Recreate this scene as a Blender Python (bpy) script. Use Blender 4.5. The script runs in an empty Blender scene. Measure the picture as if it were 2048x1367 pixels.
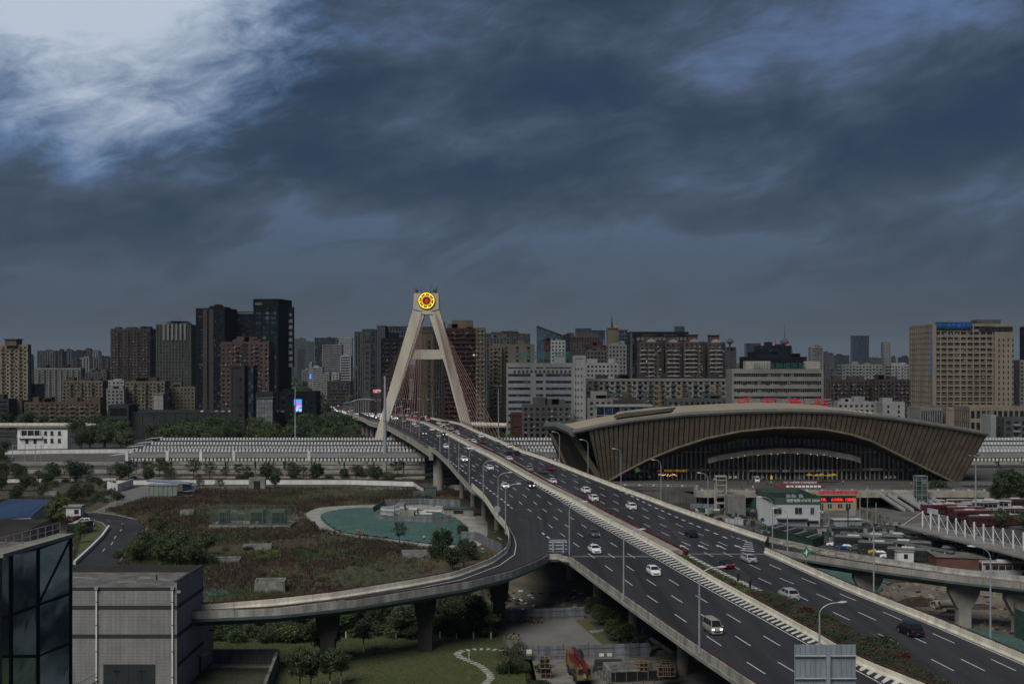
import bpy,math,random
import numpy as np
from mathutils import Vector,Matrix,noise as mnoise
R=math.radians
random.seed(7)
rng=np.random.default_rng(7)
scene=bpy.context.scene
COL=scene.collection
# ------------------------------------------------------------------ camera
F=2550.0 # focal length in photo pixels (photo 2048 wide)
HZ=735.0 # horizon row
H=45.0 # eye height
cam_d=bpy.data.cameras.new("camera")
cam=bpy.data.objects.new("camera",cam_d);COL.objects.link(cam)
cam.location=(0,0,H);cam.rotation_euler=(R(90),0,0)
cam_d.sensor_width=36.0;cam_d.lens=F*36.0/2048.0
cam_d.shift_y=-(683.5-HZ)/2048.0
cam_d.clip_start=1.0;cam_d.clip_end=40000.0
scene.camera=cam
# ------------------------------------------------------------------ light
SUN_AZ,SUN_EL=R(-152),R(48) # azimuth clockwise from +Y; light from the left, a little behind the viewer
world=bpy.data.worlds.new("World");scene.world=world;world.use_nodes=True
wn=world.node_tree;wn.nodes.clear()
def WN(t,**k):
    n=wn.nodes.new(t)
    for a,b in k.items():setattr(n,a,b)
    return n
def WL(a,b):wn.links.new(a,b)
def wmath(op,a,b=None,c=None):
    n=WN('ShaderNodeMath',operation=op)
    for i,v in enumerate((a,b,c)):
        if v is None:continue
        if isinstance(v,(int,float)):n.inputs[i].default_value=v
        else:WL(v,n.inputs[i])
    return n.outputs[0]
sky=WN('ShaderNodeTexSky',sky_type='NISHITA',sun_disc=False)
sky.sun_elevation=SUN_EL;sky.sun_rotation=SUN_AZ;sky.air_density=1.0;sky.dust_density=2.0
tc=WN('ShaderNodeTexCoord');sep=WN('ShaderNodeSeparateXYZ');WL(tc.outputs['Generated'],sep.inputs[0])
X,Y,Z=sep.outputs
zz=wmath('ADD',wmath('MAXIMUM',Z,0.0),0.20)
px=wmath('DIVIDE',X,zz);py=wmath('DIVIDE',Y,zz)
com=WN('ShaderNodeCombineXYZ');WL(px,com.inputs[0]);WL(py,com.inputs[1])
def wnoise(scale,detail,rough,dist,rot,sx,sy,off=(0,0,0)):
    mp=WN('ShaderNodeMapping');mp.inputs['Rotation'].default_value=(0,0,R(rot))
    mp.inputs['Scale'].default_value=(sx,sy,1);mp.inputs['Location'].default_value=off
    WL(com.outputs[0],mp.inputs[0])
    n=WN('ShaderNodeTexNoise');n.inputs['Scale'].default_value=scale;n.inputs['Detail'].default_value=detail
    n.inputs['Roughness'].default_value=rough;n.inputs['Distortion'].default_value=dist
    WL(mp.outputs[0],n.inputs['Vector']);return n.outputs[0]
def ramp(fac,pts):
    r=WN('ShaderNodeValToRGB');cr=r.color_ramp
    cr.interpolation='B_SPLINE'
    while len(cr.elements)<len(pts):cr.elements.new(0.5)
    for e,(p,c)in zip(cr.elements,pts):
        e.position=p;e.color=(c[0],c[1],c[2],1)if isinstance(c,tuple)else(c,c,c,1)
    WL(fac,r.inputs[0]);return r.outputs[0]
def wmix(fac,a,b,blend='MIX'):
    n=WN('ShaderNodeMix',data_type='RGBA',blend_type=blend)
    if isinstance(fac,(int,float)):n.inputs[0].default_value=fac
    else:WL(fac,n.inputs[0])
    for i,v in((6,a),(7,b)):
        if isinstance(v,tuple):n.inputs[i].default_value=(*v,1)
        else:WL(v,n.inputs[i])
    return n.outputs[2]
dirn=tc.outputs['Generated']
def dnoise(scale,detail,rough,dist,tilt,sz,off):
    m1=WN('ShaderNodeMapping');m1.inputs['Rotation'].default_value=(0,R(tilt),0);m1.inputs['Location'].default_value=off;WL(dirn,m1.inputs[0])
    m2=WN('ShaderNodeMapping');m2.inputs['Scale'].default_value=(1,1,sz);WL(m1.outputs[0],m2.inputs[0])
    n=WN('ShaderNodeTexNoise');n.inputs['Scale'].default_value=scale;n.inputs['Detail'].default_value=detail
    n.inputs['Roughness'].default_value=rough;n.inputs['Distortion'].default_value=dist;WL(m2.outputs[0],n.inputs['Vector']);return n.outputs[0]
big=dnoise(4.2,3,0.45,0.25,6,2.8,(.3,.1,.2)) # broad banks of cloud
mid=dnoise(8.0,8,0.58,0.45,10,2.5,(.7,.4,.0)) # billows
fin=dnoise(22.0,8,0.64,0.7,16,2.6,(.1,.9,.3)) # ragged edges
def towards(px_,py_,wx,wy,tilt=0.0): # soft blob around a compass direction, sizes in degrees
    a,e=math.atan((px_-1024)/F),math.atan((HZ-py_)/F)
    az=wmath('ARCTAN2',X,Y);el=wmath('ARCSINE',Z);u=wmath('SUBTRACT',az,a);v=wmath('SUBTRACT',el,e)
    c,s=math.cos(R(tilt)),math.sin(R(tilt))
    p=wmath('DIVIDE',wmath('ADD',wmath('MULTIPLY',u,c),wmath('MULTIPLY',v,s)),R(wx));q=wmath('DIVIDE',wmath('SUBTRACT',wmath('MULTIPLY',v,c),wmath('MULTIPLY',u,s)),R(wy))
    return wmath('SQRT',wmath('ADD',wmath('MULTIPLY',p,p),wmath('MULTIPLY',q,q)))
def blob_(d):return wmath('POWER',2.718,wmath('MULTIPLY',wmath('MULTIPLY',d,d),-1.0))
thick=wmath('ADD',wmath('MULTIPLY',big,0.38),wmath('ADD',wmath('MULTIPLY',mid,0.47),wmath('MULTIPLY',fin,0.15)))
for(x_,y_,wx,wy,ti_,k_)in((1270,440,7.5,2.6,14,.11),(420,110,3.0,3.5,-40,.05),(1640,130,5.5,1.8,12,.10),(960,40,6,2.4,10,.07),(1990,10,4,2.2,0,.10),(60,430,6,2.0,-4,-.05),(1130,385,4.5,1.2,16,-.05),(1850,245,6,1.7,4,-.06),(560,330,7,1.4,-12,-.045),(620,200,3.5,2,-30,-.05),(600,420,6,1.0,-4,.03),(1130,90,3.5,1.6,20,-.05)):
    thick=wmath('ADD',thick,wmath('MULTIPLY',blob_(towards(x_,y_,wx,wy,ti_)),k_))
thick=wmath('MINIMUM',thick,wmath('ADD',wmath('MULTIPLY',Z,0.75),0.505))
cloud=ramp(thick,[(0.37,(0.009,0.022,0.055)),(0.445,(0.019,0.032,0.058)),(0.515,(0.042,0.057,0.084)),(0.58,(0.064,0.090,0.142)),(0.67,(0.115,0.185,0.36))])
# the break in the cloud towards the upper left
d0=towards(150,30,9.4,5.4,-14)
gap=wmath('ADD',wmath('SUBTRACT',1.30,d0),wmath('ADD',wmath('MULTIPLY',wmath('SUBTRACT',mid,0.5),1.5),wmath('MULTIPLY',wmath('SUBTRACT',fin,0.5),.8)))
gapf=ramp(gap,[(0.0,0.0),(0.30,0.45),(0.8,1.0)])
cloud=wmix(gapf,cloud,wmix(ramp(gap,[(0.25,0.0),(0.60,0.5),(1.0,1.0)]),(0.070,0.175,0.37),(0.54,0.61,0.71)))
# grey murk low over the city
hz=ramp(Z,[(0.0,1.0),(0.030,0.86),(0.085,0.34),(0.15,0.0)])
hzc=wmix(hz,cloud,(0.060,0.081,0.106))
bg1=WN('ShaderNodeBackground');WL(sky.outputs[0],bg1.inputs[0]);bg1.inputs[1].default_value=0.05 
bg2=WN('ShaderNodeBackground');WL(hzc,bg2.inputs[0]);bg2.inputs[1].default_value=0.555
mx=WN('ShaderNodeMixShader');mx.inputs[0].default_value=0.965
WL(bg1.outputs[0],mx.inputs[1]);WL(bg2.outputs[0],mx.inputs[2])
wo=WN('ShaderNodeOutputWorld');WL(mx.outputs[0],wo.inputs[0])
sd=bpy.data.lights.new("sun",'SUN');sd.energy=1.5;sd.angle=R(36);sd.color=(1.0,0.965,0.90)
sun=bpy.data.objects.new("sun",sd);COL.objects.link(sun)
sdir=Vector((math.sin(SUN_AZ)*math.cos(SUN_EL),math.cos(SUN_AZ)*math.cos(SUN_EL),math.sin(SUN_EL)))
sun.rotation_euler=sdir.to_track_quat('Z','Y').to_euler()
scene.view_settings.view_transform='Standard';scene.view_settings.look='None'
scene.view_settings.exposure=0.85;scene.view_settings.gamma=1.0
scene.view_settings.use_curve_mapping=False
scene.cycles.use_denoising=True
scene.cycles.max_bounces=4;scene.cycles.diffuse_bounces=2;scene.cycles.glossy_bounces=2
scene.cycles.volume_bounces=0;scene.cycles.transparent_max_bounces=8
scene.cycles.sample_clamp_indirect=3.0
# ------------------------------------------------------------------ where a photo pixel lies in the world
def G(x,y,z=0.0):
    d=(H-z)*F/(y-HZ)
    return Vector(((x-1024.0)*d/F,d,z))
def AT(x,y,d):
    return Vector(((x-1024.0)*d/F,d,H-(y-HZ)*d/F))
ZP=[(60,10),(300,10),(330,10.4),(375,11.8),(440,14.6),(540,16.3),(640,17),(720,16.5),(800,14.8),(900,11.5),(1000,7.5),(1150,2.5),(1300,0.3),(1600,0.05),(9000,0.05)]
def zdeck(d):
    for(a,za),(b,zb)in zip(ZP,ZP[1:]):
        if d<=b:
            t=max(0,(d-a)/(b-a));return za+(zb-za)*t
    return 0.05
_zd=np.array([zdeck(d)for d in range(0,9001)])
_k=np.ones(31)/31
_zs=np.convolve(np.pad(_zd,15,mode='edge'),_k,mode='valid')
def zdeck(d):return float(np.interp(d,np.arange(9001),_zs))
def DK(x,y,dz=0.0):
    lo,hi=60.0,5000.0
    for _ in range(50):
        m=(lo+hi)/2
        if(H-zdeck(m)-dz)*F/m>(y-HZ):lo=m
        else:hi=m
    return Vector(((x-1024.0)*lo/F,lo,zdeck(lo)+dz))
# ------------------------------------------------------------------ materials
MATS={}
def mat(name,c,rough=0.8,metal=0.0,var=0.15,scale=0.6,c2=None,bump=0.0,emit=0.0,spec=0.4,fine=0.0,finescale=6.0,trans=0.0,coord='obj',island=0.0,stretch=None,alpha=None):
    if name in MATS:return MATS[name]
    m=bpy.data.materials.new(name);m.use_nodes=True;nt=m.node_tree;N=nt.nodes;L=nt.links
    b=N['Principled BSDF'];b.inputs['Roughness'].default_value=rough;b.inputs['Metallic'].default_value=metal
    b.inputs['Specular IOR Level'].default_value=spec
    if trans:b.inputs['Transmission Weight'].default_value=trans
    c2=c2 or tuple(max(0,v*(1-var*2.2))for v in c)
    if coord=='obj':
        t=N.new('ShaderNodeTexCoord').outputs['Object']
    else:
        t=N.new('ShaderNodeNewGeometry').outputs['Position']
    if stretch:
        mp=N.new('ShaderNodeMapping');mp.inputs['Scale'].default_value=stretch;L.new(t,mp.inputs[0]);t=mp.outputs[0]
    col=None
    if var>0 or fine>0:
        n=N.new('ShaderNodeTexNoise');n.inputs['Scale'].default_value=scale;n.inputs['Detail'].default_value=6;n.inputs['Roughness'].default_value=0.555
        L.new(t,n.inputs['Vector'])
        r=N.new('ShaderNodeMapRange');r.inputs[1].default_value=0.34;r.inputs[2].default_value=0.66;L.new(n.outputs[0],r.inputs[0])
        mx=N.new('ShaderNodeMix');mx.data_type='RGBA';mx.inputs[6].default_value=(*c,1);mx.inputs[7].default_value=(*c2,1)
        L.new(r.outputs[0],mx.inputs[0]);col=mx.outputs[2]
        if fine>0:
            n2=N.new('ShaderNodeTexNoise');n2.inputs['Scale'].default_value=finescale;n2.inputs['Detail'].default_value=4;L.new(t,n2.inputs['Vector'])
            r2=N.new('ShaderNodeMapRange');r2.inputs[1].default_value=0.3;r2.inputs[2].default_value=0.7;r2.inputs[3].default_value=1-fine;r2.inputs[4].default_value=1+fine
            L.new(n2.outputs[0],r2.inputs[0])
            vm=N.new('ShaderNodeVectorMath');vm.operation='SCALE';L.new(col,vm.inputs[0]);L.new(r2.outputs[0],vm.inputs['Scale']);col=vm.outputs[0]
        if bump>0:
            bp=N.new('ShaderNodeBump');bp.inputs['Strength'].default_value=bump;bp.inputs['Distance'].default_value=0.1
            L.new(n.outputs[0],bp.inputs['Height']);L.new(bp.outputs[0],b.inputs['Normal'])
    if island>0:
        g=N.new('ShaderNodeNewGeometry');r3=N.new('ShaderNodeMapRange');r3.inputs[3].default_value=1-island;r3.inputs[4].default_value=1+island
        L.new(g.outputs['Random Per Island'],r3.inputs[0])
        vm=N.new('ShaderNodeVectorMath');vm.operation='SCALE'
        if col is None:vm.inputs[0].default_value=c
        else:L.new(col,vm.inputs[0])
        L.new(r3.outputs[0],vm.inputs['Scale']);col=vm.outputs[0]
    if col is None:b.inputs['Base Color'].default_value=(*c,1)
    else:L.new(col,b.inputs['Base Color'])
    if emit:
        b.inputs['Emission Color'].default_value=(*c,1);b.inputs['Emission Strength'].default_value=emit
        if col is not None:L.new(col,b.inputs['Emission Color'])
    MATS[name]=m;return m
def grid_mat(name,c,joint,w,h,jw=0.03,rough=0.8,var=0.12,frame='xz',stain=0.3):
    """cladding: tile joints as fine relief plus streaky weathering"""
    if name in MATS:return MATS[name]
    m=mat(name,c,rough,var=var,scale=0.25,fine=0.1,finescale=3,coord='geo')
    nt=m.node_tree;N=nt.nodes;L=nt.links;b=N['Principled BSDF']
    src=b.inputs['Base Color'].links[0].from_socket
    g=N.new('ShaderNodeNewGeometry');s=N.new('ShaderNodeSeparateXYZ');L.new(g.outputs['Position'],s.inputs[0])
    def M(op,a,bb=None):
        n=N.new('ShaderNodeMath');n.operation=op
        for i,v in enumerate((a,bb)):
            if v is None:continue
            if isinstance(v,(int,float)):n.inputs[i].default_value=v
            else:L.new(v,n.inputs[i])
        return n.outputs[0]
    xy=M('ADD',s.outputs[0],s.outputs[1])
    a=M('LESS_THAN',M('FRACT',M('DIVIDE',xy,w)),jw/w);bz=M('LESS_THAN',M('FRACT',M('DIVIDE',s.outputs[2],h)),jw/h)
    j=M('MAXIMUM',a,bz)
    mx=N.new('ShaderNodeMix');mx.data_type='RGBA';L.new(M('MULTIPLY',j,0.7),mx.inputs[0]);L.new(src,mx.inputs[6]);mx.inputs[7].default_value=(*joint,1)
     # rain streaks
    mp=N.new('ShaderNodeMapping');mp.inputs['Scale'].default_value=(2.5,2.5,0.12);L.new(g.outputs['Position'],mp.inputs[0])
    n2=N.new('ShaderNodeTexNoise');n2.inputs['Scale'].default_value=1.0;n2.inputs['Detail'].default_value=5;L.new(mp.outputs[0],n2.inputs['Vector'])
    r=N.new('ShaderNodeMapRange');r.inputs[1].default_value=0.35;r.inputs[2].default_value=0.7;r.inputs[3].default_value=1.0;r.inputs[4].default_value=1-stain
    L.new(n2.outputs[0],r.inputs[0])
    vm=N.new('ShaderNodeVectorMath');vm.operation='SCALE';L.new(mx.outputs[2],vm.inputs[0]);L.new(r.outputs[0],vm.inputs['Scale'])
    L.new(vm.outputs[0],b.inputs['Base Color'])
    return m
def glass_mat(name,c,w=1.6,h=1.5,var=0.5,rough=0.12,curtain=0.12,lit=0.0,litc=(1.0,0.8,0.5)):
    """dark window glass whose panes differ (curtains, blinds) by cell"""
    if name in MATS:return MATS[name]
    m=bpy.data.materials.new(name);m.use_nodes=True;nt=m.node_tree;N=nt.nodes;L=nt.links;b=N['Principled BSDF']
    b.inputs['Roughness'].default_value=rough;b.inputs['Specular IOR Level'].default_value=0.38
    t=N.new('ShaderNodeTexCoord');mp=N.new('ShaderNodeMapping');mp.inputs['Scale'].default_value=(1/w,1/w,1/h);L.new(t.outputs['Object'],mp.inputs[0])
    fl=N.new('ShaderNodeVectorMath');fl.operation='FLOOR';L.new(mp.outputs[0],fl.inputs[0])
    wn_=N.new('ShaderNodeTexWhiteNoise');L.new(fl.outputs[0],wn_.inputs['Vector'])
    r=N.new('ShaderNodeValToRGB');cr=r.color_ramp;cr.interpolation='CONSTANT'
    cr.elements[0].color=(*[v*(1-var)for v in c],1);cr.elements[1].position=0.45;cr.elements[1].color=(*c,1)
    e=cr.elements.new(0.75);e.color=(*[v*(1+var)for v in c],1)
    e=cr.elements.new(0.93);e.color=(c[0]+curtain,c[1]+curtain,c[2]+curtain*1.02,1)
    L.new(wn_.outputs['Value'],r.inputs[0]);L.new(r.outputs[0],b.inputs['Base Color'])
    if lit:
        gt=N.new('ShaderNodeMath');gt.operation='GREATER_THAN';gt.inputs[1].default_value=1-lit
        sp=N.new('ShaderNodeSeparateColor');L.new(wn_.outputs['Color'],sp.inputs[0]);L.new(sp.outputs[1],gt.inputs[0])
        b.inputs['Emission Color'].default_value=(*litc,1)
        mu=N.new('ShaderNodeMath');mu.operation='MULTIPLY';mu.inputs[1].default_value=0.35;L.new(gt.outputs[0],mu.inputs[0]);L.new(mu.outputs[0],b.inputs['Emission Strength'])
    MATS[name]=m;return m
# ------------------------------------------------------------------ mesh builder
class MB:
    def __init__(s):s.v=[];s.f=[];s.m=[]
    def add(s,vs,fs,mi=0):
        o=len(s.v);s.v+=[tuple(v)for v in vs];s.f+=[tuple(i+o for i in f)for f in fs];s.m+=[mi]*len(fs);return s
    def box(s,x0,x1,y0,y1,z0,z1,mi=0):
        return s.add([(x0,y0,z0),(x1,y0,z0),(x1,y1,z0),(x0,y1,z0),(x0,y0,z1),(x1,y0,z1),(x1,y1,z1),(x0,y1,z1)],
                     [(0,3,2,1),(4,5,6,7),(0,1,5,4),(1,2,6,5),(2,3,7,6),(3,0,4,7)],mi)
    def cbox(s,c,sz,mi=0,rz=0.0):
        a,b,h=sz[0]/2,sz[1]/2,sz[2]/2;cs,sn=math.cos(rz),math.sin(rz);vs=[]
        for dz in(-h,h):
            for dx,dy in((-a,-b),(a,-b),(a,b),(-a,b)):
                vs.append((c[0]+dx*cs-dy*sn,c[1]+dx*sn+dy*cs,c[2]+dz))
        return s.add(vs,[(0,3,2,1),(4,5,6,7),(0,1,5,4),(1,2,6,5),(2,3,7,6),(3,0,4,7)],mi)
    def hexa(s,vs,mi=0): # 8 corners: bottom 4 (ccw), top 4
        return s.add(vs,[(0,3,2,1),(4,5,6,7),(0,1,5,4),(1,2,6,5),(2,3,7,6),(3,0,4,7)],mi)
    def prism(s,poly,z0,z1,mi=0):
        n=len(poly);a=sum(poly[i][0]*poly[(i+1)%n][1]-poly[(i+1)%n][0]*poly[i][1]for i in range(n))
        if a<0:poly=poly[::-1]
        vs=[(p[0],p[1],z0)for p in poly]+[(p[0],p[1],z1)for p in poly]
        fs=[tuple(range(n))[::-1],tuple(range(n,2*n))]+[(i,(i+1)%n,n+(i+1)%n,n+i)for i in range(n)]
        return s.add(vs,fs,mi)
    def tube(s,pts,r,n=6,mi=0,cap=True):
        pts=[Vector(p)for p in pts];rs=r if isinstance(r,(list,tuple))else[r]*len(pts)
        vs=[];fs=[]
        up=None
        for i,p in enumerate(pts):
            t=(pts[min(i+1,len(pts)-1)]-pts[max(i-1,0)]).normalized()
            if up is None:up=Vector((0,0,1))if abs(t.z)<0.9 else Vector((1,0,0))
            a=t.cross(up)
            if a.length<1e-4:a=t.cross(Vector((0.3,1,0.2)))
            a.normalize();b=t.cross(a).normalized();up=-b if False else up
            for k in range(n):
                an=2*math.pi*k/n;vs.append(p+(a*math.cos(an)+b*math.sin(an))*rs[i])
        for i in range(len(pts)-1):
            for k in range(n):fs.append((i*n+k,i*n+(k+1)%n,(i+1)*n+(k+1)%n,(i+1)*n+k))
        if cap:fs+=[tuple(range(n)),tuple(range((len(pts)-1)*n,len(pts)*n))[::-1]]
        return s.add(vs,fs,mi)
    def loft(s,secs,mi=0,closed=True,cap=True):
        n=len(secs[0]);vs=[p for sec in secs for p in sec];fs=[]
        for i in range(len(secs)-1):
            for k in range(n if closed else n-1):fs.append((i*n+k,i*n+(k+1)%n,(i+1)*n+(k+1)%n,(i+1)*n+k))
        if cap and closed:fs+=[tuple(range(n))[::-1],tuple(range((len(secs)-1)*n,len(secs)*n))]
        return s.add(vs,fs,mi)
    def mesh(s,name,mats):
        me=bpy.data.meshes.new(name);me.from_pydata(s.v,[],s.f)
        for m in mats:me.materials.append(m)
        if len(mats)>1:me.polygons.foreach_set('material_index',s.m)
        me.update();return me
def norm(me):
    import bmesh
    bm=bmesh.new();bm.from_mesh(me);bmesh.ops.recalc_face_normals(bm,faces=bm.faces);bm.to_mesh(me);bm.free();return me
def smooth(me,ang=40):
    me.polygons.foreach_set('use_smooth',[True]*len(me.polygons));me.set_sharp_from_angle(angle=R(ang));return me
def tag(o,label=None,cat=None,group=None,kind=None):
    if label:o['label']=label
    if cat:o['category']=cat
    if group:o['group']=group
    if kind:o['kind']=kind
    return o
def obj(name,mb,mats,parent=None,label=None,cat=None,group=None,kind=None,loc=None,rz=None,fix=False,sm=None):
    if not isinstance(mats,(list,tuple)):mats=[mats]
    me=mb.mesh(name,mats)if isinstance(mb,MB)else mb
    if fix:norm(me)
    if sm:smooth(me,sm)
    o=bpy.data.objects.new(name,me);COL.objects.link(o)
    if loc is not None:o.location=loc
    if rz is not None:o.rotation_euler=(0,0,rz)
    if parent is not None:o.parent=parent
    return tag(o,label,cat,group,kind)
def thing(name,label,cat,loc=(0,0,0),rz=0.0,group=None):
    o=bpy.data.objects.new(name,None);COL.objects.link(o);o.location=loc;o.rotation_euler=(0,0,rz)
    return tag(o,label,cat,group)
def copy_tree(o,loc=None,rz=None,label=None,scale=None,group=None,parent=None):
    c=o.copy();COL.objects.link(c)
    if parent is not None:c.parent=parent
    if loc is not None:c.location=loc
    if rz is not None:c.rotation_euler=(0,0,rz)
    if scale is not None:c.scale=(scale,scale,scale)if isinstance(scale,(int,float))else scale
    if label:c['label']=label
    if group:c['group']=group
    for ch in o.children:copy_tree(ch,parent=c)
    return c
def text(body,size,m,loc,rot=(R(90),0,0),parent=None,ext=0.03,vertical=False,name='lettering',align='CENTER',sx=1.0):
    cu=bpy.data.curves.new('t','FONT');cu.body='\n'.join(body)if vertical else body;cu.size=size;cu.extrude=ext
    cu.align_x=align;cu.align_y='CENTER';cu.resolution_u=2
    if vertical:cu.space_line=1.05
    o=bpy.data.objects.new('t',cu);COL.objects.link(o)
    dg=bpy.context.evaluated_depsgraph_get();me=bpy.data.meshes.new_from_object(o.evaluated_get(dg))
    bpy.data.objects.remove(o);bpy.data.curves.remove(cu)
    me.name=name;me.materials.clear();me.materials.append(m)
    r=bpy.data.objects.new(name,me);COL.objects.link(r);r.location=loc;r.rotation_euler=rot;r.scale=(sx,1,1)
    if parent is not None:r.parent=parent
    return r
def np_mesh(name,V,Fq,mats,mi=None):
    """fast mesh from numpy: V (n,3), Fq (m,k) with k 3 or 4"""
    me=bpy.data.meshes.new(name);k=Fq.shape[1]
    me.vertices.add(len(V));me.vertices.foreach_set('co',V.astype(np.float32).ravel())
    me.loops.add(Fq.size);me.loops.foreach_set('vertex_index',Fq.astype(np.int32).ravel())
    me.polygons.add(len(Fq));me.polygons.foreach_set('loop_start',np.arange(0,Fq.size,k,dtype=np.int32));me.polygons.foreach_set('loop_total',np.full(len(Fq),k,dtype=np.int32))
    for m in mats:me.materials.append(m)
    if mi is not None:me.polygons.foreach_set('material_index',mi.astype(np.int32))
    me.update(calc_edges=True);return me
def lerp(pts,k):
    """polyline interpolation: x from sorted (key, value) pairs"""
    ks=[p[0]for p in pts];vs=[p[1]for p in pts]
    return float(np.interp(k,ks,vs))
# ==== common materials
M_conc=mat('concrete',(0.30,0.285,0.25),0.9,var=0.18,scale=0.35,fine=0.12,finescale=4,coord='geo',stretch=(1,1,0.35))
M_cream=mat('parapet_concrete',(0.70,0.66,0.54),0.9,var=0.14,scale=0.5,fine=0.12,finescale=5,coord='geo',stretch=(1,1,0.3))
M_grim=mat('weathered_parapet',(0.36,0.355,0.32),0.9,var=0.24,scale=0.7,fine=0.15,finescale=6,coord='geo',stretch=(1,1,0.22))
M_steelgirder=mat('girder_paint',(0.075,0.105,0.11),0.6,var=0.2,scale=0.3,coord='geo')
M_asph=mat('asphalt',(0.036,0.036,0.041),0.92,var=0.16,scale=0.05,fine=0.10,finescale=0.9,coord='geo',stretch=(1.0,0.16,1),spec=0.25)
M_asph2=mat('old_asphalt',(0.045,0.045,0.049),0.92,var=0.22,scale=0.12,fine=0.12,finescale=2,coord='geo',spec=0.25)
nt_=M_asph.node_tree;bs_=nt_.nodes['Principled BSDF'];src_=bs_.inputs['Base Color'].links[0].from_socket
g_=nt_.nodes.new('ShaderNodeNewGeometry');mp_=nt_.nodes.new('ShaderNodeMapping');mp_.inputs['Rotation'].default_value=(0,0,R(-15));mp_.inputs['Scale'].default_value=(1.1,.012,1);nt_.links.new(g_.outputs['Position'],mp_.inputs[0])
n_=nt_.nodes.new('ShaderNodeTexNoise');n_.inputs['Scale'].default_value=.55;n_.inputs['Detail'].default_value=4;nt_.links.new(mp_.outputs[0],n_.inputs['Vector'])
r_=nt_.nodes.new('ShaderNodeMapRange');r_.inputs[1].default_value=.3;r_.inputs[2].default_value=.7;r_.inputs[3].default_value=.72;r_.inputs[4].default_value=1.38;nt_.links.new(n_.outputs[0],r_.inputs[0])
v_=nt_.nodes.new('ShaderNodeVectorMath');v_.operation='SCALE';nt_.links.new(src_,v_.inputs[0]);nt_.links.new(r_.outputs[0],v_.inputs['Scale']);nt_.links.new(v_.outputs[0],bs_.inputs['Base Color'])
M_line=mat('road_paint',(0.66,0.65,0.61),0.8,var=0.16,scale=1.6,fine=0.2,finescale=9,coord='geo')
M_joint=mat('joint_concrete',(0.15,0.15,0.15),0.9,var=0.2,coord='geo')
M_redrail=mat('maroon_rail',(0.11,0.03,0.032),0.5,var=0.2)
M_pylon=mat('pylon_paint',(0.52,0.49,0.40),0.85,var=0.13,scale=0.12,fine=0.06,finescale=1.5,coord='geo',stretch=(1,1,0.25))
M_galv=mat('galvanised_steel',(0.36,0.39,0.42),0.5,metal=0.3,var=0.12,scale=2)
M_dark=mat('dark_metal',(0.035,0.037,0.04),0.6,var=0.2)
M_black=mat('black_void',(0.012,0.012,0.014),0.8,var=0)
M_white=mat('white_paint',(0.66,0.67,0.66),0.75,var=0.12,scale=0.5,fine=0.06,coord='geo',stretch=(1,1,0.3))
M_maroon=mat('maroon_coping',(0.085,0.028,0.03),0.8,var=0.2)
M_hoard=mat('hoarding_sheet',(0.185,0.205,0.225),0.6,var=0.25,scale=0.7,fine=0.1,coord='geo',stretch=(1,1,0.3))
M_hoardpost=mat('hoarding_post',(0.10,0.11,0.12),0.6,var=0.2)
M_pave=grid_mat('concrete_paving',(0.31,0.30,0.275),(0.12,0.115,0.11),5.0,5.0,0.07,0.9,0.16,stain=0.15)
M_earth=mat('bare_earth',(0.17,0.145,0.11),0.95,var=0.28,scale=0.10,fine=0.22,finescale=1.2,coord='geo',bump=0.4)
M_soil=mat('scrub_soil',(0.070,0.052,0.036),0.95,c2=(0.055,0.062,0.028),scale=0.045,fine=0.25,finescale=0.8,coord='geo')
M_lawn=mat('lawn_turf',(0.052,0.072,0.024),0.95,c2=(0.082,0.082,0.035),scale=0.07,fine=0.28,finescale=1.6,coord='geo',bump=0.3)
M_city=mat('city_ground',(0.05,0.055,0.045),0.95,var=0.3,scale=0.02,fine=0.2,finescale=0.2,coord='geo')
M_ballast=mat('ballast',(0.12,0.11,0.10),0.95,var=0.25,scale=0.2,fine=0.2,finescale=3,coord='geo')
# ==== ground sheets
def sheet(name,pts,z,m,parent=None,label=None):
    mb=MB();mb.add([(p[0],p[1],z)for p in pts],[tuple(range(len(pts)))])
    me=mb.mesh(name,[m])
    import bmesh
    bm=bmesh.new();bm.from_mesh(me)
    for f in bm.faces:
        if f.normal.z<0:f.normal_flip()
    bmesh.ops.triangulate(bm,faces=bm.faces);bm.to_mesh(me);bm.free()
    o=obj(name,me,[],parent=parent,kind='structure')
    if label:o['label']=label
    return o
def gpx(l,z=0.0):return[tuple(G(x,y,z)[:2])for x,y in l]
obj('ground',MB().add([(-4200,-40,0),(4200,-40,0),(4200,12000,0),(-4200,12000,0)],[(0,1,2,3)]),M_city,kind='structure')
# scrub field (left of the bridge) up to the railway wall
sheet('scrub_field',gpx([(-700,1420),(560,1420),(560,1240),(1030,1240),(1075,1120),(1100,1000),(880,966),(160,968),(-300,972)]),0.004,M_soil)
sheet('lawn',gpx([(380,1480),(380,1255),(700,1232),(985,1222),(1060,1300),(1100,1480)]),0.008,M_lawn)
sheet('railway_ballast',gpx([(-500,957),(1130,957),(1130,897),(-500,897)]),0.004,M_ballast)
sheet('railway_ballast',gpx([(1880,957),(2500,957),(2500,897),(1880,897)]),0.004,M_ballast)
sheet('paved_yard',gpx([(988,1258),(1000,1243),(1152,1237),(1225,1300),(1040,1318)]),0.012,M_pave)
sheet('site_ground',gpx([(1050,1330),(1044,1318),(1225,1298),(1400,1300),(1700,1500),(1060,1500)]),0.008,mat('site_dirt',(0.22,0.205,0.18),0.95,var=0.3,scale=0.2,fine=0.2,finescale=2,coord='geo'))
sheet('bare_earth',gpx([(985,1215),(1010,1170),(1060,1120),(1300,1060),(1300,1180),(1240,1240),(1010,1246)]),0.006,M_earth)
sheet('construction_ground',gpx([(1500,1090),(1600,1060),(2300,1120),(2500,1420),(1900,1420)]),0.006,M_earth)
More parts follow.
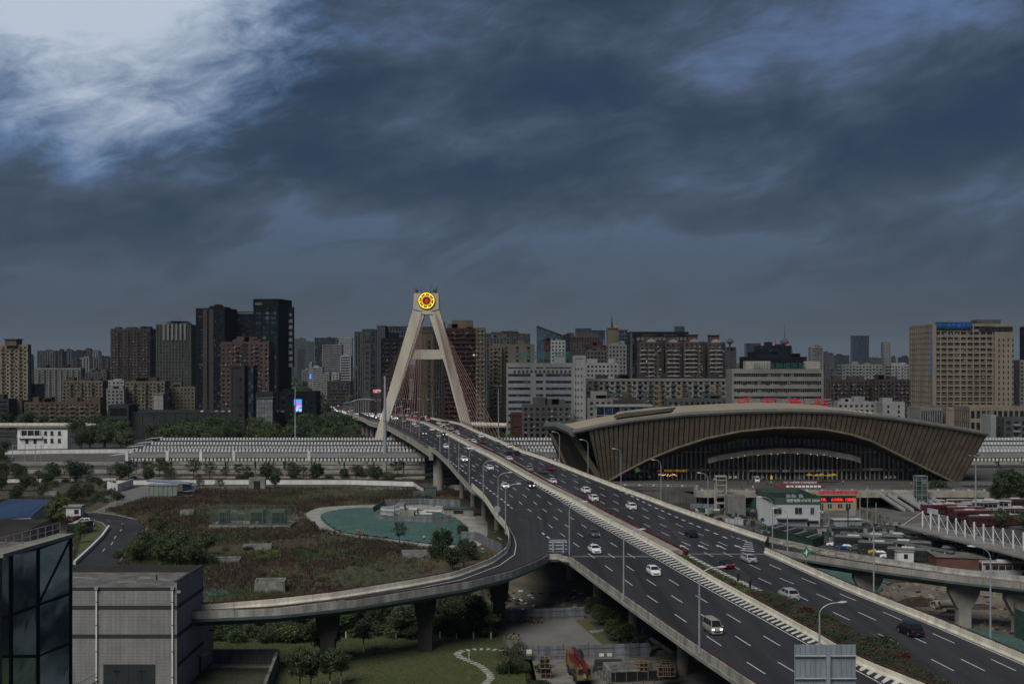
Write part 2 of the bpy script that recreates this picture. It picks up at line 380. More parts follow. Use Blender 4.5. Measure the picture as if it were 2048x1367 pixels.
sheet('bus_yard',gpx([(1500,1060),(1450,1012),(2500,1012),(2500,1160),(2048,1150),(1560,1085)]),0.010,mat('bus_yard_asphalt',(0.075,0.073,0.072),0.9,var=0.25,scale=0.1,fine=0.15,coord='geo'))
sheet('forecourt',gpx([(1600,1052),(1640,1008),(2048,1008),(1830,1052)]),0.016,mat('forecourt_paving',(0.135,0.128,0.12),0.9,var=0.2,scale=0.15,fine=0.1,coord='geo'))
# ==== main overpass outline
def curve(pts): # world points -> X as function of Y
    p=sorted([(v[1],v[0])for v in pts]);return lambda d:float(np.interp(d,[a for a,_ in p],[b for _,b in p]))
def ext(pts,d): # extend near end linearly to distance d
    p=sorted(pts,key=lambda v:v[1]);a,b=p[0],p[1];t=(d-a[1])/(b[1]-a[1]);x=a[0]+(b[0]-a[0])*t
    return[Vector((x,d,zdeck(d)))]+p
far=[(900,706,768),(1000,697,752),(1200,680,728),(1366,656,696),(1945,628,652),(2494,621,641),(3957,603,613),(6000,592,600)]
farL=[Vector(((a-1024)*d/F,d,0))for d,a,b in far];farR=[Vector(((b-1024)*d/F,d,0))for d,a,b in far]
Lnear=ext([DK(x,y,1.15)for x,y in[(1507,1360),(1404,1293),(1268,1200),(1182,1139),(1144,1112)]],92)
Lmid=[DK(x,y)for x,y in[(1060,1055),(1000,1010)]]
Lfar=[DK(x,y,1.15)for x,y in[(900,924.5),(870,897.4),(831,873),(778,845),(740,836.2)]]
Ledge=curve(Lnear+Lmid+[DK(944,972.8,1.15)]+Lfar+farL)
Rn=ext([DK(x,y)for x,y in[(2048,1325),(1870,1249),(1700,1181),(1526,1103)]],92)
Rf=[DK(x,y)for x,y in[(1536,1084),(1400,1036.6),(1299,1000),(1200,963.2),(1120,931.5),(1046.5,905.4),(958.6,867),(921.6,849.8),(880,841),(828,833.6)]]
Redge=curve(Rn+Rf+farR)
HLc=curve(ext([DK(x,y)for x,y in[(1712.7,1339.7),(1616.8,1289),(1400,1167.8),(1246.5,1077.6),(1120.5,1000),(1068.5,968.4),(958.6,905.5),(901,874),(850,849.3)]],92)+
            [Vector(((l.x+r.x)/2-1,l.y,0))for l,r in zip(farL,farR)])
MLc=curve(ext([DK(x,y)for x,y in[(1810,1367),(1712.7,1327),(1647.6,1287.4),(1540.6,1227.4),(1425,1163),(1341.7,1111),(1255,1064.5),(1144,1003),(1071,965.5),(958.6,903.5),(901,872.3),(850,848.2)]],92)+
            [Vector(((l.x+r.x)/2-.3,l.y,0))for l,r in zip(farL,farR)])
MRc=curve(ext([DK(x,y)for x,y in[(1890,1367),(1800,1318),(1690,1262),(1600,1217),(1517,1177),(1451,1146),(1400,1120.5),(1349,1094),(1265.5,1053),(1205,1021),(1143,985),(1060,940),(981,898),(920,868),(870,850)]],92)+
            [Vector(((l.x+r.x)/2+1.2,l.y,0))for l,r in zip(farL,farR)])
YS=[95+6*i for i in range(150)]+list(range(1000,6001,60))
def strip(name,fl,fr,ys,dz,m,parent=None,cols=1,**k):
    mb=MB();vs=[]
    for d in ys:
        a,b=fl(d),fr(d)
        for j in range(cols+1):vs.append((a+(b-a)*j/cols,d,zdeck(d)+dz))
    n=cols+1
    mb.add(vs,[(i*n+j,i*n+j+1,(i+1)*n+j+1,(i+1)*n+j)for i in range(len(ys)-1)for j in range(cols)])
    return obj(name,mb,m,parent,**k)
overpass=thing('overpass','wide concrete overpass carrying the expressway from the lower right to the pylon','overpass')
YB=[d for d in YS if d<=1150]
mb=MB() # deck slab with thin edges and deep girders set back
secs=[]
for d in YB:
    a,b,z=Ledge(d)-0.45,Redge(d)+0.45,zdeck(d)-0.012
    secs.append([(a,d,z),(b,d,z),(b,d,z-0.45),(b-2.2,d,z-0.75),(b-3.2,d,z-1.9),(a+3.2,d,z-1.9),(a+2.2,d,z-0.75),(a,d,z-0.45)])
mb.loft(secs);obj('deck',mb,M_conc,overpass,fix=True)
road=strip('road',lambda d:Ledge(d)-.05,lambda d:Redge(d)+.05,YS,0.0,M_asph,None,6,kind='structure')
# ---- paint
nmark=[0]
def quad_on(pts,name='lane_marking',m=M_line,dz=0.012,parent=road):
    mb=MB();mb.add([(p[0],p[1],zdeck(p[1])+dz)for p in pts],[tuple(range(len(pts)))]);nmark[0]+=1
    return obj(name,mb,m,parent)
def dash(fx,y0,ln,w,rest=None):
    ys=[y0,y0+ln]
    pts=[(fx(y0)-w/2,y0),(fx(y0)+w/2,y0),(fx(ys[1])+w/2,ys[1]),(fx(ys[1])-w/2,ys[1])]
    if rest is not None:rest.add([(p[0],p[1],zdeck(p[1])+.012)for p in pts],[(0,1,2,3)])
    else:quad_on(pts)
rest=MB()
for k in(1,2,3):
    fl=lambda d,k=k:HLc(d)-3.72*k
    fr=lambda d,k=k:MRc(d)+0.25+3.6*k
    for i in range(48):
        y0=101.5+14.8*i
        dash(fl,y0,5.9,0.17,None if y0<430 else rest);dash(fr,y0+1.5,5.9,0.17,None if y0<430 else rest)
for i in range(34): # broad dashes of the merging lanes
    y0=262+5.9*i
    dash(lambda d:HLc(d)-3.72*4,y0,2.8,0.42,None if y0<380 else rest)
    y1=262+5.9*i
    if y1<430:dash(lambda d:MRc(d)+.25+3.6*4,y1,2.8,0.38,None if y1<360 else rest)
o=obj('lane_marking',rest,M_line,road,kind='stuff')
def solid(f,y0,y1,w=0.17,dz=0.012):
    ys=[y0+(y1-y0)*i/60 for i in range(61)]
    strip('edge_line',lambda d:f(d)-w/2,lambda d:f(d)+w/2,ys,dz,M_line,road)
solid(HLc,95,560);solid(lambda d:Redge(d)-0.55,95,240);solid(lambda d:Redge(d)-0.55,262,600);solid(lambda d:MRc(d)+.1,190,300,.15)
solid(lambda d:Ledge(d)+0.55,95,232);solid(lambda d:Ledge(d)+0.55,345,560)
solid(lambda d:MRc(d)+.2,320,560)
# slanted stripes of the two hatched bands
hat=MB();i=0;d=112.0
while d<372:
    a,b=HLc(d)+.35,MLc(d)-.25;w=max(0.0,b-a)
    pt=float(np.interp(d,[195,264,303,370],[1.85,2.8,3.3,4.0]));ww_=pt*.5
    if w>0.35:
        p=[(a,d),(a,d+ww_),(HLc(d+w)+.35+w,d+w+ww_),(HLc(d+w)+.35+w,d+w)]
        p=[(min(x,MLc(y)-.2),y)for x,y in p];quad_on(p,'hatch_stripe')
    d+=pt
d=196.0
while d<300:
    a,b=MRc(d)-.1,MRc(d)-(0.25+1.15*min(1,(300-d)/50));pt=float(np.interp(d,[195,264,303],[1.9,2.8,3.3]));p=[(a,d),(b,d+.9),(b,d+.9+pt*.5),(a,d+pt*.5)]
    quad_on(p,'hatch_stripe');d+=pt
for k in range(8): # gore between road and right slip road
    t=k/8;d=243+2.9*k;w=2.6*(1-t);x=Redge(d)-1.6-.35*k
    quad_on([(x,d),(x-w*.9,d+1.4),(x-w*.9,d+2.3),(x,d+.9)],'hatch_stripe')
def arrow(fx,d,s=1.0,flip=False):
    v=-1 if flip else 1;q=[(-.1,0),(.1,0),(.1,3.4),(.42,3.2),(0,5.6),(-.42,3.2),(-.1,3.4)]
    q=[(fx(d+v*y*s)+x*s*1.15,d+v*y*s)for x,y in q]
    quad_on(q if not flip else q[::-1],'arrow_marking')
for k in range(4):arrow(lambda d,k=k:MRc(d)+.25+3.6*(k+.5),246,1.15)
for k in range(4):arrow(lambda d,k=k:HLc(d)-3.72*(k+.5),414,1.0,True)
for k in range(4):arrow(lambda d,k=k:HLc(d)-3.72*(k+.5),478,1.0,True)
for d,w in[(236,1.7),(313,.45),(376,.45),(461,.5)]:
    strip('expansion_joint',lambda q:Ledge(q)+.4 if q>232 and q<240 else Ledge(q)+.1,lambda q:MLc(q)-.6,[d,d+w],0.006,M_joint,road)
    strip('expansion_joint',lambda q:MRc(q)+.2,lambda q:Redge(q)-.1,[d+3,d+3+w],0.006,M_joint,road)
# ---- parapets as separate castings with a rail on top
def resample(pts,step):
    pts=[Vector(p)for p in pts];L=[0]
    for a,b in zip(pts,pts[1:]):L.append(L[-1]+(b-a).length)
    n=max(1,int(round(L[-1]/step)));out=[]
    for i in range(n+1):
        s=L[-1]*i/n;j=max(k for k in range(len(L))if L[k]<=s+1e-6);j=min(j,len(pts)-2)
        t=(s-L[j])/max(1e-6,L[j+1]-L[j]);out.append(pts[j].lerp(pts[j+1],min(1,t)))
    return out
def side(pts,i):
    a,b=pts[max(0,i-1)],pts[min(len(pts)-1,i+1)];t=(b-a);t.z=0;t.normalize();return Vector((t.y,-t.x,0))
def parapet(pts,parent,m,h=1.0,w=0.32,drop=0.5,panel=12.0,rail=True,inner=1,maxp=300,railm=None,railh=0.22):
    """pts: road-level line along the parapet's middle; inner=+1 when the road lies to the right of its direction"""
    P=resample(pts,3.0);per=max(1,int(panel/3.0));made=0;i=0;last=MB()
    while i<len(P)-1:
        j=min(i+per,len(P)-1);secs=[]
        for k in range(i,j+1):
            n=side(P,k)*inner;c=P[k].copy()
            if k==i:c=c+(P[min(k+1,len(P)-1)]-c).normalized()*.03
            if k==j:c=c-(c-P[max(k-1,0)]).normalized()*.03
            q=lambda off,z:(c.x+n.x*off,c.y+n.y*off,c.z+z)
            secs.append([q(-w/2,-drop),q(w/2+.14,-.02 if drop>0 else-drop),q(w/2+.14,.12),q(w/2-.02,.4),q(w/2-.06,h),q(-w/2,h)])
        if made<maxp:obj('parapet_panel',MB().loft(secs),m,parent,fix=True)
        else:last.loft(secs)
        made+=1;i=j
    if last.v:obj('parapet_panel',last,m,parent,fix=True,kind='stuff')
    if rail:
        mb=MB();mb.tube([(p.x,p.y,p.z+h+railh)for p in P],0.07,5)
        for k in range(0,len(P)):
            mb.cbox((P[k].x,P[k].y,P[k].z+h+railh/2),(.09,.09,railh))
        obj('rail',mb,railm or M_redrail,parent)
def along(f,y0,y1,step=4,off=0.0):
    n=max(2,int((y1-y0)/step));return[Vector((f(y0+(y1-y0)*i/n)+off,y0+(y1-y0)*i/n,zdeck(y0+(y1-y0)*i/n)))for i in range(n+1)]
gore=Lnear[-1]
parapet(along(Ledge,95,gore.y,off=-.1),overpass,M_grim,1.0,panel=9)
parapet(along(Redge,95,241.5,off=.1),overpass,M_cream,1.0,panel=24,inner=-1)
parapet(along(Redge,257,900,off=.1),overpass,M_cream,1.0,panel=24,inner=-1,rail=False)
mb=MB();P=along(Redge,257,470,off=.1);mb.tube([(p.x,p.y,p.z+1.2)for p in P],.07,5);obj('rail',mb,M_redrail,overpass)
parapet(along(Ledge,345,1000,off=-.1),overpass,M_grim,1.0,panel=24,rail=False)
mb=MB();P=along(Ledge,345,466,off=-.1);mb.tube([(p.x,p.y,p.z+1.2)for p in P],.07,5);obj('rail',mb,M_redrail,overpass)
# deep ribbed box girder of the cable stayed span with its dark mesh fence
mb=MB();secs=[]
for d in range(466,900,6):
    a,z=Ledge(d)-.62,zdeck(d);secs.append([(a,d,z+.15),(a+.1,d,z+.15),(a+.6,d,z-2.9),(a+.45,d,z-2.9)])
mb.loft(secs);obj('span_girder',mb,M_cream,overpass,fix=True)
mb=MB();d=467
while d<800:
    a,z=Ledge(d)-.8,zdeck(d);mb.cbox((a,d,z-1.2),(.35,.35,2.7));d+=4.6
mb.tube([(Ledge(d)-.78,d,zdeck(d)-1.1)for d in range(466,880,8)],.12,4)
obj('girder_rib',mb,M_conc,overpass,kind='stuff')
for s,f,off in((0,Ledge,-.75),(1,Redge,.75)):
    mb=MB();d=470 if s==0 else 430
    while d<800:
        mb.cbox((f(d)+off,d,zdeck(d)+1.0),(.12,.12,2.2));d+=2.4
    for h in(.35,1.3,2.05):mb.tube([(f(q)+off,q,zdeck(q)+h)for q in range(470 if s==0 else 430,800,8)],.07,4)
    obj('fence_rail',mb,M_dark,overpass,kind='stuff')
mb=MB();mb.cbox((Ledge(464)-.2,464,zdeck(464)-1.4),(1.6,3.0,4.2));obj('end_block',mb,M_conc,overpass)
# median
ml=along(MLc,95,300,off=.1);parapet(ml,overpass,M_cream,.85,panel=12,inner=-1,rail=False,drop=0)
parapet(along(MLc,300,700,off=.1),overpass,M_cream,.8,panel=24,inner=-1,rail=False,drop=0)
mb=MB();mb.tube([(p.x+.15,p.y,p.z+1.1)for p in along(MLc,95,236)],.07,5)
for p in along(MLc,95,236):mb.cbox((p.x+.15,p.y,p.z+.98),(.08,.08,.26))
obj('rail',mb,M_redrail,overpass)
mb=MB();secs=[]
for d in range(238,700,6):
    a,b=MLc(d)+.3,min(MRc(d)-.35,MLc(d)+2.4);z=zdeck(d);secs.append([(a,d,z+.6),(a,d,z+.86),(b,d,z+.86),(b,d,z)])
mb.loft(secs);obj('median_slab',mb,M_conc,overpass,fix=True)
mb=MB()
for d in range(236,400,3):mb.cbox((MLc(d)+.22,d,zdeck(d)+.98),(.12,.12,.3))
obj('bollard',mb,M_conc,overpass,kind='stuff')
# brown timber barrier closing the right slip road
a,b=Vector((Redge(243.5)+.2,243.5,10)),Vector((Redge(255)+.2,255,10))
mb=MB();n=14
for i in range(n):
    p=a.lerp(b,(i+.5)/n);mb.cbox((p.x,p.y,10.75),(.09,.78,1.5),0,-math.atan2(b.x-a.x,b.y-a.y))
obj('timber_barrier',mb,mat('brown_boards',(0.085,0.068,0.055),.85,var=.3,scale=2,island=.3),None,'brown boarded barrier closing off the right slip road','barrier')
# ---- piers
mbp=MB();mbp.tube([(0,0,0),(0,0,1)],.85,14)
me_p=mbp.mesh('pier',[M_conc]);smooth(me_p)
def pier(x,y,top,par,s=1.0,name='pier'):
    o=bpy.data.objects.new(name,me_p);COL.objects.link(o);o.location=(x,y,0);o.scale=(s,s,top);o.parent=par
for d in range(100,440,28):
    z=zdeck(d)-1.9;L_,R_=Ledge(d),Redge(d)
    for x in(L_+7,L_+15,(MLc(d)+MRc(d))/2+2,R_-8):pier(x,d+3,z,overpass)
    obj('pier_cap',MB().box(L_+4,R_-4,d+2,d+4,z-1.2,z+.05),M_conc,overpass)
p=G(877,981);pier(p.x,p.y,zdeck(p.y)-1.9,overpass,2.3)
for x in(12,24):pier(p.x+x,p.y+2,zdeck(p.y)-1.9,overpass,2.2)
for d in range(700,1100,50):
    for x in(Ledge(d)+5,Redge(d)-5):pier(x,d,max(.5,zdeck(d)-1.5),overpass,1.6)
# ==== slip roads
def ribbon(nm,lab,A,B,cat,thick=.9,pmat=(M_grim,M_grim),panel=(9,9),girder=None,rail=True,depth=1.5):
    """A, B: road-level edges as world points"""
    t=thing(nm,lab,cat);N=60
    def rs(P):
        P=[Vector(p)for p in P];L=[0]
        for a,b in zip(P,P[1:]):L.append(L[-1]+(b-a).length)
        return[Vector([float(np.interp(L[-1]*i/N,L,[p[c]for p in P]))for c in range(3)])for i in range(N+1)]
    a,b=rs(A),rs(B);secs=[]
    for p,q in zip(a,b):
        u=(q-p).normalized();e=u*.4;z=Vector((0,0,1))
        secs.append([p-e-z*.02,q+e-z*.02,q+e-z*.4,q-u*1.6-z*.7,q-u*2.4-z*depth,p+u*2.4-z*depth,p+u*1.6-z*.7,p-e-z*.4])
    obj('deck',MB().loft([[tuple(v)for v in s]for s in secs]),girder or M_conc,t,fix=True)
    mb=MB();vs=[]
    for p,q in zip(a,b):vs+=[tuple(p),tuple(q)]
    mb.add(vs,[(2*i,2*i+1,2*i+3,2*i+2)for i in range(N)]);obj('road_surface',mb,M_asph2,t,fix=False)
    up=Vector((0,0,1));inn=1 if(b[0]-a[0]).cross(a[1]-a[0]).z>0 else-1
    parapet(a,t,pmat[0],1.0,panel=panel[0],inner=inn,rail=rail);parapet(b,t,pmat[1],1.0,panel=panel[1],inner=-inn,rail=rail)
    for P_,Q_,s in((a,b,.6),(b,a,.6)):
        mb=MB();vs=[]
        for p,q in zip(P_,Q_):
            u=(q-p).normalized();vs+=[tuple(p+u*s+up*.01),tuple(p+u*(s+.18)+up*.01)]
        mb.add(vs,[(2*i,2*i+1,2*i+3,2*i+2)for i in range(N)]);obj('edge_line',mb,M_line,t)
    return t,a,b
def zl(x):return 10.0 if x>1000 else 10.0-(1000-x)/575*1.0
def Gt(x,y,z,h=1.22):v=G(x,y,z+h);v.z=z;return v
farE=[DK(944,972.8,1.15),DK(968.8,996,1.15)]+[Gt(x,y,zl(x))for x,y in[(993.7,1023),(1010.6,1041),(1018.5,1060),(1019,1075),(1012,1093),(984,1113),(911,1140),(832,1155),(677,1179.6),(560,1193),(425,1204),(300,1212)]]
nearE=[Vector((Ledge(300)+3,300,zdeck(300)-.01)),Vector((Ledge(262)+2,262,9.99)),Vector((Ledge(240)+.2,240,9.99))]+[Gt(x,y,zl(x))for x,y in[(1097,1104.5),(1081,1115),(1028,1137),(940,1159),(823,1178),(703,1197),(560,1212),(425,1218),(300,1222)]]
for v in farE[:2]:v.z-=.01
# the part next to the main road: built as pavement only, the parapets start where the two part
slip_l=thing('slip_road','curving slip road that leaves the left side of the overpass and sweeps to the lower left','slip road')
def rsN(P,N):
    P=[Vector(p)for p in P];L=[0]
    for a,b in zip(P,P[1:]):L.append(L[-1]+(b-a).length)
    return[Vector([float(np.interp(L[-1]*i/N,L,[p[c]for p in P]))for c in range(3)])for i in range(N+1)]
a1=rsN(farE[:7],24)[:-1]+rsN(farE[6:],60);b1=rsN(nearE[:4],24)[:-1]+rsN(nearE[3:],60)
secs=[]
for p,q in zip(a1,b1):
    u=(q-p).normalized();z=Vector((0,0,1));e=u*.4
    secs.append([tuple(v)for v in(p-e-z*.02,q+e*0.9-z*.02,q+e*.9-z*.4,q-u*1.6-z*.7,q-u*2.4-z*1.5,p+u*2.4-z*1.5,p+u*1.6-z*.7,p-e-z*.4)])
obj('deck',MB().loft(secs),M_steelgirder,slip_l,fix=True)
vs=[]
for p,q in zip(a1,b1):vs+=[tuple(p),tuple(q)]
obj('road_surface',MB().add(vs,[(2*i,2*i+1,2*i+3,2*i+2)for i in range(len(a1)-1)]),M_asph,slip_l)
parapet(a1,slip_l,M_cream,1.0,panel=12,inner=-1)
parapet(b1[24:],slip_l,M_grim,1.0,panel=12,inner=1)
nose=[b1[24],Vector((b1[24].x+1.6,b1[24].y+.9,10)),Vector((gore.x-.9,gore.y+.4,10)),Vector((gore.x,gore.y,10))]
parapet(nose,slip_l,M_grim,1.0,panel=20,inner=1)
for P_,s,i0 in((a1,1,6),(b1,-1,24)):
    vs=[]
    for i in range(i0,len(a1)):
        p,q=a1[i],b1[i];u=(q-p).normalized()*s;o_=P_[i]
        k=2.1 if s==1 else .5
        vs+=[tuple(o_+u*k+Vector((0,0,.012))),tuple(o_+u*(k+.2)+Vector((0,0,.012)))]
    if s==1:obj('edge_line',MB().add(vs,[(2*i,2*i+1,2*i+3,2*i+2)for i in range(len(vs)//2-1)]),M_line,slip_l)
M_pierd=mat('shade_toned_pier',(.055,.055,.05),.9,var=.3,scale=.3,fine=.2,coord='geo',stretch=(1,1,.25))  # concrete colour darkened to stand in for the shade beneath the slip road
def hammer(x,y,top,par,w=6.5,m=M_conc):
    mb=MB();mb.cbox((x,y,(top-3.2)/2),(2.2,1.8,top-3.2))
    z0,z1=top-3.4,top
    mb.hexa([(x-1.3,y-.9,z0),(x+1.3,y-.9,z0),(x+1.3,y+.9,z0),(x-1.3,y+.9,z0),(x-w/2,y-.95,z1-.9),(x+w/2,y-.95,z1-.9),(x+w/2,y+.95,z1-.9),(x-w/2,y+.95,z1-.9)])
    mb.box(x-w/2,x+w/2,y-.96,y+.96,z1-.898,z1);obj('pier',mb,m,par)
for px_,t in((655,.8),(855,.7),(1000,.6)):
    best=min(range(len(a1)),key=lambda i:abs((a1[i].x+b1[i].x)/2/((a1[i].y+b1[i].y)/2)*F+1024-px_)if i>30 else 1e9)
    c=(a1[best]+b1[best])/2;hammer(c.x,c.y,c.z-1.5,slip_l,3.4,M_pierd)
# right slip road
def zr(x):return 10.0 if x<1600 else max(6.5,10.0-(x-1600)/450*2.0)
nr=[Vector((Redge(242)+.3,241.5,10)),]+[Gt(x,y,zr(x))for x,y in[(1575,1099),(1644,1109.6),(1730,1123),(1897,1145.7),(2048,1162.4),(2200,1180),(2400,1202)]]
fr_=[Vector((Redge(257)+.3,257.5,10)),]+[Gt(x,y,zr(x))for x,y in[(1605,1084),(1649.6,1096),(1730,1108),(1897,1132),(2048,1148.5),(2200,1165),(2400,1186)]]
slip_r,ra,rb=ribbon('slip_road','closed grey slip road that descends to the right above the construction ground',nr,fr_,'slip road',pmat=(M_conc,M_grim),panel=(7,12),girder=M_steelgirder,rail=False)
for px_ in(1730,1932,2035,2300):
    i=min(range(len(ra)),key=lambda i:abs((ra[i].x+rb[i].x)/2/((ra[i].y+rb[i].y)/2)*F+1024-px_));c=(ra[i]+rb[i])/2
    hammer(c.x,c.y,c.z-1.5,slip_r,5.2)
# ==== pylon of the cable stayed bridge
PY=640.0
def PP(x,y,d=PY):return AT(x,y,d)
pyl=thing('bridge_pylon','tall cream A-shaped bridge pylon with a glowing golden disc at its top','pylon')
def slab_px(poly,d0,d1,taper=0.0):
    """outline traced on the front plane, given real depth"""
    f=[AT(x,y,d0)for x,y in poly];n=len(f)
    vs=[tuple(v)for v in f]+[(v.x,d1,v.z)for v in f]
    return vs,[tuple(range(n)),tuple(range(n,2*n))[::-1]]+[(i,n+i,n+(i+1)%n,(i+1)%n)for i in range(n)]
for poly in([(738,914),(826,617),(845,617),(851,622),(820,719),(812,741),(775,848),(752,914)],
             [(961,914),(878,617),(860,617),(856,622),(886,719),(893,741),(921,846),(944,914)]):
    v,f=slab_px(poly,PY-3.2,PY+3.2);obj('pylon_leg',MB().add(v,f),M_pylon,pyl,fix=True)
v,f=slab_px([(828,586),(877,586),(878,618),(862,622),(866,628),(841,628),(845,622),(826,618)],PY-3.6,PY+3.6)
obj('pylon_head',MB().add(v,f),M_pylon,pyl,fix=True)
v,f=slab_px([(822,699),(884,699),(889,716),(878,718),(828,718),(816,716)],PY-2.4,PY+2.4);obj('crossbeam',MB().add(v,f),M_pylon,pyl,fix=True)
v,f=slab_px([(770,851),(925,851),(925,862),(765,862)],PY-2.6,PY+2.6);obj('crossbeam',MB().add(v,f),M_pylon,pyl,fix=True)
# wide footing wall beside the left leg
v,f=slab_px([(786,858),(806,866),(850,884),(850,914),(760,914)],PY-2,PY+2);obj('pylon_base',MB().add(v,f),M_pylon,pyl,fix=True)
c=AT(853,601,PY-3.8)
mb=MB()
def ring(r0,r1,n=48,z0=0.0,ph=0):
    vs=[];
    for i in range(n):
        a=2*math.pi*i/n+ph;vs+=[(c.x+r0*math.cos(a),c.y-z0,c.z+r0*math.sin(a)),(c.x+r1*math.cos(a),c.y-z0,c.z+r1*math.sin(a))]
    return vs,[(2*i,2*i+1,(2*i+3)%(2*n),(2*i+2)%(2*n))for i in range(n)]
mb.tube([(c.x,c.y+.6,c.z),(c.x,c.y-.3,c.z)],4.35,40);obj('emblem_disc',mb,M_black,pyl,fix=True)
M_gold=mat('golden_light',(1.0,0.62,0.02),0.5,var=0,emit=0.85);M_redl=mat('red_light',(0.32,0.008,0.01),0.5,var=0,emit=0.7)
mb=MB();v,f=ring(3.55,3.95,z0=.36);mb.add(v,f)
for k in range(16): # flames swirling round the centre
    a0=2*math.pi*k/16;pts=[]
    for s,w in((1.8,.03),(2.05,.11),(2.3,.17),(2.7,.19),(3.0,.10)):
        a=a0+(s-1.5)*.75;pts.append((s,a,w))
    vs=[]
    for s,a,w in pts:
        for sg in(-1,1):
            aa=a+sg*w*.9/s;vs.append((c.x+s*math.cos(aa),c.y-.38,c.z+s*math.sin(aa)))
    mb.add(vs,[(2*i,2*i+1,2*i+3,2*i+2)for i in range(len(pts)-1)])
for k in range(8):
    a=2*math.pi*k/8+.2;mb.cbox((c.x+3.2*math.cos(a),c.y-.4,c.z+3.2*math.sin(a)),(.7,.04,.42))
obj('golden_emblem',mb,M_gold,pyl)
mb=MB();mb.add([(c.x+1.15*math.cos(a)*.8,c.y-.39,c.z-.1+1.25*math.sin(a))for a in[2*math.pi*i/20 for i in range(20)]],[tuple(range(20))]);obj('emblem_centre',mb,M_redl,pyl)
for x,y0,y1,r in((829.5,587,576,.12),(832.5,587,575,.12),(842,587,573,.08),(861.5,587,572,.1),(872.5,587,574,.12),(874,587,576,.14)):
    obj('antenna',MB().tube([AT(x,y0,PY),AT(x,y1,PY)],r,5),M_dark,pyl)
for x in(834,869):
    a=AT(x,583,PY);obj('equipment_box',MB().cbox(a,(1.2,1.2,1.9)),M_dark,pyl)
# stays: two planes, each fanning to the near and to the far side
M_cable=mat('cable_sheath',(0.22,0.125,0.105),0.6,var=0.1,coord='geo')
for s in(0,1):
    n=13
    for i in range(n):
        t=i/(n-1)
        if s==0:top=AT(843-25*t,622+88*t,PY-1.5)
        else:top=AT(868+22*t,622+88*t,PY-1.5)
        for sg in(-1,1):
            d=PY+sg*(142-124*t);x=(Ledge(d)-.8)if s==0 else(Redge(d)+.8)
            obj('stay_cable',MB().tube([top,(x,d,zdeck(d)+.3)],.11,5),M_cable,pyl)
# ==== railway: long platform roofs with skylights
M_roofg=mat('platform_roof_sheet',(0.20,0.195,0.19),0.7,var=0.15,scale=0.1,coord='geo');M_sky=mat('skylight_panel',(0.62,0.64,0.65),0.4,var=0.1,scale=.4,coord='geo')
M_fascia=mat('roof_fascia',(0.10,0.097,0.092),.8,var=.15,coord='geo')
rows=[(880.5,318,1),(889.5,300,1),(896.5,284,0),(904,268,1),(914.5,252,2)]
def platform_roof(yp,x0,x1,sty,lab):
    z=9.0;g0=G(x0,yp,z);g1=G(x1,yp,z);d=g0.y;t=thing('platform_roof',lab,'platform roof')
    dep=8.5;h=2.2 if sty!=2 else 1.75
    u_=1.0 if sty==2 else .1;mb=MB();mb.hexa([(g0.x,d,z-.1),(g1.x,d,z-.1),(g1.x,d+dep,z+u_),(g0.x,d+dep,z+u_),(g0.x,d,z+.15),(g1.x,d,z+.15),(g1.x,d+dep,z+u_+.3),(g0.x,d+dep,z+u_+.3)])
    obj('roof',mb,M_roofg,t)
    mb=MB();mb.box(g0.x,g1.x,d+.3,d+.5,z-h,z-.1);obj('fascia',mb,M_fascia,t)
    mb=MB();x=g0.x+.4
    while x<g1.x:mb.box(x,x+.78,d+(.12 if sty==2 else 1.0),d+(.3 if sty==2 else 2.6),z-h*.82 if sty==2 else z+.1,z-.25 if sty==2 else z+(1.35 if sty==1 else .95));x+=1.52
    obj('skylight',mb,M_sky,t,kind='stuff')
    mb=MB();x=g0.x+3
    while x<g1.x:mb.cbox((x,d+4,(z)/2),(.5,.5,z));x+=12
    obj('column',mb,M_conc,t,kind='stuff')
    mb=MB();mb.box(g0.x,g1.x,d-1.5,d+10,0,1.1);obj('platform',mb,M_conc,t)
    mb=MB()
    for q in(0,1,2):mb.tube([(g0.x-7,d+1+q*3,z+.6),(g0.x,d+1+q*3,z+1.3)],.12,4);mb.tube([(g0.x-7+q*3,d+1,0),(g0.x-7+q*3,d+1,z+.6)],.12,4)
    mb.tube([(g0.x-7,d+1,z+.6),(g0.x-7,d+7,z+.6)],.12,4);obj('end_frame',mb,M_galv,t)
names=['farthest','second farthest','middle','second nearest','nearest and deepest']
for(yp,x0,sty),nm in zip(rows,names):
    platform_roof(yp,x0,850,sty,f'{nm} grey platform roof with white skylights left of the bridge')
    platform_roof(yp,1000,1180,sty,f'{nm} grey platform roof with white skylights between bridge and station')
    platform_roof(yp,1930,2150,sty,f'{nm} grey platform roof with white skylights right of the station hall')
# masts standing up through the nearest roof
mast=MB().box(-.55,.55,-.4,.4,0,3.9)
for i,x in enumerate((254,335,402,468,618)):
    p=AT(x,918,500);obj('roof_post',mast if i==0 else me_mast,M_white,None,'short white post rising over the nearest platform roof','post','white posts along the nearest platform roof',loc=(p.x,500,8.5));me_mast=bpy.data.objects['roof_post'].data
# rails and low platform edges in front
mb=MB()
for d in[496,500,505,522,527,533,538,556,560,575,581,600,606]:
    for q in(0,1.44):mb.box(-330,60,d+q,d+q+.16,.05,.22);mb.box(150,330,d+q,d+q+.16,.05,.22)
obj('railway_track',mb,mat('rail_steel',(0.12,0.10,0.09),.5,metal=.4,var=.2),None,'parallel rusty railway tracks in front of the platform roofs','railway track',kind='stuff')
for i,(d,lab)in enumerate(((511,'front low concrete platform edge beside the tracks'),(545,'middle low concrete platform edge beside the tracks'),(590,'rear low concrete platform edge beside the tracks'))):
    obj('platform_edge',MB().box(-330,(250-1024)*d/F,d,d+5,0,1.1),M_conc,None,lab,'platform edge')
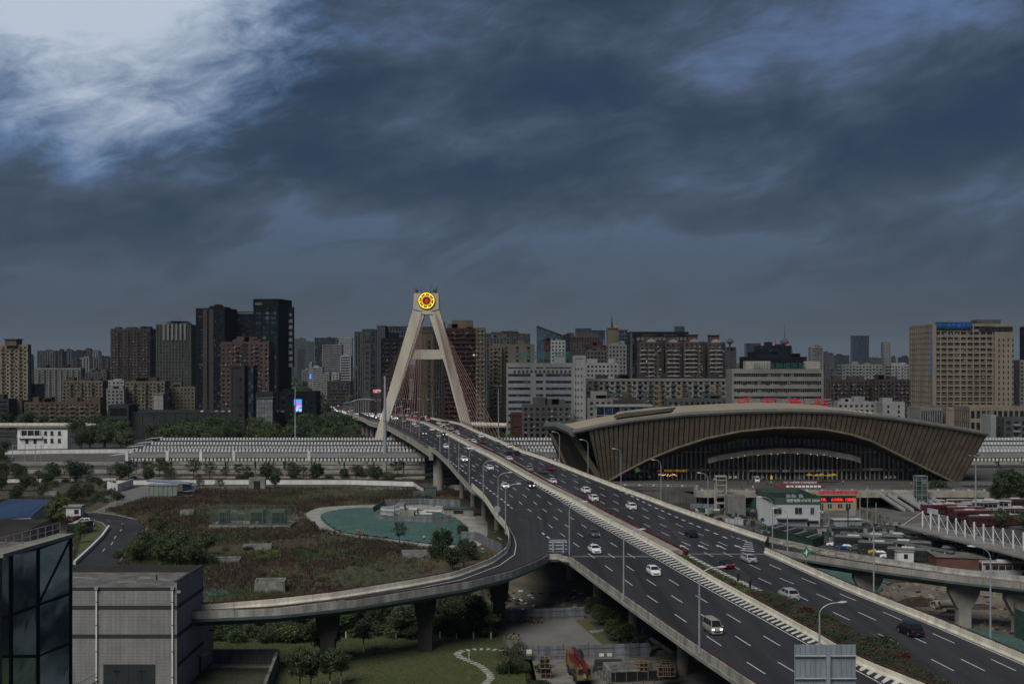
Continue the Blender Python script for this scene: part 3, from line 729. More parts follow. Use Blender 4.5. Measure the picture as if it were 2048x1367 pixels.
# overhead line portals
def portal(x,d,lab,w=9,h=8.5):
    t=thing('catenary_mast',lab,'mast',(x,d,0))
    obj('pole',MB().tube([(0,0,0),(0,0,h)],.16,6),M_galv,t);obj('arm',MB().tube([(0,0,h-.6),(w*.4,0,h-.2),(w*.4,0,h-1.6)],.08,5),M_galv,t)
for x in(25,50,71,82):p=G(x,925);portal(p.x,p.y,'slender grey catenary mast standing by the white railway house')
for o in[o for o in COL.objects if o.name.startswith('catenary_mast')]:o['group']='catenary masts by the white house'
# ------------------------------------------------------------------ walls with maroon coping
def wall_line(pts,h,lab,m=M_white,th=.3,cop=True,name='boundary_wall',panel=6.0,post=None):
    t=thing(name,lab,'wall' if 'wall' in name else 'fence');P=resample([Vector((p[0],p[1],0))for p in pts],panel)
    for i in range(len(P)-1):
        a,b=P[i],P[i+1];d=(b-a);L_=d.length;an=math.atan2(d.y,d.x);c_=(a+b)/2
        mb=MB();mb.cbox((c_.x,c_.y,h/2),(L_-.04,th,h),0,an);obj('wall_panel' if 'wall' in name else 'panel',mb,m,t)
        if cop:mb=MB();mb.cbox((c_.x,c_.y,h+.14),(L_,th+.3,.28),0,an);obj('coping',mb,M_maroon,t)
    if post:
        mb=MB()
        for p in P:mb.cbox((p.x,p.y,h/2+.1),(.12,th+.12,h+.2))
        obj('post',mb,post,t,kind='stuff')
    return t
wall_line(gpx([(232,969),(360,968),(700,968),(827,972)]),1.9,'long white boundary wall with maroon coping in front of the railway')
wall_line(gpx([(-100,966),(60,965),(232,963)]),1.7,'white boundary wall with maroon coping behind the bare shrubs at the far left')
wall_line(gpx([(827,972),(846,985)]),1.9,'short white boundary wall with coping bending toward the big bridge pier')
wall_line(gpx([(0,908),(150,906),(268,905)]),2.2,'white wall with maroon coping below the old white railway house')
wall_line(gpx([(215,978),(236,984),(266,972)]),3.0,'V-shaped white ramp wall at the top of the grey path',cop=False)
wall_line(gpx([(868,978),(985,981)]),2.0,'white wall with maroon coping in the dark under the overpass')
# ==== station hall
def SF(x,y,z5=5.0): # point on the outward leaning front
    z=15.0
    for _ in range(20):
        d=451-13*(z-z5)/25;z=H-(y-HZ)*d/F
    return Vector(((x-1024)*d/F,d,z))
topc=[(1146,864),(1200,852),(1259.6,841.5),(1373,828.7),(1486,823.3),(1576,821.6),(1671,824),(1789,837),(1883,851.8),(1930,860),(1973,868)]
botc=[(1180,962),(1217,961),(1250,942),(1295,918.6),(1353,895),(1412,876),(1480,862),(1552,855),(1600,855),(1647,858),(1700,868),(1742,881.6),(1812,917),(1883,952.5),(1902,961),(1917,961)]
ti=lambda x:float(np.interp(x,[p[0]for p in topc],[p[1]for p in topc]));bi=lambda x:float(np.interp(x,[p[0]for p in botc],[p[1]for p in botc]))
M_stn=grid_mat('station_stone',(0.225,0.185,0.132),(0.07,0.055,0.04),9.0,2.4,0.08,.85,.16,stain=.28)
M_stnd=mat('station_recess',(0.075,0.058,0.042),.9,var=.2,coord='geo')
M_stnr=mat('station_roof_sheet',(0.33,0.285,0.20),.7,var=.12,scale=.05,coord='geo',stretch=(1,.1,1))
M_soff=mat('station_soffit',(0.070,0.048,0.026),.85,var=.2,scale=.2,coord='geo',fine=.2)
M_edge=mat('station_edge',(0.13,0.125,0.12),.7,var=.15,coord='geo')
stn=thing('railway_station','broad brown station hall with bowed ribbed front arching over a dark glass facade','station')
def wall_geo(off,xs,fx,fw):
    pass
# lean of the ribs grows towards the right end
def lean(x):return 0.05+.50*max(0,(x-1300)/673)**2.0-.34*max(0,(1250-x)/104)
def rib_bot(xt):
    yt=ti(xt);y=yt
    x=xt
    while y<961:
        y+=1.0;x=xt-lean(xt)*(y-yt)
        if x<1183 or y>=bi(min(max(x,1180),1917)):break
    return x,min(y,961)
edges_=[];xt=1146.0
while xt<=1972.9:edges_.append(xt);xt+=10.2
edges_.append(1973.0)
ML_=[]
for i in range(len(edges_)-1):
    xa,xb=edges_[i],edges_[i+1]
    pts=[]
    for x in(xa,xa+(xb-xa)*.78,xb):q=rib_bot(x);pts.append((SF(x,ti(x)),SF(q[0],q[1])))
    (at,ab),(ct,cb),(bt,bb)=pts
    n=Vector((0,-1,0))*.9;bk=Vector((0,1.0,0))
    mb=MB();mb.hexa([tuple(v)for v in(ab+n,cb+n,cb+bk,ab+bk,at+n,ct+n,ct+bk,at+bk)]);obj('wall_panel',mb,M_stn,stn,fix=True)
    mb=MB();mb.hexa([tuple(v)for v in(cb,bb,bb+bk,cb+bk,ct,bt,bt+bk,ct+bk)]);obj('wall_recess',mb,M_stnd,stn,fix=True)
# arch edge moulding and the soffit running back to the glass
AX=[1217+(1902-1217)*i/60 for i in range(61)]
A_=[SF(x,bi(x))for x in AX]
obj('arch_edge',MB().tube([tuple(v+Vector((0,-.9,0)))for v in A_],.42,6),M_stn,stn)
def glz(x): # top of the glass below the arch
    u=(x-1217)/685;return bi(x)+3+15*math.sin(math.pi*min(1,max(0,u)))**1.2+(4 if u>.5 else 0)*math.sin(math.pi*u)
Bk=[]
for x in AX:v=AT(x,min(961,glz(x)),458.0);Bk.append(v)
vs=[]
for a,b in zip(A_,Bk):vs+=[tuple(a),tuple(b)]
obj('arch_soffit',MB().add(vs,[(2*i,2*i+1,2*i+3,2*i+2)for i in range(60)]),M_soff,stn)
# glass hall front
M_hall=glass_mat('hall_glass',(0.030,0.038,0.052),3.0,3.2,var=.55,rough=.10,curtain=.10)
vs=[]
for b in Bk:vs+=[(b.x,458,5),(b.x,458,b.z)]
obj('glass_front',MB().add(vs,[(2*i,2*i+2,2*i+3,2*i+1)for i in range(60)]),M_hall,stn)
M_mull=mat('mullion',(0.50,0.46,0.40),.6,var=.1)
mull=MB();x=1232
while x<1895:
    zt=AT(x,min(961,glz(x)),458).z;xx=(x-1024)*457.6/F
    if zt>6:obj('mullion',MB().box(xx-.2,xx+.2,457.2,457.9,5,zt),M_mull,stn)
    x+=9.4
for yy in(873,903,940):
    z=AT(1500,yy,457.9).z
    xs_=[x for x in AX if AT(x,glz(x),458).z>z]
    if xs_:obj('transom',MB().box((xs_[0]-1024)*458/F,(xs_[-1]-1024)*458/F,457.5,457.95,z-.15,z+.15),M_mull,stn)
# bowed canopy over the doors
cp=[(1415,915),(1440,908),(1500,899),(1560,895),(1600,895),(1650,899),(1700,908),(1718,914)]
secs=[]
for x,y in cp:
    v=AT(x,y,452);secs.append([(v.x,450,v.z),(v.x,450,v.z-1.9),(v.x,458,v.z-1.6),(v.x,458,v.z+.6)])
obj('entrance_canopy',MB().loft(secs),mat('canopy_concrete',(.36,.34,.31),.9,var=.25,scale=.3,coord='geo',stretch=(1,1,.2)),stn,fix=True)
M_warm=mat('warm_lamp',(1.0,.62,.25),.5,var=0,emit=.7)
mb=MB()
for i in range(19):x=1450+i*13.2;y=float(np.interp(x,[p[0]for p in cp],[p[1]for p in cp]))+10;v=AT(x,y+(i%3),451-(i%2));mb.cbox(v,(.2,.2,.2))
for i in range(14):v=AT(1318+i*2.6+random.random()*1.5,948+random.random()*3,456);mb.cbox(v,(.3,.2,.25))
obj('lamp',mb,M_warm,stn,kind='stuff')
# shop and entrance sign bands
M_band=mat('sign_band',(.022,.02,.022),.6,var=.1);M_beige=mat('beige_beam',(.24,.21,.165),.8,var=.1);M_navy=mat('navy_sign',(.012,.028,.07),.5,var=0);M_teal=mat('teal_sign',(.02,.09,.10),.5,var=0)
M_wht=mat('white_lettering',(.75,.75,.75),.6,var=0);M_yel=mat('yellow_lettering',(.8,.55,.05),.6,var=0,emit=.15);M_redt=mat('red_lettering',(.8,.03,.03),.5,var=0,emit=.35);M_grn=mat('green_logo',(.13,.40,.06),.5,var=0,emit=.1)
def band(x0,x1,y0,y1,m,nm='sign_band',d=456.0,dp=.8,par=stn):
    a,b=AT(x0,y0,d),AT(x1,y1,d);return obj(nm,MB().box(a.x,b.x,d,d+dp,b.z,a.z),m,par)
band(1254,1372,937.5,945,M_band);band(1372,1434,937,941,M_beige);band(1496,1643,939,943.5,M_beige);band(1497,1512,938.5,943.5,M_teal,'direction_sign',455.6);band(1558,1587,939,944,M_navy,'direction_sign',455.6);band(1630,1643,938,944,M_navy,'direction_sign',455.6)
band(1686,1850,936,940,M_beige);band(1740,1764,935,940.5,mat('pale_sign',(.3,.31,.3),.6,var=0),'direction_sign',455.6);band(1810,1834,936,945,M_navy,'direction_sign',455.6)
band(1496,1498.5,943,962,M_beige,'portal_post');band(1641,1644,943,962,M_beige,'portal_post')
v=AT(1274.5,939.5,455.3);mb=MB();mb.tube([(v.x,v.y,v.z),(v.x,v.y+.3,v.z)],.85,16);obj('round_logo',mb,M_grn,stn,fix=True)
text('P',1.1,M_wht,(v.x,v.y-.05,v.z),parent=stn);v=AT(1289,941.5,455.8);text('德克士',1.25,M_wht,v,parent=stn)
v=AT(1319,941,455.8);text('china',.8,M_redt,v,parent=stn);v=AT(1342,941,455.8);text('美食城小吃',1.0,M_yel,v,parent=stn);v=AT(1364,941,455.8);text('特色餐饮',1.0,M_yel,v,parent=stn)
v=AT(1505,941,455.4);text('进站口',.7,M_wht,v,parent=stn);v=AT(1572,941.5,455.4);text('进站口',.9,M_wht,v,parent=stn);v=AT(1637,941,455.4);text('出口',.9,M_wht,v,parent=stn);v=AT(1822,939,455.4);text('进站口',.9,M_wht,v,parent=stn)
M_led=mat('green_led',(.10,.20,.03),.5,var=0,emit=.05);M_blk=mat('screen_black',(.008,.012,.02),.3,var=0)
for x,y,s in((1475,881,.8),(1508,919,.8)):
    a=AT(x,y,456.9);text('2351 1740 0925\n1108 1652 2017',s,M_led,a,parent=stn,name='departure_lettering')
for x0,x1,m in((1278,1284,M_white),(1296,1302,M_white),(1508,1509,M_white),(1526,1527,M_white),(1541,1545,M_yel),(1770,1774,M_white),(1779,1783,M_white),(1788,1792,M_white),(1458,1463,M_white),(1467,1474,M_white)):
    band(x0,x1,951,956 if m is M_white else 958,m,'poster',455.5,.1)
band(1284,1289,951,962,mat('door_brown',(.10,.035,.02),.6,var=0),'door',455.6,.2);band(1347,1351,951,962,MATS['door_brown'],'door',455.6,.2)
# roof, back rim, left end frame
TF=[SF(1146+(1973-1146)*i/48,ti(1146+(1973-1146)*i/48))for i in range(49)]
bk0=AT(1093,852,512)
secs=[]
for i,v in enumerate(TF):
    t=i/48;bx=bk0.x+(TF[-1].x+3-bk0.x)*t;bz=v.z+1.2*math.sin(math.pi*t)-.8
    if i<9:bz=min(bz,AT(1093+(1190-1093)*i/8,852-17*i/8,512).z)
    mid=Vector(((v.x+bx)/2,(v.y+512)/2,max(v.z,bz)+.5+1.0*math.sin(math.pi*t)))
    secs.append((v,mid,Vector((bx,512,bz))))
vs=[tuple(p)for s in secs for p in s]
obj('roof',MB().add(vs,[(3*i+k,3*i+3+k,3*i+4+k,3*i+1+k)for i in range(48)for k in(0,1)]),M_stnr,stn,fix=True)
obj('roof_edge',MB().tube([tuple(v+Vector((0,-.6,.1)))for v in TF],.85,8),M_edge,stn)
obj('roof_edge',MB().tube([tuple(TF[0]+Vector((0,-.6,0))),tuple(secs[0][1]),tuple(secs[0][2])],1.5,8),M_edge,stn)
obj('roof_edge',MB().tube([tuple(TF[-1]),tuple(secs[-1][1]),tuple(secs[-1][2])],.8,8),M_edge,stn)
obj('rear_wall',MB().add([(secs[0][2].x+6,511,5),(secs[-1][2].x-8,511,5)]+[(s[2].x,511,s[2].z)for s in secs[::-1]],[tuple(range(51))]),M_stnd,stn)
f0=SF(1183,961);
def leg(a,b,w,dpt,nm='end_leg'):
    a,b=Vector(a),Vector(b);mb=MB();mb.hexa([(b.x,b.y,b.z),(b.x+w,b.y,b.z),(b.x+w,b.y+dpt,b.z),(b.x,b.y+dpt,b.z),(a.x,a.y,a.z),(a.x+w,a.y,a.z),(a.x+w,a.y+dpt,a.z),(a.x,a.y+dpt,a.z)]);obj(nm,mb,M_stn,stn,fix=True)
leg(AT(1137,868,447),AT(1196,961,452),2.3,3)
leg(AT(1094,856,508),AT(1128,916,505),2.0,3)
leg(AT(1098,866,500),AT(1135,940,498),6,1,'end_wall')
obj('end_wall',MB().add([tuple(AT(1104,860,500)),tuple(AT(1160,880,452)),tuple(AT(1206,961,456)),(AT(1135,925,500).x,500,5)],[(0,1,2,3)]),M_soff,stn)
# louvred roof light on the left, parapet lights on the right
mb=MB()
for i in range(22):
    t=i/21;a=AT(1228+108*t,838-14*t,452);b=AT(1262+104*t,829.5-10*t,500);a.z+=.4;b.z+=.6
    obj('roof_slat',MB().hexa([(a.x,a.y,a.z),(a.x+1.1,a.y,a.z),(b.x+1.1,b.y,b.z),(b.x,b.y,b.z),(a.x,a.y,a.z+1.0),(a.x+.5,a.y,a.z+1.0),(b.x+.5,b.y,b.z+1.0),(b.x,b.y,b.z+1.0)]),mat('slat_bronze',(.085,.075,.055),.7,var=.1),stn)
for i in range(9):
    p=AT(1660+i*10,820.5+i*.75,455);obj('roof_lamp',MB().cbox((p.x,p.y,p.z),(.9,.9,1.1)),mat('cream_lamp',(.5,.42,.26),.6,var=0),stn)
mb=MB()
for i in range(16):
    x=1468+i*12;p=AT(x,818,470);mb.tube([(p.x,470,p.z-1.5),(p.x+.7,470,p.z+.6)],.09,4)
obj('roof_railing',mb,M_dark,stn,kind='stuff')
# the red station name on the roof
sg=thing('roof_sign','large red station name on pale panels standing on top of the hall roof','sign')
M_panel=mat('sign_panel',(.20,.19,.19),.7,var=.2);M_sred=mat('sign_red',(.42,.012,.025),.5,var=0,emit=.12)
for k,ch in enumerate('成都南站'):
    a=AT(1486+52*k,805.5,478);text(ch,4.0,M_sred,(a.x,a.y-.3,a.z-.15),parent=sg,ext=.12,sx=1.35)
for k in range(7):
    a=AT(1466+k*28.4,797,478.3);b=AT(1466+(k+1)*28.4-2,799.8,478.3)
    for dz in(0,6.0,11.5):
        obj('panel',MB().box(a.x,b.x,478.2,478.5,b.z-dz*478.3/F*1.0,a.z-dz*478.3/F),M_panel,sg)
for k in range(8):
    a=AT(1466+k*28.4,797,478.8);obj('post',MB().box(a.x-.12,a.x+.12,478.6,478.9,a.z-5.5,a.z+.1),M_dark,sg)
# ==== raised station square
M_sq=mat('square_paving',(.095,.088,.082),.9,var=.18,scale=.08,coord='geo',fine=.08)
M_rw=grid_mat('retaining_wall_stone',(.135,.13,.125),(.05,.05,.05),2.4,1.4,.06,.9,.2,stain=.45)
sq=[(36,430),(62,423),(62,408),(128,408),(152,408),(152,433),(210,433),(210,520),(10,520)]
obj('station_square',MB().prism(sq,3.9,5.0),M_sq,kind='structure')
obj('retaining_wall',MB().box(20,61.4,424.5,425.2,0,3.9),M_rw,None,'long stained stone retaining wall below the station square beside the overpass','wall')
obj('retaining_wall',MB().box(152,215,433.5,434.2,0,5.0),M_rw,None,'grey retaining wall behind the trees at the far right of the square','wall')
t=thing('balcony','curved concrete balcony edge of the station square on round columns','balcony')
obj('edge_beam',MB().prism([(61.0,407.0),(59.2,408.5),(58.6,411),(59,414),(62,415),(152.4,415),(152.4,407)],3.6,5.25),mat('balcony_concrete',(.34,.31,.25),.9,var=.25,scale=.3,coord='geo',stretch=(1,1,.2)),t)
for x in(61.5,78,95,112,128,140,150):obj('column',MB().tube([(x,412,0),(x,412,3.6)],.75,12),M_conc,t)
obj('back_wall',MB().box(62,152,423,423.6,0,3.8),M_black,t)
def railing(pts,h,lab,z=0.0,m=M_galv,step=1.6,name='railing',flags=False):
    t=thing(name,lab,'railing');P=resample([Vector((p[0],p[1],z if len(p)<3 else p[2]))for p in pts],step)
    mb=MB()
    for hh in(h,h*.5):mb.tube([(p.x,p.y,p.z+hh)for p in P],.05,4)
    obj('rail',mb,m,t);mb=MB()
    for p in P:mb.cbox((p.x,p.y,p.z+h/2),(.07,.07,h))
    obj('post',mb,m,t,kind='stuff')
    if flags:
        mb=MB()
        for i,p in enumerate(P):
            if i%3==1:mb.cbox((p.x+.5,p.y-.1,p.z+h*.62),(.75,.05,.55))
        obj('notice_panel',mb,mat('pale_blue_notice',(.42,.52,.56),.6,var=.1),t,kind='stuff')
    return t
railing([(59,414),(59.2,409),(61.5,407.3),(121,407.3)],1.15,'steel railing with pale notices along the balcony edge of the square',5.25,flags=True)
railing([(134,407.3),(152,407.3)],1.15,'short steel railing with notices right of the stairs',5.25,flags=True)
railing([(36,429),(61,424)],1.1,'steel railing on the stained retaining wall',5.0,flags=True)
railing([(152,432.6),(210,432.6)],1.0,'steel railing above the right retaining wall',5.0)
# stairs and escalators
def stair(x0,w,lab,esc=False):
    t=thing('escalator' if esc else 'staircase',lab,'escalator' if esc else 'staircase');n=22
    for i in range(n):
        z=5.0*(1-i/n);y=409-11*i/n;xx=x0+6.2*i/n
        obj('step',MB().box(xx,xx+w,y-.5,y,max(0,z-.6),z),mat('stair_tread',(.085,.083,.08),.8,var=.1),t)
    for s in(0,w):
        mb=MB();a=(x0+s-.15,409,5.0);b=(x0+s+6.1,398,.0)
        mb.hexa([(a[0],a[1],a[2]-.2),(a[0]+.25,a[1],a[2]-.2),(b[0]+.25,b[1],b[2]),(b[0],b[1],b[2]),(a[0],a[1],a[2]+1),(a[0]+.25,a[1],a[2]+1),(b[0]+.25,b[1],b[2]+1),(b[0],b[1],b[2]+1)])
        obj('balustrade',mb,mat('pale_balustrade',(.33,.34,.34),.5,var=.1),t,fix=True)
stair(116.5,2.6,'left dark stairs with pale balustrades down from the square',False)
stair(122.5,1.1,'left of the two narrow escalators beside the stairs',True)
stair(124.8,1.1,'right of the two narrow escalators beside the stairs',True)
stair(128.6,2.6,'right dark stairs with pale balustrades next to the glass lift',False)
# glass lift tower
t=thing('lift_tower','green framed glass lift tower at the right end of the balcony','lift tower',(127.8+0,404,0));t.location=((1841-1024)*404/F,404,0)
obj('glass_shaft',MB().box(-1.55,1.55,-1.4,1.4,0,10.6),glass_mat('lift_glass',(.055,.075,.07),1.5,1.4,var=.4,curtain=.1),t)
for x in(-1.7,0,1.7):
    for y in(-1.5,1.5):obj('frame_post',MB().cbox((x,y,5.4),(.16,.16,10.8)),mat('lift_frame',(.22,.27,.25),.5,var=.1),t)
for i in range(8):obj('frame_rail',MB().box(-1.78,1.78,-1.58,1.58,i*1.52+.1,i*1.52+.22),MATS['lift_frame'],t)
# unfinished concrete lift frame on the left
t=thing('lift_scaffold','bare white concrete lift frame standing beside the curved balcony','concrete tower',((1441-1024)*402/F,402,0))
for x in(-1.6,1.6):
    for y in(-1.4,1.4):obj('post',MB().cbox((x,y,5.3),(.34,.34,10.6)),mat('raw_concrete',(.36,.35,.32),.9,var=.2,coord='geo'),t)
for z in(2.3,4.9,8.0,9.6,10.7):obj('ring_beam',MB().box(-1.75,1.75,-1.55,1.55,z,z+.3)if z>10 else MB().box(-1.75,1.75,-1.6,-1.3,z,z+.3).box(-1.75,1.75,1.3,1.6,z,z+.3),MATS['raw_concrete'],t)
obj('roof_arm',MB().box(-2.3,-1.7,-1,1,9.7,9.95),MATS['raw_concrete'],t)
# parasols, banner, police buggy stall
M_ysol=mat('yellow_canvas',(.34,.24,.03),.8,var=.15)
for i,x in enumerate((1616,1628,1640,1652,1664)):
    p=AT(x,962,447);p.z=5.0
    t=thing('parasol','faded yellow parasol in front of the station doors','parasol',(p.x,445-(i%2)*2.2,5.0),group='yellow parasols before the station doors')
    n=8;mb=MB();mb.add([(0,0,3.3)]+[(1.45*math.cos(a),1.45*math.sin(a),2.5)for a in[2*math.pi*k/n for k in range(n)]],[(0,k+1,(k+1)%n+1)for k in range(n)])
    obj('canopy',mb,M_ysol,t);obj('pole',MB().tube([(0,0,0),(0,0,3.3)],.05,5),M_galv,t)
def banner(x0,x1,y0,y1,d,lab,txt,m,tm,size,zb=5.0,frame=None):
    a,b=AT(x0,y0,d),AT(x1,y1,d);t=thing('banner',lab,'banner');obj('board',MB().box(a.x,b.x,d,d+.12,b.z,a.z),m,t)
    for x in(a.x+.2,b.x-.2):obj('post',MB().cbox((x,d+.2,(zb+b.z)/2),(.1,.1,max(.1,b.z-zb))),M_dark,t)
    if txt:text(txt,size,tm,((a.x+b.x)/2,d-.06,(a.z+b.z)/2),parent=t)
M_bred=mat('banner_red',(.28,.02,.03),.7,var=.1)
banner(1563,1637,962.5,966.5,436,'long red banner with white lettering below the yellow parasols','万众一心抗疫情 众志成城战疫情',M_bred,M_wht,.8)
banner(1550,1650,970.5,974.5,425,'low red and white notice fence on the square','',M_bred,M_wht,.8)
a=AT(1612,971.5,424.6);mb=MB()
for k in range(9):mb.cbox((a.x-6+k*1.3,424.6,a.z-.1),(1.05,.08,.65))
obj('notice_sheet',mb,M_wht,bpy.data.objects['banner.001'],kind='stuff')
# ==== buildings
GL_dark=glass_mat('dark_glazing',(0.016,0.020,0.026),1.7,1.6,var=.6,curtain=.10)
GL_blue=glass_mat('blue_glazing',(0.016,0.030,0.055),1.7,1.9,var=.5,rough=.08,curtain=.05)
GL_warm=glass_mat('flat_glazing',(0.022,0.022,0.023),1.4,1.5,var=.6,curtain=.16,lit=.0012)
GL_black=glass_mat('black_glazing',(0.008,0.012,0.018),1.8,1.2,var=.5,rough=.1,curtain=.06,lit=.001)
def W(name,c,v=.14):return mat(name,tuple(q*(.60 if max(c)>.31 else .46 if max(c)>.14 else .7)for q in c),.9,var=v,scale=.09,fine=.08,finescale=1.5,coord='geo',stretch=(1,1,.3),spec=.12)
W_tan=W('tan_render',(.27,.235,.175));W_tan2=W('sand_render',(.30,.26,.20));W_brown=W('brown_cladding',(.085,.070,.062));W_grey=W('grey_cladding',(.17,.175,.18));W_dgrey=W('dark_grey_cladding',(.055,.060,.066))
W_lgrey=W('light_grey_cladding',(.32,.32,.315));W_white=W('white_tile',(.46,.465,.465));W_pink=W('pink_tile',(.185,.135,.122));W_black=W('black_cladding',(.013,.016,.021));W_beige=W('beige_stone',(.40,.345,.26));W_red=W('red_brown',(.082,.042,.036));W_green=W('green_tile',(.085,.14,.105));W_dred=W('dusty_rose',(.15,.12,.115));W_navy=W('navy_cladding',(.018,.026,.045))
M_ac=mat('ac_unit',(.30,.30,.29),.7,var=.1)
seed_b=[0]
def building(name,label,x0,x1,yt,D,style='grid',wall=W_tan,glass=GL_warm,fh=3.0,bw=3.2,depth=16,yaw=0.0,band=.5,pw=.5,prot=.35,huts=2,par=1.0,cat='building',base=0.0,zt=None,ac=0.0,balc=None,hutm=None,crown=None,sides=True,group=None,lowz=None,adj=True):
    seed_b[0]+=1;rnd=random.Random(seed_b[0]*13)
    if adj: # the traced outline includes the side wall that turns away from the viewer
        q=(D+depth)/D;lim=.45*(x1-x0)
        if x0>1024:x0+=min(lim,(x0-1024)*(q-1))
        if x1<1024:x1+=max(-lim,(x1-1024)*(q-1))
    X0,X1=(x0-1024)*D/F,(x1-1024)*D/F;ztop=(H-(yt-HZ)*D/F)if zt is None else zt
    w=(X1-X0)/2;t=thing(name,label,cat,((X0+X1)/2,D+depth/2,base),R(yaw),group);h=ztop-base;dp=depth/2
    obj('glazing',MB().box(-w,w,-dp,dp,0,h-.2),glass,t)
    nf=max(1,int(round(h/fh)));fh=h/nf;z0=max(0,lowz or 0)
    mb=MB()
    if style!='vert' or band>0:
        for i in range(nf+1):
            z=i*fh
            if z<z0-fh:continue
            if style=='curtain':mb.box(-w-.08,w+.08,-dp-.08,dp+.08,z-.12,z+.12)
            else:mb.box(-w-prot,w+prot,-dp-prot,dp+prot,max(0,z-fh*band*.62),min(h,z+fh*band*.38))
        obj('floor_band',mb,wall,t,kind='stuff')
    nb=max(1,int(round(2*w/bw)));bwx=2*w/nb;mb=MB()
    if style in('grid','vert','balcony','curtain'):
        pp=prot*(1.18 if style!='vert' else 1.5)if style!='curtain' else .12;hw=bwx*pw/2 if style!='curtain' else .09
        for i in range(nb+1):
            x=-w+i*bwx;a,b=max(-w-pp,x-hw),min(w+pp,x+hw);mb.box(a,b,-dp-pp,-dp+.1,0,h)
        if sides:
            ns=max(1,int(round(depth/bw)));bs=depth/ns
            for i in range(ns+1):
                y=-dp+i*bs
                for sx in(-1,1):
                    a,b=(w-.1,w+pp)if sx>0 else(-w-pp,-w+.1);mb.box(a,b,max(-dp-pp+.01,y-hw),min(dp+pp,y+hw),0,h)
        obj('pier',mb,wall,t,kind='stuff')
    elif style=='bands':
        obj('corner_pier',MB().box(-w-prot*1.1,-w+.7,-dp-prot*1.1,dp,0,h),wall,t);obj('corner_pier',MB().box(w-.7,w+prot*1.1,-dp-prot*1.1,dp,0,h),wall,t)
    if balc:
        mb=MB();every,bm_=balc
        for i in range(nb):
            if i%every==every-1:
                for k in range(1,nf):
                    if k*fh<z0:continue
                    x=-w+(i+.5)*bwx;mb.box(x-bwx*.46,x+bwx*.46,-dp-1.25,-dp-prot+.05,k*fh-.12,k*fh+.95)
        if mb.v:obj('balcony',mb,bm_,t,kind='stuff')
    if ac>0:
        mb=MB()
        for i in range(nb):
            for k in range(1,nf):
                if k*fh>=z0 and rnd.random()<ac:
                    x=-w+(i+rnd.choice((.08,.92)))*bwx;mb.box(x-.45,x+.45,-dp-prot-.85,-dp-prot*1.1,k*fh-.3,k*fh+.5)
        if mb.v:obj('air_conditioner',mb,M_ac,t,kind='stuff')
     # roof: parapet and huts
    mb=MB();p=prot+.05
    for a in((-w-p,w+p,-dp-p,-dp+.1),(-w-p,w+p,dp-.1,dp+p),(-w-p,-w+.1,-dp+.101,dp-.101),(w-.1,w+p,-dp+.101,dp-.101)):mb.box(*a,h+.001,h+par)
    mb.box(-w-.02,w+.02,-dp-.02,dp+.02,h-.19,h+.05)
    obj('roof',mb,wall,t)
    for k in range(huts):
        hw_=rnd.uniform(2,4.5);hw_=min(hw_,w*.7);x=rnd.uniform(-w+hw_,w-hw_);hh=rnd.uniform(2.2,5)
        obj('roof_hut',MB().box(x-hw_,x+hw_,-dp*.4,dp*.6,h,h+hh),hutm or wall,t)
        if rnd.random()<.6:obj('antenna',MB().tube([(x,0,h+hh),(x,0,h+hh+rnd.uniform(2,6))],.12,4),M_dark,t)
    t['h']=h;return t,w,dp,h
def vtext(t,chars,size,x,y,ztop,m,gap=1.25,name='lettering'):
    for i,ch in enumerate(chars):
        if ch.strip():text(ch,size,m,(x,y,ztop-i*size*gap),parent=t,ext=.08,name=name)
M_lw=mat('lit_white_letters',(.22,.23,.25),.5,var=0,emit=.04);M_lb=mat('lit_blue_letters',(.02,.09,.40),.5,var=0,emit=.22);M_lg=mat('green_neon_frame',(.02,.10,.085),.5,var=0);M_lr=mat('red_letters',(.45,.02,.02),.5,var=0,emit=.06);M_lgrey=mat('grey_letters',(.22,.22,.23),.5,var=0)
B=building
# ---- left
t,w,dp,h=B('apartment_tower','tall tan apartment tower cut by the left picture edge, flat hat on its roof',-40,55,691,1000,'balcony',W_beige,bw=3.4,depth=6,adj=False,ac=.5,balc=(2,W_tan),huts=0,prot=.4)
obj('roof_hut',MB().box(2,11,-6,6,h,h+4.8),W_tan,t);obj('roof_hat',MB().box(1,12,-7,7,h+4.8,h+5.4),W_tan,t)
B('apartment_slab','dark brown apartment slab left of the tower with the disc roof',222,311,659.5,1300,'balcony',W_brown,GL_dark,bw=3.3,depth=20,balc=(3,W_brown),huts=4,ac=.2,par=1.4)
t,w,dp,h=B('apartment_tower','grey apartment tower crowned by a flat round disc',313,394,650.5,1210,'vert',W('warm_grey',(.15,.145,.135)),glass_mat('teal_glazing',(.015,.045,.042),1.6,1.6,var=.5,curtain=.06),bw=3.0,depth=24,band=.35,pw=.55,huts=0)
obj('crown',MB().box(-8,12,-8,8,h,h+3.0),MATS['warm_grey'],t);mb=MB();mb.tube([(2,0,h+3.0),(2,0,h+4.2)],[6,10.5],24);obj('roof_disc',mb,MATS['warm_grey'],t)
for x in(-9,-5,-1,3,7,11):obj('crown_pier',MB().box(x-.9,x+.9,-dp-1.6,-dp-.4,h-14,h+1.5),W_lgrey,t)
obj('antenna',MB().tube([(2,0,h+4),(2,0,h+9)],.15,4),M_dark,t)
t,w,dp,h=B('glass_tower','black glass tower forming the left wing of the twin towers',396,470,618.5,960,'bands',W_black,GL_black,fh=3.6,band=.34,depth=26,huts=0,yaw=-8,prot=.25)
for i,(a,b,c)in enumerate([(-4,4,3),(-2,9,2.2),(0,3,4.2)]):obj('roof_plant',MB().box(a,b,-5,5,h,h+c),W_black,t)
for x in(-w+7,-w+12):obj('panel_column',MB().box(x-1.6,x+1.6,-dp-.5,-dp+.1,0,h),W_brown,t)
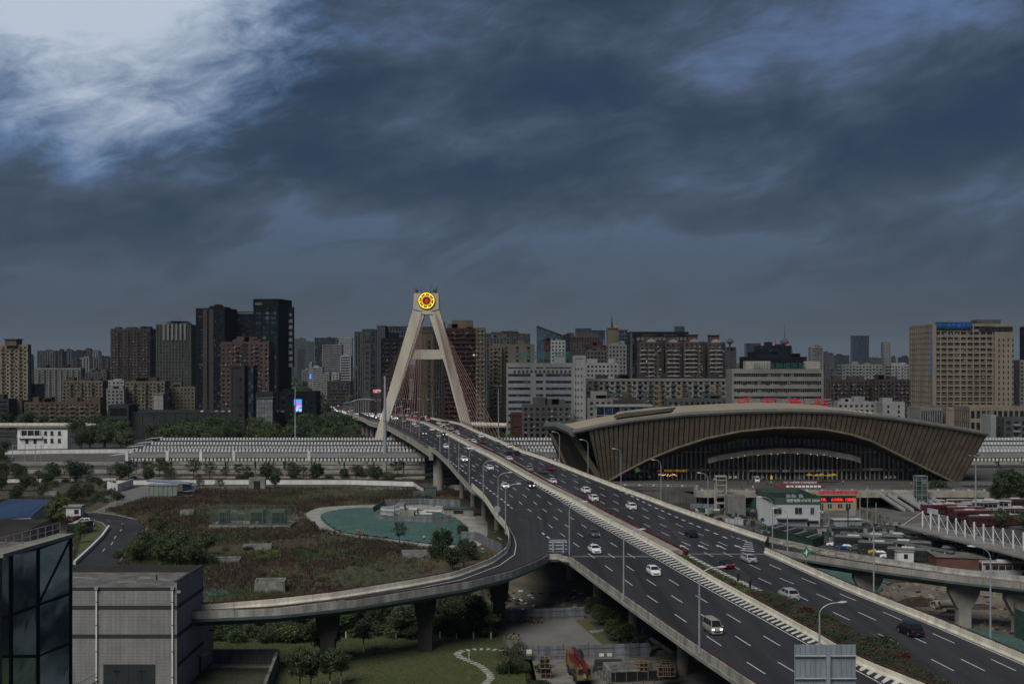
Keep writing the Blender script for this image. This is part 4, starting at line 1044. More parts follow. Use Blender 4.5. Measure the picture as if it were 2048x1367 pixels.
for x in(-w+1.5,-1,5,w-1):obj('pier',MB().box(x-.5,x+.5,-dp-.45,-dp+.1,0,h),W_black,t)
t,w,dp,h=B('glass_tower','lower recessed middle block between the two black glass towers',455,516,625.5,985,'bands',W_black,GL_black,fh=3.6,band=.30,depth=22,huts=0,prot=.2)
obj('roof_rim',MB().box(-w,w+2,-dp-.6,-dp+.2,h-.6,h+.2),W_lgrey,t)
t,w,dp,h=B('glass_tower','tallest black glass tower with vertical white hotel sign on its right edge',513,577,600.5,950,'bands',W_black,glass_mat('tower_glazing',(.014,.03,.042),3.4,3.6,var=.5,rough=.08,curtain=.07),fh=3.6,band=.36,depth=26,huts=0,prot=.2,yaw=-12)
obj('crown',MB().box(-w-.4,w+.4,-dp-.4,dp+.4,h-5.5,h+1.2),W_black,t)
for x in(-w+1,-3,3,w-1):obj('pier',MB().box(x-.55,x+.55,-dp-.4,-dp+.1,0,h),W_black,t)
text('NERI',2.6,M_lgrey,(-w+4,-dp-.5,h-2.6),parent=t)
a=AT(581.5,613.5,944);b_=AT(581.5,733,944);t=thing('sign_blade','black vertical sign blade with white hotel characters fixed beside the tallest tower','sign');
obj('blade',MB().box(a.x-1.6,a.x+1.6,944,950,b_.z,a.z),W_black,t);vtext(t,'R成都首座万丽酒店',3.0,a.x,943.9,a.z-6,M_lw,1.55)
t,w,dp,h=B('apartment_tower','pink tiled apartment tower with stepped planted roof in front of the black towers',443,548,686,860,'grid',W_pink,bw=3.1,depth=20,band=.52,pw=.5,ac=.35,huts=3,balc=(4,W_pink))
obj('recess',MB().box(-1.4,1.4,-dp-.5,-dp+.2,0,h+.2),M_black,t);obj('roof_step',MB().box(-9,-2,-6,6,h,h+2.6),W_pink,t);obj('roof_step',MB().box(2,9,-6,6,h,h+2.2),W_pink,t)
t,w,dp,h=B('office_block','windowless dark grey block in front of the pink tower',462,497,733,800,'bands',W_dgrey,W_dgrey,fh=20,band=.05,depth=14,huts=0)
for i in range(7):obj('window',MB().box(w-3.2,w-1.6,-dp-.5,-dp,4+i*5.6,5.6+i*5.6),M_black,t)
B('office_block','narrow blue glazed stair wing right of the windowless grey block',497,514,734,802,'curtain',W_dgrey,GL_blue,fh=3.3,bw=1.6,depth=12,huts=0)
B('low_building','low pale panelled entrance building below the black glass tower',513,551,797,790,'curtain',W_grey,glass_mat('pale_panel',(.17,.175,.18),2,2,var=.15,curtain=.03),bw=1.8,depth=10,huts=0)
B('low_building','louvred dark grey plant building above the pale entrance building',513,551,787,803,'bands',W_dgrey,W_grey,fh=1.0,depth=10,huts=0)
B('podium','long low dark grey shopping podium with cars parked on its roof',218,570,826,805,'vert',W_dgrey,W_dgrey,fh=6,bw=7,band=.0,pw=.12,depth=40,huts=0,prot=.2)
B('podium','darker windowless block at the left end of the long podium',218,275,812,800,'bands',W_dgrey,W_black,fh=8,band=.3,depth=20,huts=0)
B('theatre_block','white panelled box with lit screen front above the podium',307,336,789,850,'curtain',W_lgrey,W_white,fh=4,bw=3,depth=12,huts=0)
B('low_building','dark office behind the blue and pink video screen',560,640,786,860,'grid',W_black,GL_black,fh=4,bw=5,depth=20,huts=1)
t=thing('video_screen','bright blue and pink street video screen on the dark building','video screen');a,b_=AT(588,798,780),AT(603.5,823,780)
obj('cabinet',MB().box(a.x-.2,b_.x+.2,780,781,b_.z-.2,a.z+.2),M_dark,t)
M_scr=mat('screen_blue',(.03,.22,.75),.5,var=0,emit=.7);obj('screen',MB().box(a.x,b_.x,779.9,780,b_.z+3.9,a.z),M_scr,t)
obj('screen',MB().box(a.x+1.2,b_.x,779.88,779.98,b_.z,b_.z+3.9),mat('screen_pale',(.45,.6,.95),.5,var=.6,scale=.8,c2=(.02,.06,.3),emit=.55),t)
for i,(u,v,q)in enumerate(((.3,1.5,2.6),(1.2,2.6,3.2))):obj('screen_lettering',MB().box(a.x+u,a.x+u+q,779.8,779.86,a.z-v-.8,a.z-v),mat('screen_pink',(.8,.02,.2),.5,var=0,emit=.6),t)
# residential rows
B('apartment_block','tan walk-up block with dark window bays, left row',126,215,763,1090,'balcony',W_tan2,bw=3.2,depth=14,huts=3,ac=.5,balc=(3,W_brown),hutm=W_brown)
B('apartment_block','tan walk-up block with dark window bays, right of the pale gap',252,338,764,1080,'balcony',W_tan2,bw=3.2,depth=14,huts=4,ac=.5,balc=(3,W_brown),hutm=W_brown)
B('apartment_block','small cream block squeezed between the two tan walk-up blocks',214,256,779,1065,'grid',W_lgrey,bw=3.2,depth=12,huts=2,ac=.4)
B('apartment_block','low brown walk-up block behind the flyover at the left',50,212,806,945,'balcony',W('brown_render',(.22,.165,.12)),bw=3.6,depth=14,huts=5,ac=.5,balc=(2,W_tan2))
B('apartment_block','plain windowless end bay of the low brown walk-up block',35,50,803,944,'bands',MATS['brown_render'],MATS['brown_render'],fh=20,band=.05,depth=15,huts=0)
B('apartment_block','grey apartment rows with red roof trim behind the tan tower',70,170,737,1500,'balcony',W_lgrey,bw=3.4,depth=16,huts=3,balc=(2,W_grey),hutm=W_red)
B('apartment_block','pale apartment block with flat roofs behind the walk-up rows',172,222,745,1400,'grid',W_grey,bw=3.4,depth=16,huts=3)
B('glass_house','small dark glass building with a peaked white roof frame',56,88,770,1010,'curtain',W_dgrey,GL_blue,bw=2.6,depth=14,huts=0)
B('apartment_block','low white house row between walk-up blocks and disc tower',216,254,762,1180,'grid',W_white,bw=3.6,depth=10,huts=1)
B('apartment_block','tan low block at the foot of the disc tower',338,396,775,1100,'grid',W_tan,bw=3.2,depth=12,huts=2)
B('hospital_wing','dark low building under the tan tower at the left edge',-60,34,800,930,'bands',W_dgrey,GL_dark,depth=16,huts=2)
for i,(x0,x1,yt,D,wl)in enumerate([(75,118,702,2350,W_grey),(116,131,703,2300,W_dred),(130,150,702,2400,W_grey),(149,172,703,2350,W_dgrey),(168,186,700,2500,W_dred),(186,203,703,2450,W_lgrey),(145,160,720,2100,W_dred),(160,186,716,2150,W_lgrey),(188,210,716,2200,W_grey),(205,222,716,2250,W_pink),(57,64,711,2600,W_grey)]):
    lab=['long grey slab at the left of the far housing estate','rust striped narrow block in the far housing estate','mid grey block beside the rust striped one','dark slab in the middle of the far housing estate','brownish block with roof cranes on the far estate','pale block at the right of the far estate','low rust block in front of the far dark slab','low pale block in front of the far brownish one','low grey block at the right of the far estate','low pink striped block next to the dark brown slab','very thin far tower beside the tan tower'][i]
    B('distant_block',lab,x0,x1,yt,D,'vert',wl,GL_dark,bw=5,depth=20,band=.2,huts=2,sides=False)
# ---- avenue view
for i,a in enumerate([(586,612,677,3900,'vert',W_grey,'hazy double tower far down the avenue'),(600,628,684,3500,'grid',W_grey,'hazy block in front of the far double tower'),(596,609,700,3100,'vert',W_dgrey,'hazy slim tower over the video screen'),(629,674,676,2600,'curtain',W_dgrey,'dark glass office with white side strip by the avenue'),
    (662,689,680,2900,'curtain',W_navy,'taller dark glass office behind the banded one'),(645,686,690,2300,'bands',W_lgrey,'pale banded office tower by the avenue'),(681,705,712,1900,'bands',W_white,'white banded office block beside the grey slabs'),(678,706,676,2700,'grid',W_white,'white gridded tower behind the banded blocks'),
    (625,648,735,2200,'bands',W_white,'low white banded block left of the avenue offices'),(642,662,748,2000,'grid',W_lgrey,'low pale shophouse by the avenue'),(664,682,747,1850,'grid',W_white,'small white house below the banded tower'),(655,705,764,1500,'bands',W_brown,'long low brown building behind the avenue trees'),
    (604,622,740,2700,'bands',W_lgrey,'stepped white block under the hazy towers'),(619,626,727,2400,'bands',W_white,'thin white billboard tower with blue screen')]):
    B('office_tower' if i<8 else 'low_block',a[6],a[0],a[1],a[2],a[3],a[4],a[5],GL_dark,fh=3.8,bw=4,depth=24,huts=1,sides=False)
a,b_=AT(619.5,748,2390),AT(622.5,757,2390);obj('video_screen',MB().box(a.x,b_.x,2389,2390,b_.z,a.z),M_scr,None,'tiny distant blue screen on the thin white billboard tower','video screen')
t,w,dp,h=B('office_tower','ribbed grey tower at the left of the grey slab pair',706,726,665,1010,'vert',W_grey,GL_dark,fh=3.6,bw=2.2,depth=30,band=0,pw=.6,huts=0,yaw=6)
t,w,dp,h=B('office_tower','grey slab tower carrying a vertical company name',725,754,660,985,'bands',W('slab_grey',(.105,.115,.125)),MATS['slab_grey'],fh=40,band=.02,depth=26,huts=0)
vtext(t,'中国石油天然气公司',2.6,-1,-dp-.6,h-13,M_dark,1.5);obj('emblem',MB().box(-3,1.2,-dp-.6,-dp-.4,h-8.5,h-4.5),M_dark,t)
t,w,dp,h=B('office_tower','blue glazed strip between the slab tower and the bank',741,757,661,975,'bands',W_dgrey,GL_blue,fh=5,band=.28,depth=20,huts=0)
t,w,dp,h=B('office_tower','grey bank tower with red vertical lettering',755,775,653,940,'vert',W_grey,GL_dark,fh=3.6,bw=1.4,depth=24,band=0,pw=.8,huts=0);vtext(t,'中国工商银行大厦',2.3,-w+4.5,-dp-.8,h-10,M_lr,1.5)
B('office_tower','grey glass block behind the left pylon leg',774,818,652.5,960,'curtain',W_lgrey,GL_blue,fh=3.6,bw=2,depth=24,huts=0)
B('apartment_tower','dark apartment block with pale window panels beside the left pylon leg',763,812,679,880,'balcony',W_black,glass_mat('mixed_glazing',(.03,.04,.05),1.5,2.0,var=.6,curtain=.22),bw=2.8,depth=18,balc=(2,W_brown),huts=1)
# lit bank board at the foot
t=thing('bank_board','lit bank board with a red roundel beside the left pylon leg','sign');a,b_=AT(740,778,900),AT(768,785.5,900);obj('board',MB().box(a.x,b_.x,900,900.6,b_.z,a.z),M_blk,t)
c_=AT(749,781.8,899.7);obj('roundel',MB().tube([c_,(c_.x,c_.y-.2,c_.z)],1.15,16),mat('red_lamp',(.9,.05,.03),.5,var=0,emit=.8),t,fix=True)
text('中国银行',1.6,mat('white_neon',(.75,.8,1),.5,var=0,emit=.7),AT(760,780.8,899.5),parent=t);text('BANK OF CHINA',.9,MATS['white_neon'],AT(760,784,899.5),parent=t)
# ---- centre
B('apartment_tower','brown dusty tower seen through the pylon with open floors',832,852,662,910,'bands',W_dred,GL_dark,depth=18,huts=1)
t,w,dp,h=B('apartment_tower','beige blind tower wall with one column of windows, seen through the pylon',836,872,664,890,'bands',W('beige_render',(.20,.175,.13)),MATS['beige_render'],fh=40,band=.02,depth=22,huts=0)
obj('roof_hut',MB().box(-4,8,-6,6,h,h+4),W_brown,t)
for i in range(17):obj('window',MB().box(w-4.6,w-2.8,-dp-.6,-dp,8+i*3.4,9.7+i*3.4),M_black,t)
B('apartment_tower','brown ribbed slab with dark rust scaffolding behind the right pylon leg',868,892,657,880,'vert',W_brown,GL_dark,bw=2.0,depth=18,band=.15,huts=1)
t,w,dp,h=B('apartment_tower','tall brown apartment tower with maroon balconies right of the pylon',888,955,659,855,'balcony',W_red,GL_warm,bw=3.4,depth=20,band=.40,pw=.2,balc=(1,W_red),huts=0,ac=.3)
for a in((-w+2,-w+9,4),(-6,8,6.5),(w-7,w-2,2)):obj('roof_hut',MB().box(a[0],a[1],-5,5,h,h+a[2]),W_tan,t)
B('apartment_tower','tan end wall with paired windows attached to the maroon balcony tower',953,970,657.5,852,'grid',W_tan,GL_dark,bw=2.8,depth=20,band=.5,pw=.5,ac=.4,huts=0)
B('distant_block','far dusty brown estate with stepped roof towers',968,1060,668,1700,'vert',W_dred,GL_dark,bw=3,depth=20,band=.25,huts=7,hutm=W_brown)
B('distant_block','pale ribbed slabs in front of the dusty brown estate',966,1020,676,1400,'vert',W_grey,GL_dark,bw=3.5,depth=20,band=.3,huts=3)
t,w,dp,h=B('apartment_tower','beige apartment tower with blank side wall behind the white office',1002,1068,691,905,'grid',W_tan2,GL_dark,bw=8,depth=22,band=.3,pw=.75,huts=1)
B('apartment_tower','balconied left half of the beige apartment tower',979,1003,694,900,'balcony',W_tan,GL_dark,bw=3,depth=20,balc=(2,W_tan),ac=.4,huts=1)
t,w,dp,h=B('office_building','wide light grey office with ribbon windows and green neon frames on its roof',1014,1145,729,740,'bands',W('office_tile',(.36,.365,.37)),GL_blue,fh=3.9,band=.60,depth=18,huts=1)
for x0_,x1_,z0_,z1_ in((-w+.5,-w+12,30,33.5),(-w+16,-w+20.5,2,43),(-w+14.5,-w+27,38.4,43),(w-14,w-.5,33,43)):pass
obj('blank_strip',MB().box(-w+13.6,-w+16.8,-dp-.5,-dp,0,h),MATS['office_tile'],t);obj('blank_strip',MB().box(-w+21,-w+22.5,-dp-.5,-dp,0,h),MATS['office_tile'],t)
obj('top_wall',MB().box(-w-.4,w,-dp-.45,-dp-.05,h-5,h-2.2),MATS['office_tile'],t)
for i in range(14):obj('window',MB().box(-w+4.5+i*2.45-.55,-w+4.5+i*2.45+.55,-dp-.5,-dp-.44,h-4.9,h-3.2),M_black,t)
for k in range(3):
    mb=MB();x_=-w+4+k*11.5
    for i in range(6):mb.box(x_+i*1.9,x_+i*1.9+.12,-2,-1.8,h+1,h+7.5)
    for z in(h+3,h+5,h+7.4):mb.box(x_,x_+9.6,-2.05,-1.85,z,z+.18)
    obj('neon_frame',mb,M_lg,t);text('四川铁路'[k],5.2,M_lg,(x_+3,-2.3,h+5),parent=t);text('成都物资'[k],5.2,M_lg,(x_+7.6,-2.3,h+5),parent=t)
t,w,dp,h=B('stair_tower','white tiled stair tower with tiny paired windows at the right of the grey office',1145,1170,714,735,'bands',W_white,W_white,fh=60,band=.02,depth=18,huts=0)
for i in range(11):
    for x in(-2.4,-.9,1.2):obj('window',MB().box(x-.3,x+.3,-dp-.4,-dp,4+i*4.0,4.9+i*4.0),M_black,t)
# slanted glass wedge
t=thing('glass_tower','slant-topped blue glass wedge tower on the skyline','building');D_=1700;pts=[(1073.5,652),(1126,671.5),(1127,800),(1073.5,800)]
f=[AT(x,y,D_)for x,y in pts];vs=[tuple(v)for v in f]+[(v.x,D_+30,v.z)for v in f]
obj('glazing',MB().add(vs,[(3,2,1,0),(4,5,6,7),(0,1,5,4),(1,2,6,5),(2,3,7,6),(3,0,4,7)]),glass_mat('wedge_glazing',(.04,.065,.095),3,3.6,var=.25,curtain=.02),t,fix=True)
mb=MB();a,b_=f[0],f[1];mb.tube([a,b_],.9,4);
for i in range(14):p=a.lerp(b_,i/13);mb.box(p.x-.15,p.x+.15,D_-.3,D_,p.z-6,p.z)
obj('crown_truss',mb,W_black,t);text('smwork',3.8,M_dark,(f[0].x+12,D_-.4,f[0].z-18),parent=t)
for a in[(1101,1130,682,1250,'balcony',W_white,'white block with rust red sides left of the brown slabs'),(1089,1104,684,1260,'grid',W_red,'rust red block beside the glass wedge'),(1125,1150,673,1600,'grid',W_navy,'dark blue block right of the glass wedge'),(1140,1200,674,1520,'grid',W_dred,'brown gridded slab with yellow roof letters'),
          (1150,1183,657,2600,'curtain',W_grey,'blue glass tower far behind the brown slab'),(1183,1210,661,2500,'curtain',W_navy,'darker blue glass tower far behind the brown slab'),(1206,1211,684,2300,'bands',W_lgrey,'thin pale tower beside the beige one'),
          (1168,1215,692,1180,'balcony',W_red,'rust topped block with dark balconies'),(1170,1235,728,1000,'grid',W_white,'stepped white apartment block below the rust topped one'),(1171,1215,702,1120,'balcony',W_grey,'grey balconied block in the centre cluster'),(1214,1252,690,1100,'vert',W_lgrey,'pale ribbed block with rounded grey roof'),
          (1348,1369,653,2600,'curtain',W_grey,'far blue glass tower over the black slab'),(1448,1472,695,1900,'curtain',W_navy,'dark glass block right of the pink apartments'),(1452,1472,703,1500,'grid',W_dred,'small dusty pink domed block')]:
    B('tower_block',a[6],a[0],a[1],a[2],a[3],a[4],a[5],GL_blue if a[4]=='curtain' else GL_dark,fh=3.4,bw=3.2,depth=20,huts=2 if a[4]!='curtain' else 0,sides=False)
a=AT(1145,670,1515);text('丽都花园中心',6,mat('dull_gold',(.11,.075,.015),.5,var=0),(a.x+14,a.y,a.z),name='lettering',parent=None);o=bpy.data.objects['lettering.%03d'%0]if False else COL.objects[-1];tag(o,'dull gold characters standing on the brown slab roof','sign');o.name='roof_lettering'
t,w,dp,h=B('office_tower','beige tower with a dark mast and blue glass right half',1213,1255,659.5,1120,'curtain',W_lgrey,GL_blue,fh=3.6,bw=2.4,depth=20,huts=1)
obj('end_wall',MB().box(-w-.1,-w+9,-dp-.4,dp,0,h+2),W_tan2,t);mb=MB();mb.tube([(-w+4,0,h+2),(-w+4,0,h+9),(-w+4,0,h+13)],[.9,.5,.12],6);mb.cbox((-w+4,0,h+6),(2.4,2.4,.8));obj('mast',mb,M_dark,t)
t,w,dp,h=B('office_tower','wide black glass slab with a lighter window row at its top',1255,1376,665.5,1010,'grid',W_black,GL_black,fh=3.6,bw=3.4,depth=26,band=.25,pw=.2,huts=0)
obj('corner_column',MB().box(-w-.3,-w+1.5,-dp-.6,dp,0,h),W_grey,t)
for i in range(12):obj('window',MB().box(-w+5+i*3.4,-w+7.6+i*3.4,-dp-.5,-dp-.3,h-6,h-3.4),mat('sky_window',(.12,.13,.14),.3,var=.1),t)
for i,(x0,x1)in enumerate([(1275,1325),(1325,1362),(1362,1408),(1408,1448)]):
    t,w,dp,h=B('apartment_tower',['pink and white apartment tower at the left of the row, flush with the black slab','second pink and white apartment tower from the black slab edge','third pink and white apartment tower of the row','pink and white apartment tower at the right end of the row'][i],x0,x1,685+(i%2),900+3*(i%2),'grid',W_pink,GL_warm,fh=3.0,bw=3.2,depth=18,band=.45,pw=.6,huts=0,ac=.3,group='pink and white apartment towers')
    mb=MB()
    for k in range(1,int(h/3)):
        for x in(-w+3.3,w-3.3)if i%2 else(-w+2.6,0.0):mb.tube([(x-2.1,-dp-.3,k*3.0),(x,-dp-1.5,k*3.0),(x+2.1,-dp-.3,k*3.0)],.48,4)
    obj('balcony',mb,W_white,t,kind='stuff');obj('recess',MB().box(w-.9,w+.9,-dp-.6,-dp+.1,0,h),M_black,t)
    mb=MB();mb.add([(x,-dp-.5,h+z)for x,z in((-3.5,.5),(3.5,.5),(2.5,2),(0,3),(-2.5,2))],[(0,1,2,3,4)]);obj('roof_arch',mb,W_white,t)
    obj('roof_hut',MB().box(-3.5,3.5,-2,6,h+.5,h+5.5),W_pink,t);obj('hut_roof',MB().box(-4.2,4.2,-2.7,6.7,h+5.5,h+6.1),W_pink,t)
# green and yellow row
t,w,dp,h=B('apartment_block','long low apartment row, green below cream, with yellow pipe frames',1172,1452,760,765,'balcony',W_lgrey,GL_dark,fh=3.0,bw=3.3,depth=14,huts=5,ac=.55,balc=(2,W_grey),hutm=W_dgrey,band=.42,pw=.45)
obj('green_base',MB().box(-w+2,-w+26,-dp-.55,-dp-.35,12,30),W_green,t)
for x in(-w+4,-w+12,-w+33,-6,18,27):obj('green_base',MB().box(x,x+2.2,-dp-.62,-dp-.4,10,31),W_green,t)
M_ypipe=mat('yellow_pipe',(.28,.19,.035),.6,var=.1)
for x,ww in((-w+1,5),(-w+22,4),(-w+38,8),(-2,9),(11,7),(w-9,9)):
    mb=MB()
    for z in range(9,34,3):mb.box(x,x+ww,-dp-1.6,-dp-1.45,z,z+.22)
    mb.box(x+ww/2-.5,x+ww/2-.3,-dp-1.75,-dp-1.6,8,34);mb.box(x+ww/2+.3,x+ww/2+.5,-dp-1.75,-dp-1.6,8,34);obj('yellow_frame',mb,M_ypipe,t)
obj('eave_line',MB().box(-w,w,-dp-1.2,-dp-1.0,h-.1,h+.15),M_ypipe,t)
# lower foreground buildings between trees and station
B('low_block','pale low workshop block in front of the green row, left part',1175,1235,800,700,'grid',W_lgrey,GL_dark,bw=3,depth=10,huts=2,ac=.4)
B('low_block','pinkish low workshop block with white box windows',1226,1286,803,695,'grid',W_dred,GL_dark,bw=3.5,depth=10,huts=1,ac=.3)
B('low_block','grey low block with a satellite dish on its roof',1330,1455,800,690,'grid',W_grey,GL_dark,bw=3,depth=12,huts=2,ac=.3)
B('curved_facade','low building with blue glass strips and thin copper roof line',1190,1304,813,640,'curtain',W_white,GL_blue,fh=4,bw=4.0,depth=12,huts=0)
B('shed','maroon container shed with grey roof behind the elevated road',1022,1118,829,720,'bands',W_red,W_red,fh=6,band=.15,depth=14,huts=0)
B('shed','grey gabled roof shed above the maroon shed',1018,1110,823,745,'bands',W_grey,W_grey,fh=6,band=.1,depth=14,huts=1)
B('low_block','jumble of low grey houses left of the white stair tower',1045,1140,812,720,'grid',W_grey,GL_dark,bw=3.3,depth=10,huts=3,ac=.3)
# old hospital block
t,w,dp,h=B('hospital_building','wide old white hospital block with dark ribbon windows and dark upper floors',1453,1645,741,660,'bands',W('old_white',(.37,.36,.335)),GL_dark,fh=3.9,band=.55,depth=18,huts=0,prot=.3)
mb=MB()
for i in range(45):mb.box(-w+1+i*1.1,-w+1.12+i*1.1,-dp-.1,-dp,0,h)
obj('mullion',mb,MATS['old_white'],t,kind='stuff')
mb=MB();rr=random.Random(3)
for i in range(60):x=rr.uniform(-w+1,w-2);z=rr.randrange(1,10)*3.9+1.3;mb.box(x,x+.8,-dp-.75,-dp-.2,z,z+.55)
obj('air_conditioner',mb,M_dark,t,kind='stuff')
obj('upper_floor',MB().box(-w+8,w-8,-5,7,h,h+6.5),W_black,t);obj('upper_floor',MB().box(-w+14,w-16,-3,6,h+6.5,h+8.6),W_navy,t);obj('corrugated_hut',MB().box(-w+7,-w+20,-dp+1,-1,h+1,h+5),mat('pale_corrugated',(.30,.29,.25),.7,var=.1),t);obj('corrugated_hut',MB().box(w-9,w-1,-dp+1,4,h+1,h+5),MATS['pale_corrugated'],t)
text('四川省肿瘤医院',3.7,M_lg,(1,-dp-.5,h+2.2),parent=t,sx=1.05)
# black building with red beacons
t,w,dp,h=B('office_tower','black navy office with red beacons on its corners',1510,1582,693,1050,'vert',W_navy,GL_black,fh=3.6,bw=3,depth=24,band=.1,pw=.3,huts=2)
for x in(-w+1,-w+11,w-3):obj('beacon',MB().cbox((x,-dp,h+1.5),(.9,.9,.9)),M_redt,t)
B('office_tower','dark low office with roof plant in front of the navy one',1480,1612,716,820,'bands',W_black,GL_black,fh=3.8,bw=3,depth=18,huts=6,hutm=W_black)
t,w,dp,h=B('roof_tower','small black signboard tower left of the red beacons',1512,1538,703,815,'bands',W_black,W_black,fh=9,band=.05,depth=8,huts=0);text('人',3,M_lr,(2,-dp-.4,h-3.5),parent=t)
B('distant_block','teal glass block behind the beacon office',1489,1522,687,2400,'curtain',W_grey,GL_blue,fh=4,bw=4,depth=24,huts=0)
# broadcast towers
for x,yb,ys,D,r,lab,pod in((1569,700,643,4600,7,'tall broadcast tower with round pod and long spire',684),(1459.5,705,672,3000,4,'lattice broadcast mast left of the hospital block',683)):
    t=thing('broadcast_tower',lab,'tower');p=AT(x,yb,D);q=AT(x,pod,D);s=AT(x,ys,D)
    mb=MB();mb.tube([(p.x,D,0),(p.x,D,q.z)],[r*1.3,r*.55],8);obj('shaft',mb,W_grey,t)
    mb=MB();mb.tube([(p.x,D,q.z-10*r/7),(p.x,D,q.z-2*r/7),(p.x,D,q.z+6*r/7),(p.x,D,q.z+14*r/7)],[r*.8,r*2.4,r*2.1,r*.6],14);obj('pod',mb,W_grey,t)
    mb=MB();mb.tube([(p.x,D,q.z),(p.x,D,(q.z+s.z)/2),(p.x,D,s.z)],[r*.35,r*.2,r*.05],5);obj('spire',mb,W_grey,t)
for x in(1532,1551):p=AT(x,700,1600);q=AT(x,676,1600);obj('radio_mast',MB().tube([(p.x,1600,0),p,q],[.8,.4,.1],5),M_dark,None,'thin radio mast rising behind the beacon office, '+('left one' if x<1540 else 'right one'),'mast')
# right background
for a in[(1617,1646,695,2100,'bands',W_lgrey,'pale stepped tower right of the hospital block'),(1645,1661,706,2300,'grid',W_grey,'grey tower beside the pale stepped one'),(1656,1668,710,2500,'vert',W_grey,'slim grey tower with rounded top'),(1668,1698,711,2600,'grid',W_dgrey,'twin gabled grey block on the skyline'),
          (1701,1738,671.5,3100,'curtain',W_grey,'curved blue glass skyscraper standing alone'),(1762,1781,684.5,2900,'grid',W_lgrey,'slender pale tower standing alone'),(1738,1762,716,3300,'bands',W_grey,'low hazy block between the two lone towers'),(1781,1792,715,3300,'grid',W_grey,'small hazy block right of the slender tower'),(1796,1820,715,2600,'grid',W_dgrey,'dark hazy block left of the hospital tower'),
          (1674,1764,730,1350,'balcony',W_lgrey,'pale apartment row with white balconies, left half'),(1771,1819,730,1340,'balcony',W_white,'pale apartment row with white balconies, right half'),(1585,1612,715,1900,'grid',W_lgrey,'white block peeping over the dark roofs'),(1650,1678,743,1500,'grid',W_grey,'low grey block left of the pale apartment row')]:
    B('tower_block',a[6],a[0],a[1],a[2],a[3],a[4],a[5],GL_blue if a[4]=='curtain' else GL_dark,fh=3.3,bw=3.4,depth=22,huts=2 if a[4]!='curtain' else 0,sides=False,balc=(2,W_white)if a[4]=='balcony' else None)
B('apartment_block','dark brown apartment row with rooftop gardens, left part',1650,1736,762,935,'balcony',W_brown,GL_dark,fh=3,bw=2.8,depth=16,band=.3,balc=(2,W_brown),huts=3,ac=.4)
B('apartment_block','dark brown apartment row with rooftop gardens, right part',1738,1820,761,930,'balcony',W_brown,GL_dark,fh=3,bw=2.8,depth=16,band=.3,balc=(2,W_brown),huts=3,ac=.4)
B('low_block','low white block behind the station roof, left part',1664,1750,806,770,'grid',W_white,GL_dark,bw=3,depth=14,huts=3)
B('low_block','taller blank white block behind the station roof',1752,1808,807,740,'grid',W_white,GL_dark,bw=6,depth=14,band=.4,pw=.8,huts=1)
# hospital tower on the right
t,w,dp,h=B('hospital_tower','huge tan gridded hospital tower with blue rooftop characters',1868,2024,650,935,'vert',W_beige,GL_warm,fh=3.95,bw=4.6,depth=56,band=.30,pw=.16,huts=0,prot=.6,yaw=0,adj=False)
wg=2*w
mb=MB()
for k in range(int(h/3.95)):mb.box(-w,w*.52,-dp-.75,-dp-.5,k*3.95+1.7,k*3.95+2.15)
obj('spandrel',mb,W_beige,t,kind='stuff')
# the right quarter is a flat wall with pairs of windows
obj('flat_wall',MB().box(w*.54,w+.7,-dp-1.5,-dp-.2,0,h-5),W_beige,t)
mb=MB()
for k in range(int((h-6)/3.95)):
    for j in range(4):x=w*.54+3.0+j*3.4;mb.box(x-.5,x+.5,-dp-1.56,-dp-1.48,k*3.95+1.0,k*3.95+3.1)
obj('window',mb,M_black,t,kind='stuff')
obj('sign_board',MB().box(-w+.5,-w+27,-dp-1.6,-dp-1.0,h-3.2,h+2.2),mat('sign_glass',(.01,.03,.04),.3,var=0),t);text('四川省肿瘤医院',3.4,M_lb,(-w+14,-dp-1.8,h-.1),parent=t,sx=1.08);text('SICHUAN CANCER HOSPITAL',1.1,M_lg,(-w+14,-dp-1.8,h-2.4),parent=t)
obj('roof_hut',MB().box(w-17,w+1,-4,8,h,h+5),W_grey,t);obj('crown_band',MB().box(w*.54,w+.7,-dp-1.4,-dp-.2,h-1.2,h+.8),W_beige,t);obj('dark_loggia',MB().box(w*.15,w,-dp-.9,-dp-.3,h-5,h-1.2),M_black,t)
obj('name_pier',MB().box(-w-1.6,-w+1.2,-dp-1.7,-dp+3.5,0,h+.5),W_beige,t)
for i,ch in enumerate('电子科技大学医学院附属医院'):text(ch,2.3,M_lb,(-w-1.8,-dp+.5,h-5-i*2.6),rot=(R(90),0,R(-62)),parent=t,ext=.08)
B('hospital_podium','beige podium with tall dark windows at the foot of the hospital tower',1905,2060,816,760,'grid',W_beige,GL_dark,fh=8,bw=3.4,depth=30,band=.35,pw=.3,huts=0)
B('hospital_podium','ribbed grey wing of the hospital podium',1816,1883,818,750,'vert',W_lgrey,GL_dark,fh=9,bw=1.3,depth=24,band=.12,pw=.4,huts=0)
B('hospital_podium','plain beige corner block of the hospital podium',1883,1906,817,752,'bands',W_beige,W_beige,fh=18,band=.05,depth=24,huts=0)
B('apartment_block','light grey housing block with a white side wall near the right edge',1990,2120,838,640,'balcony',W_grey,GL_dark,fh=3,bw=4,depth=12,balc=(2,W_lgrey),huts=0)
B('apartment_block','narrow white end wall of the grey housing block at the right',1976,1990,833,638,'bands',W_white,W_white,fh=14,band=.05,depth=12,huts=0)
B('apartment_block','grey apartment tower cut by the right picture edge',2023,2110,722,950,'grid',W_lgrey,GL_dark,bw=3,depth=16,huts=2,hutm=W_dgrey)
B('office_tower','black tower edge at the far right of the skyline',2041,2090,654,1100,'vert',W_black,GL_black,bw=3,depth=20,huts=0)
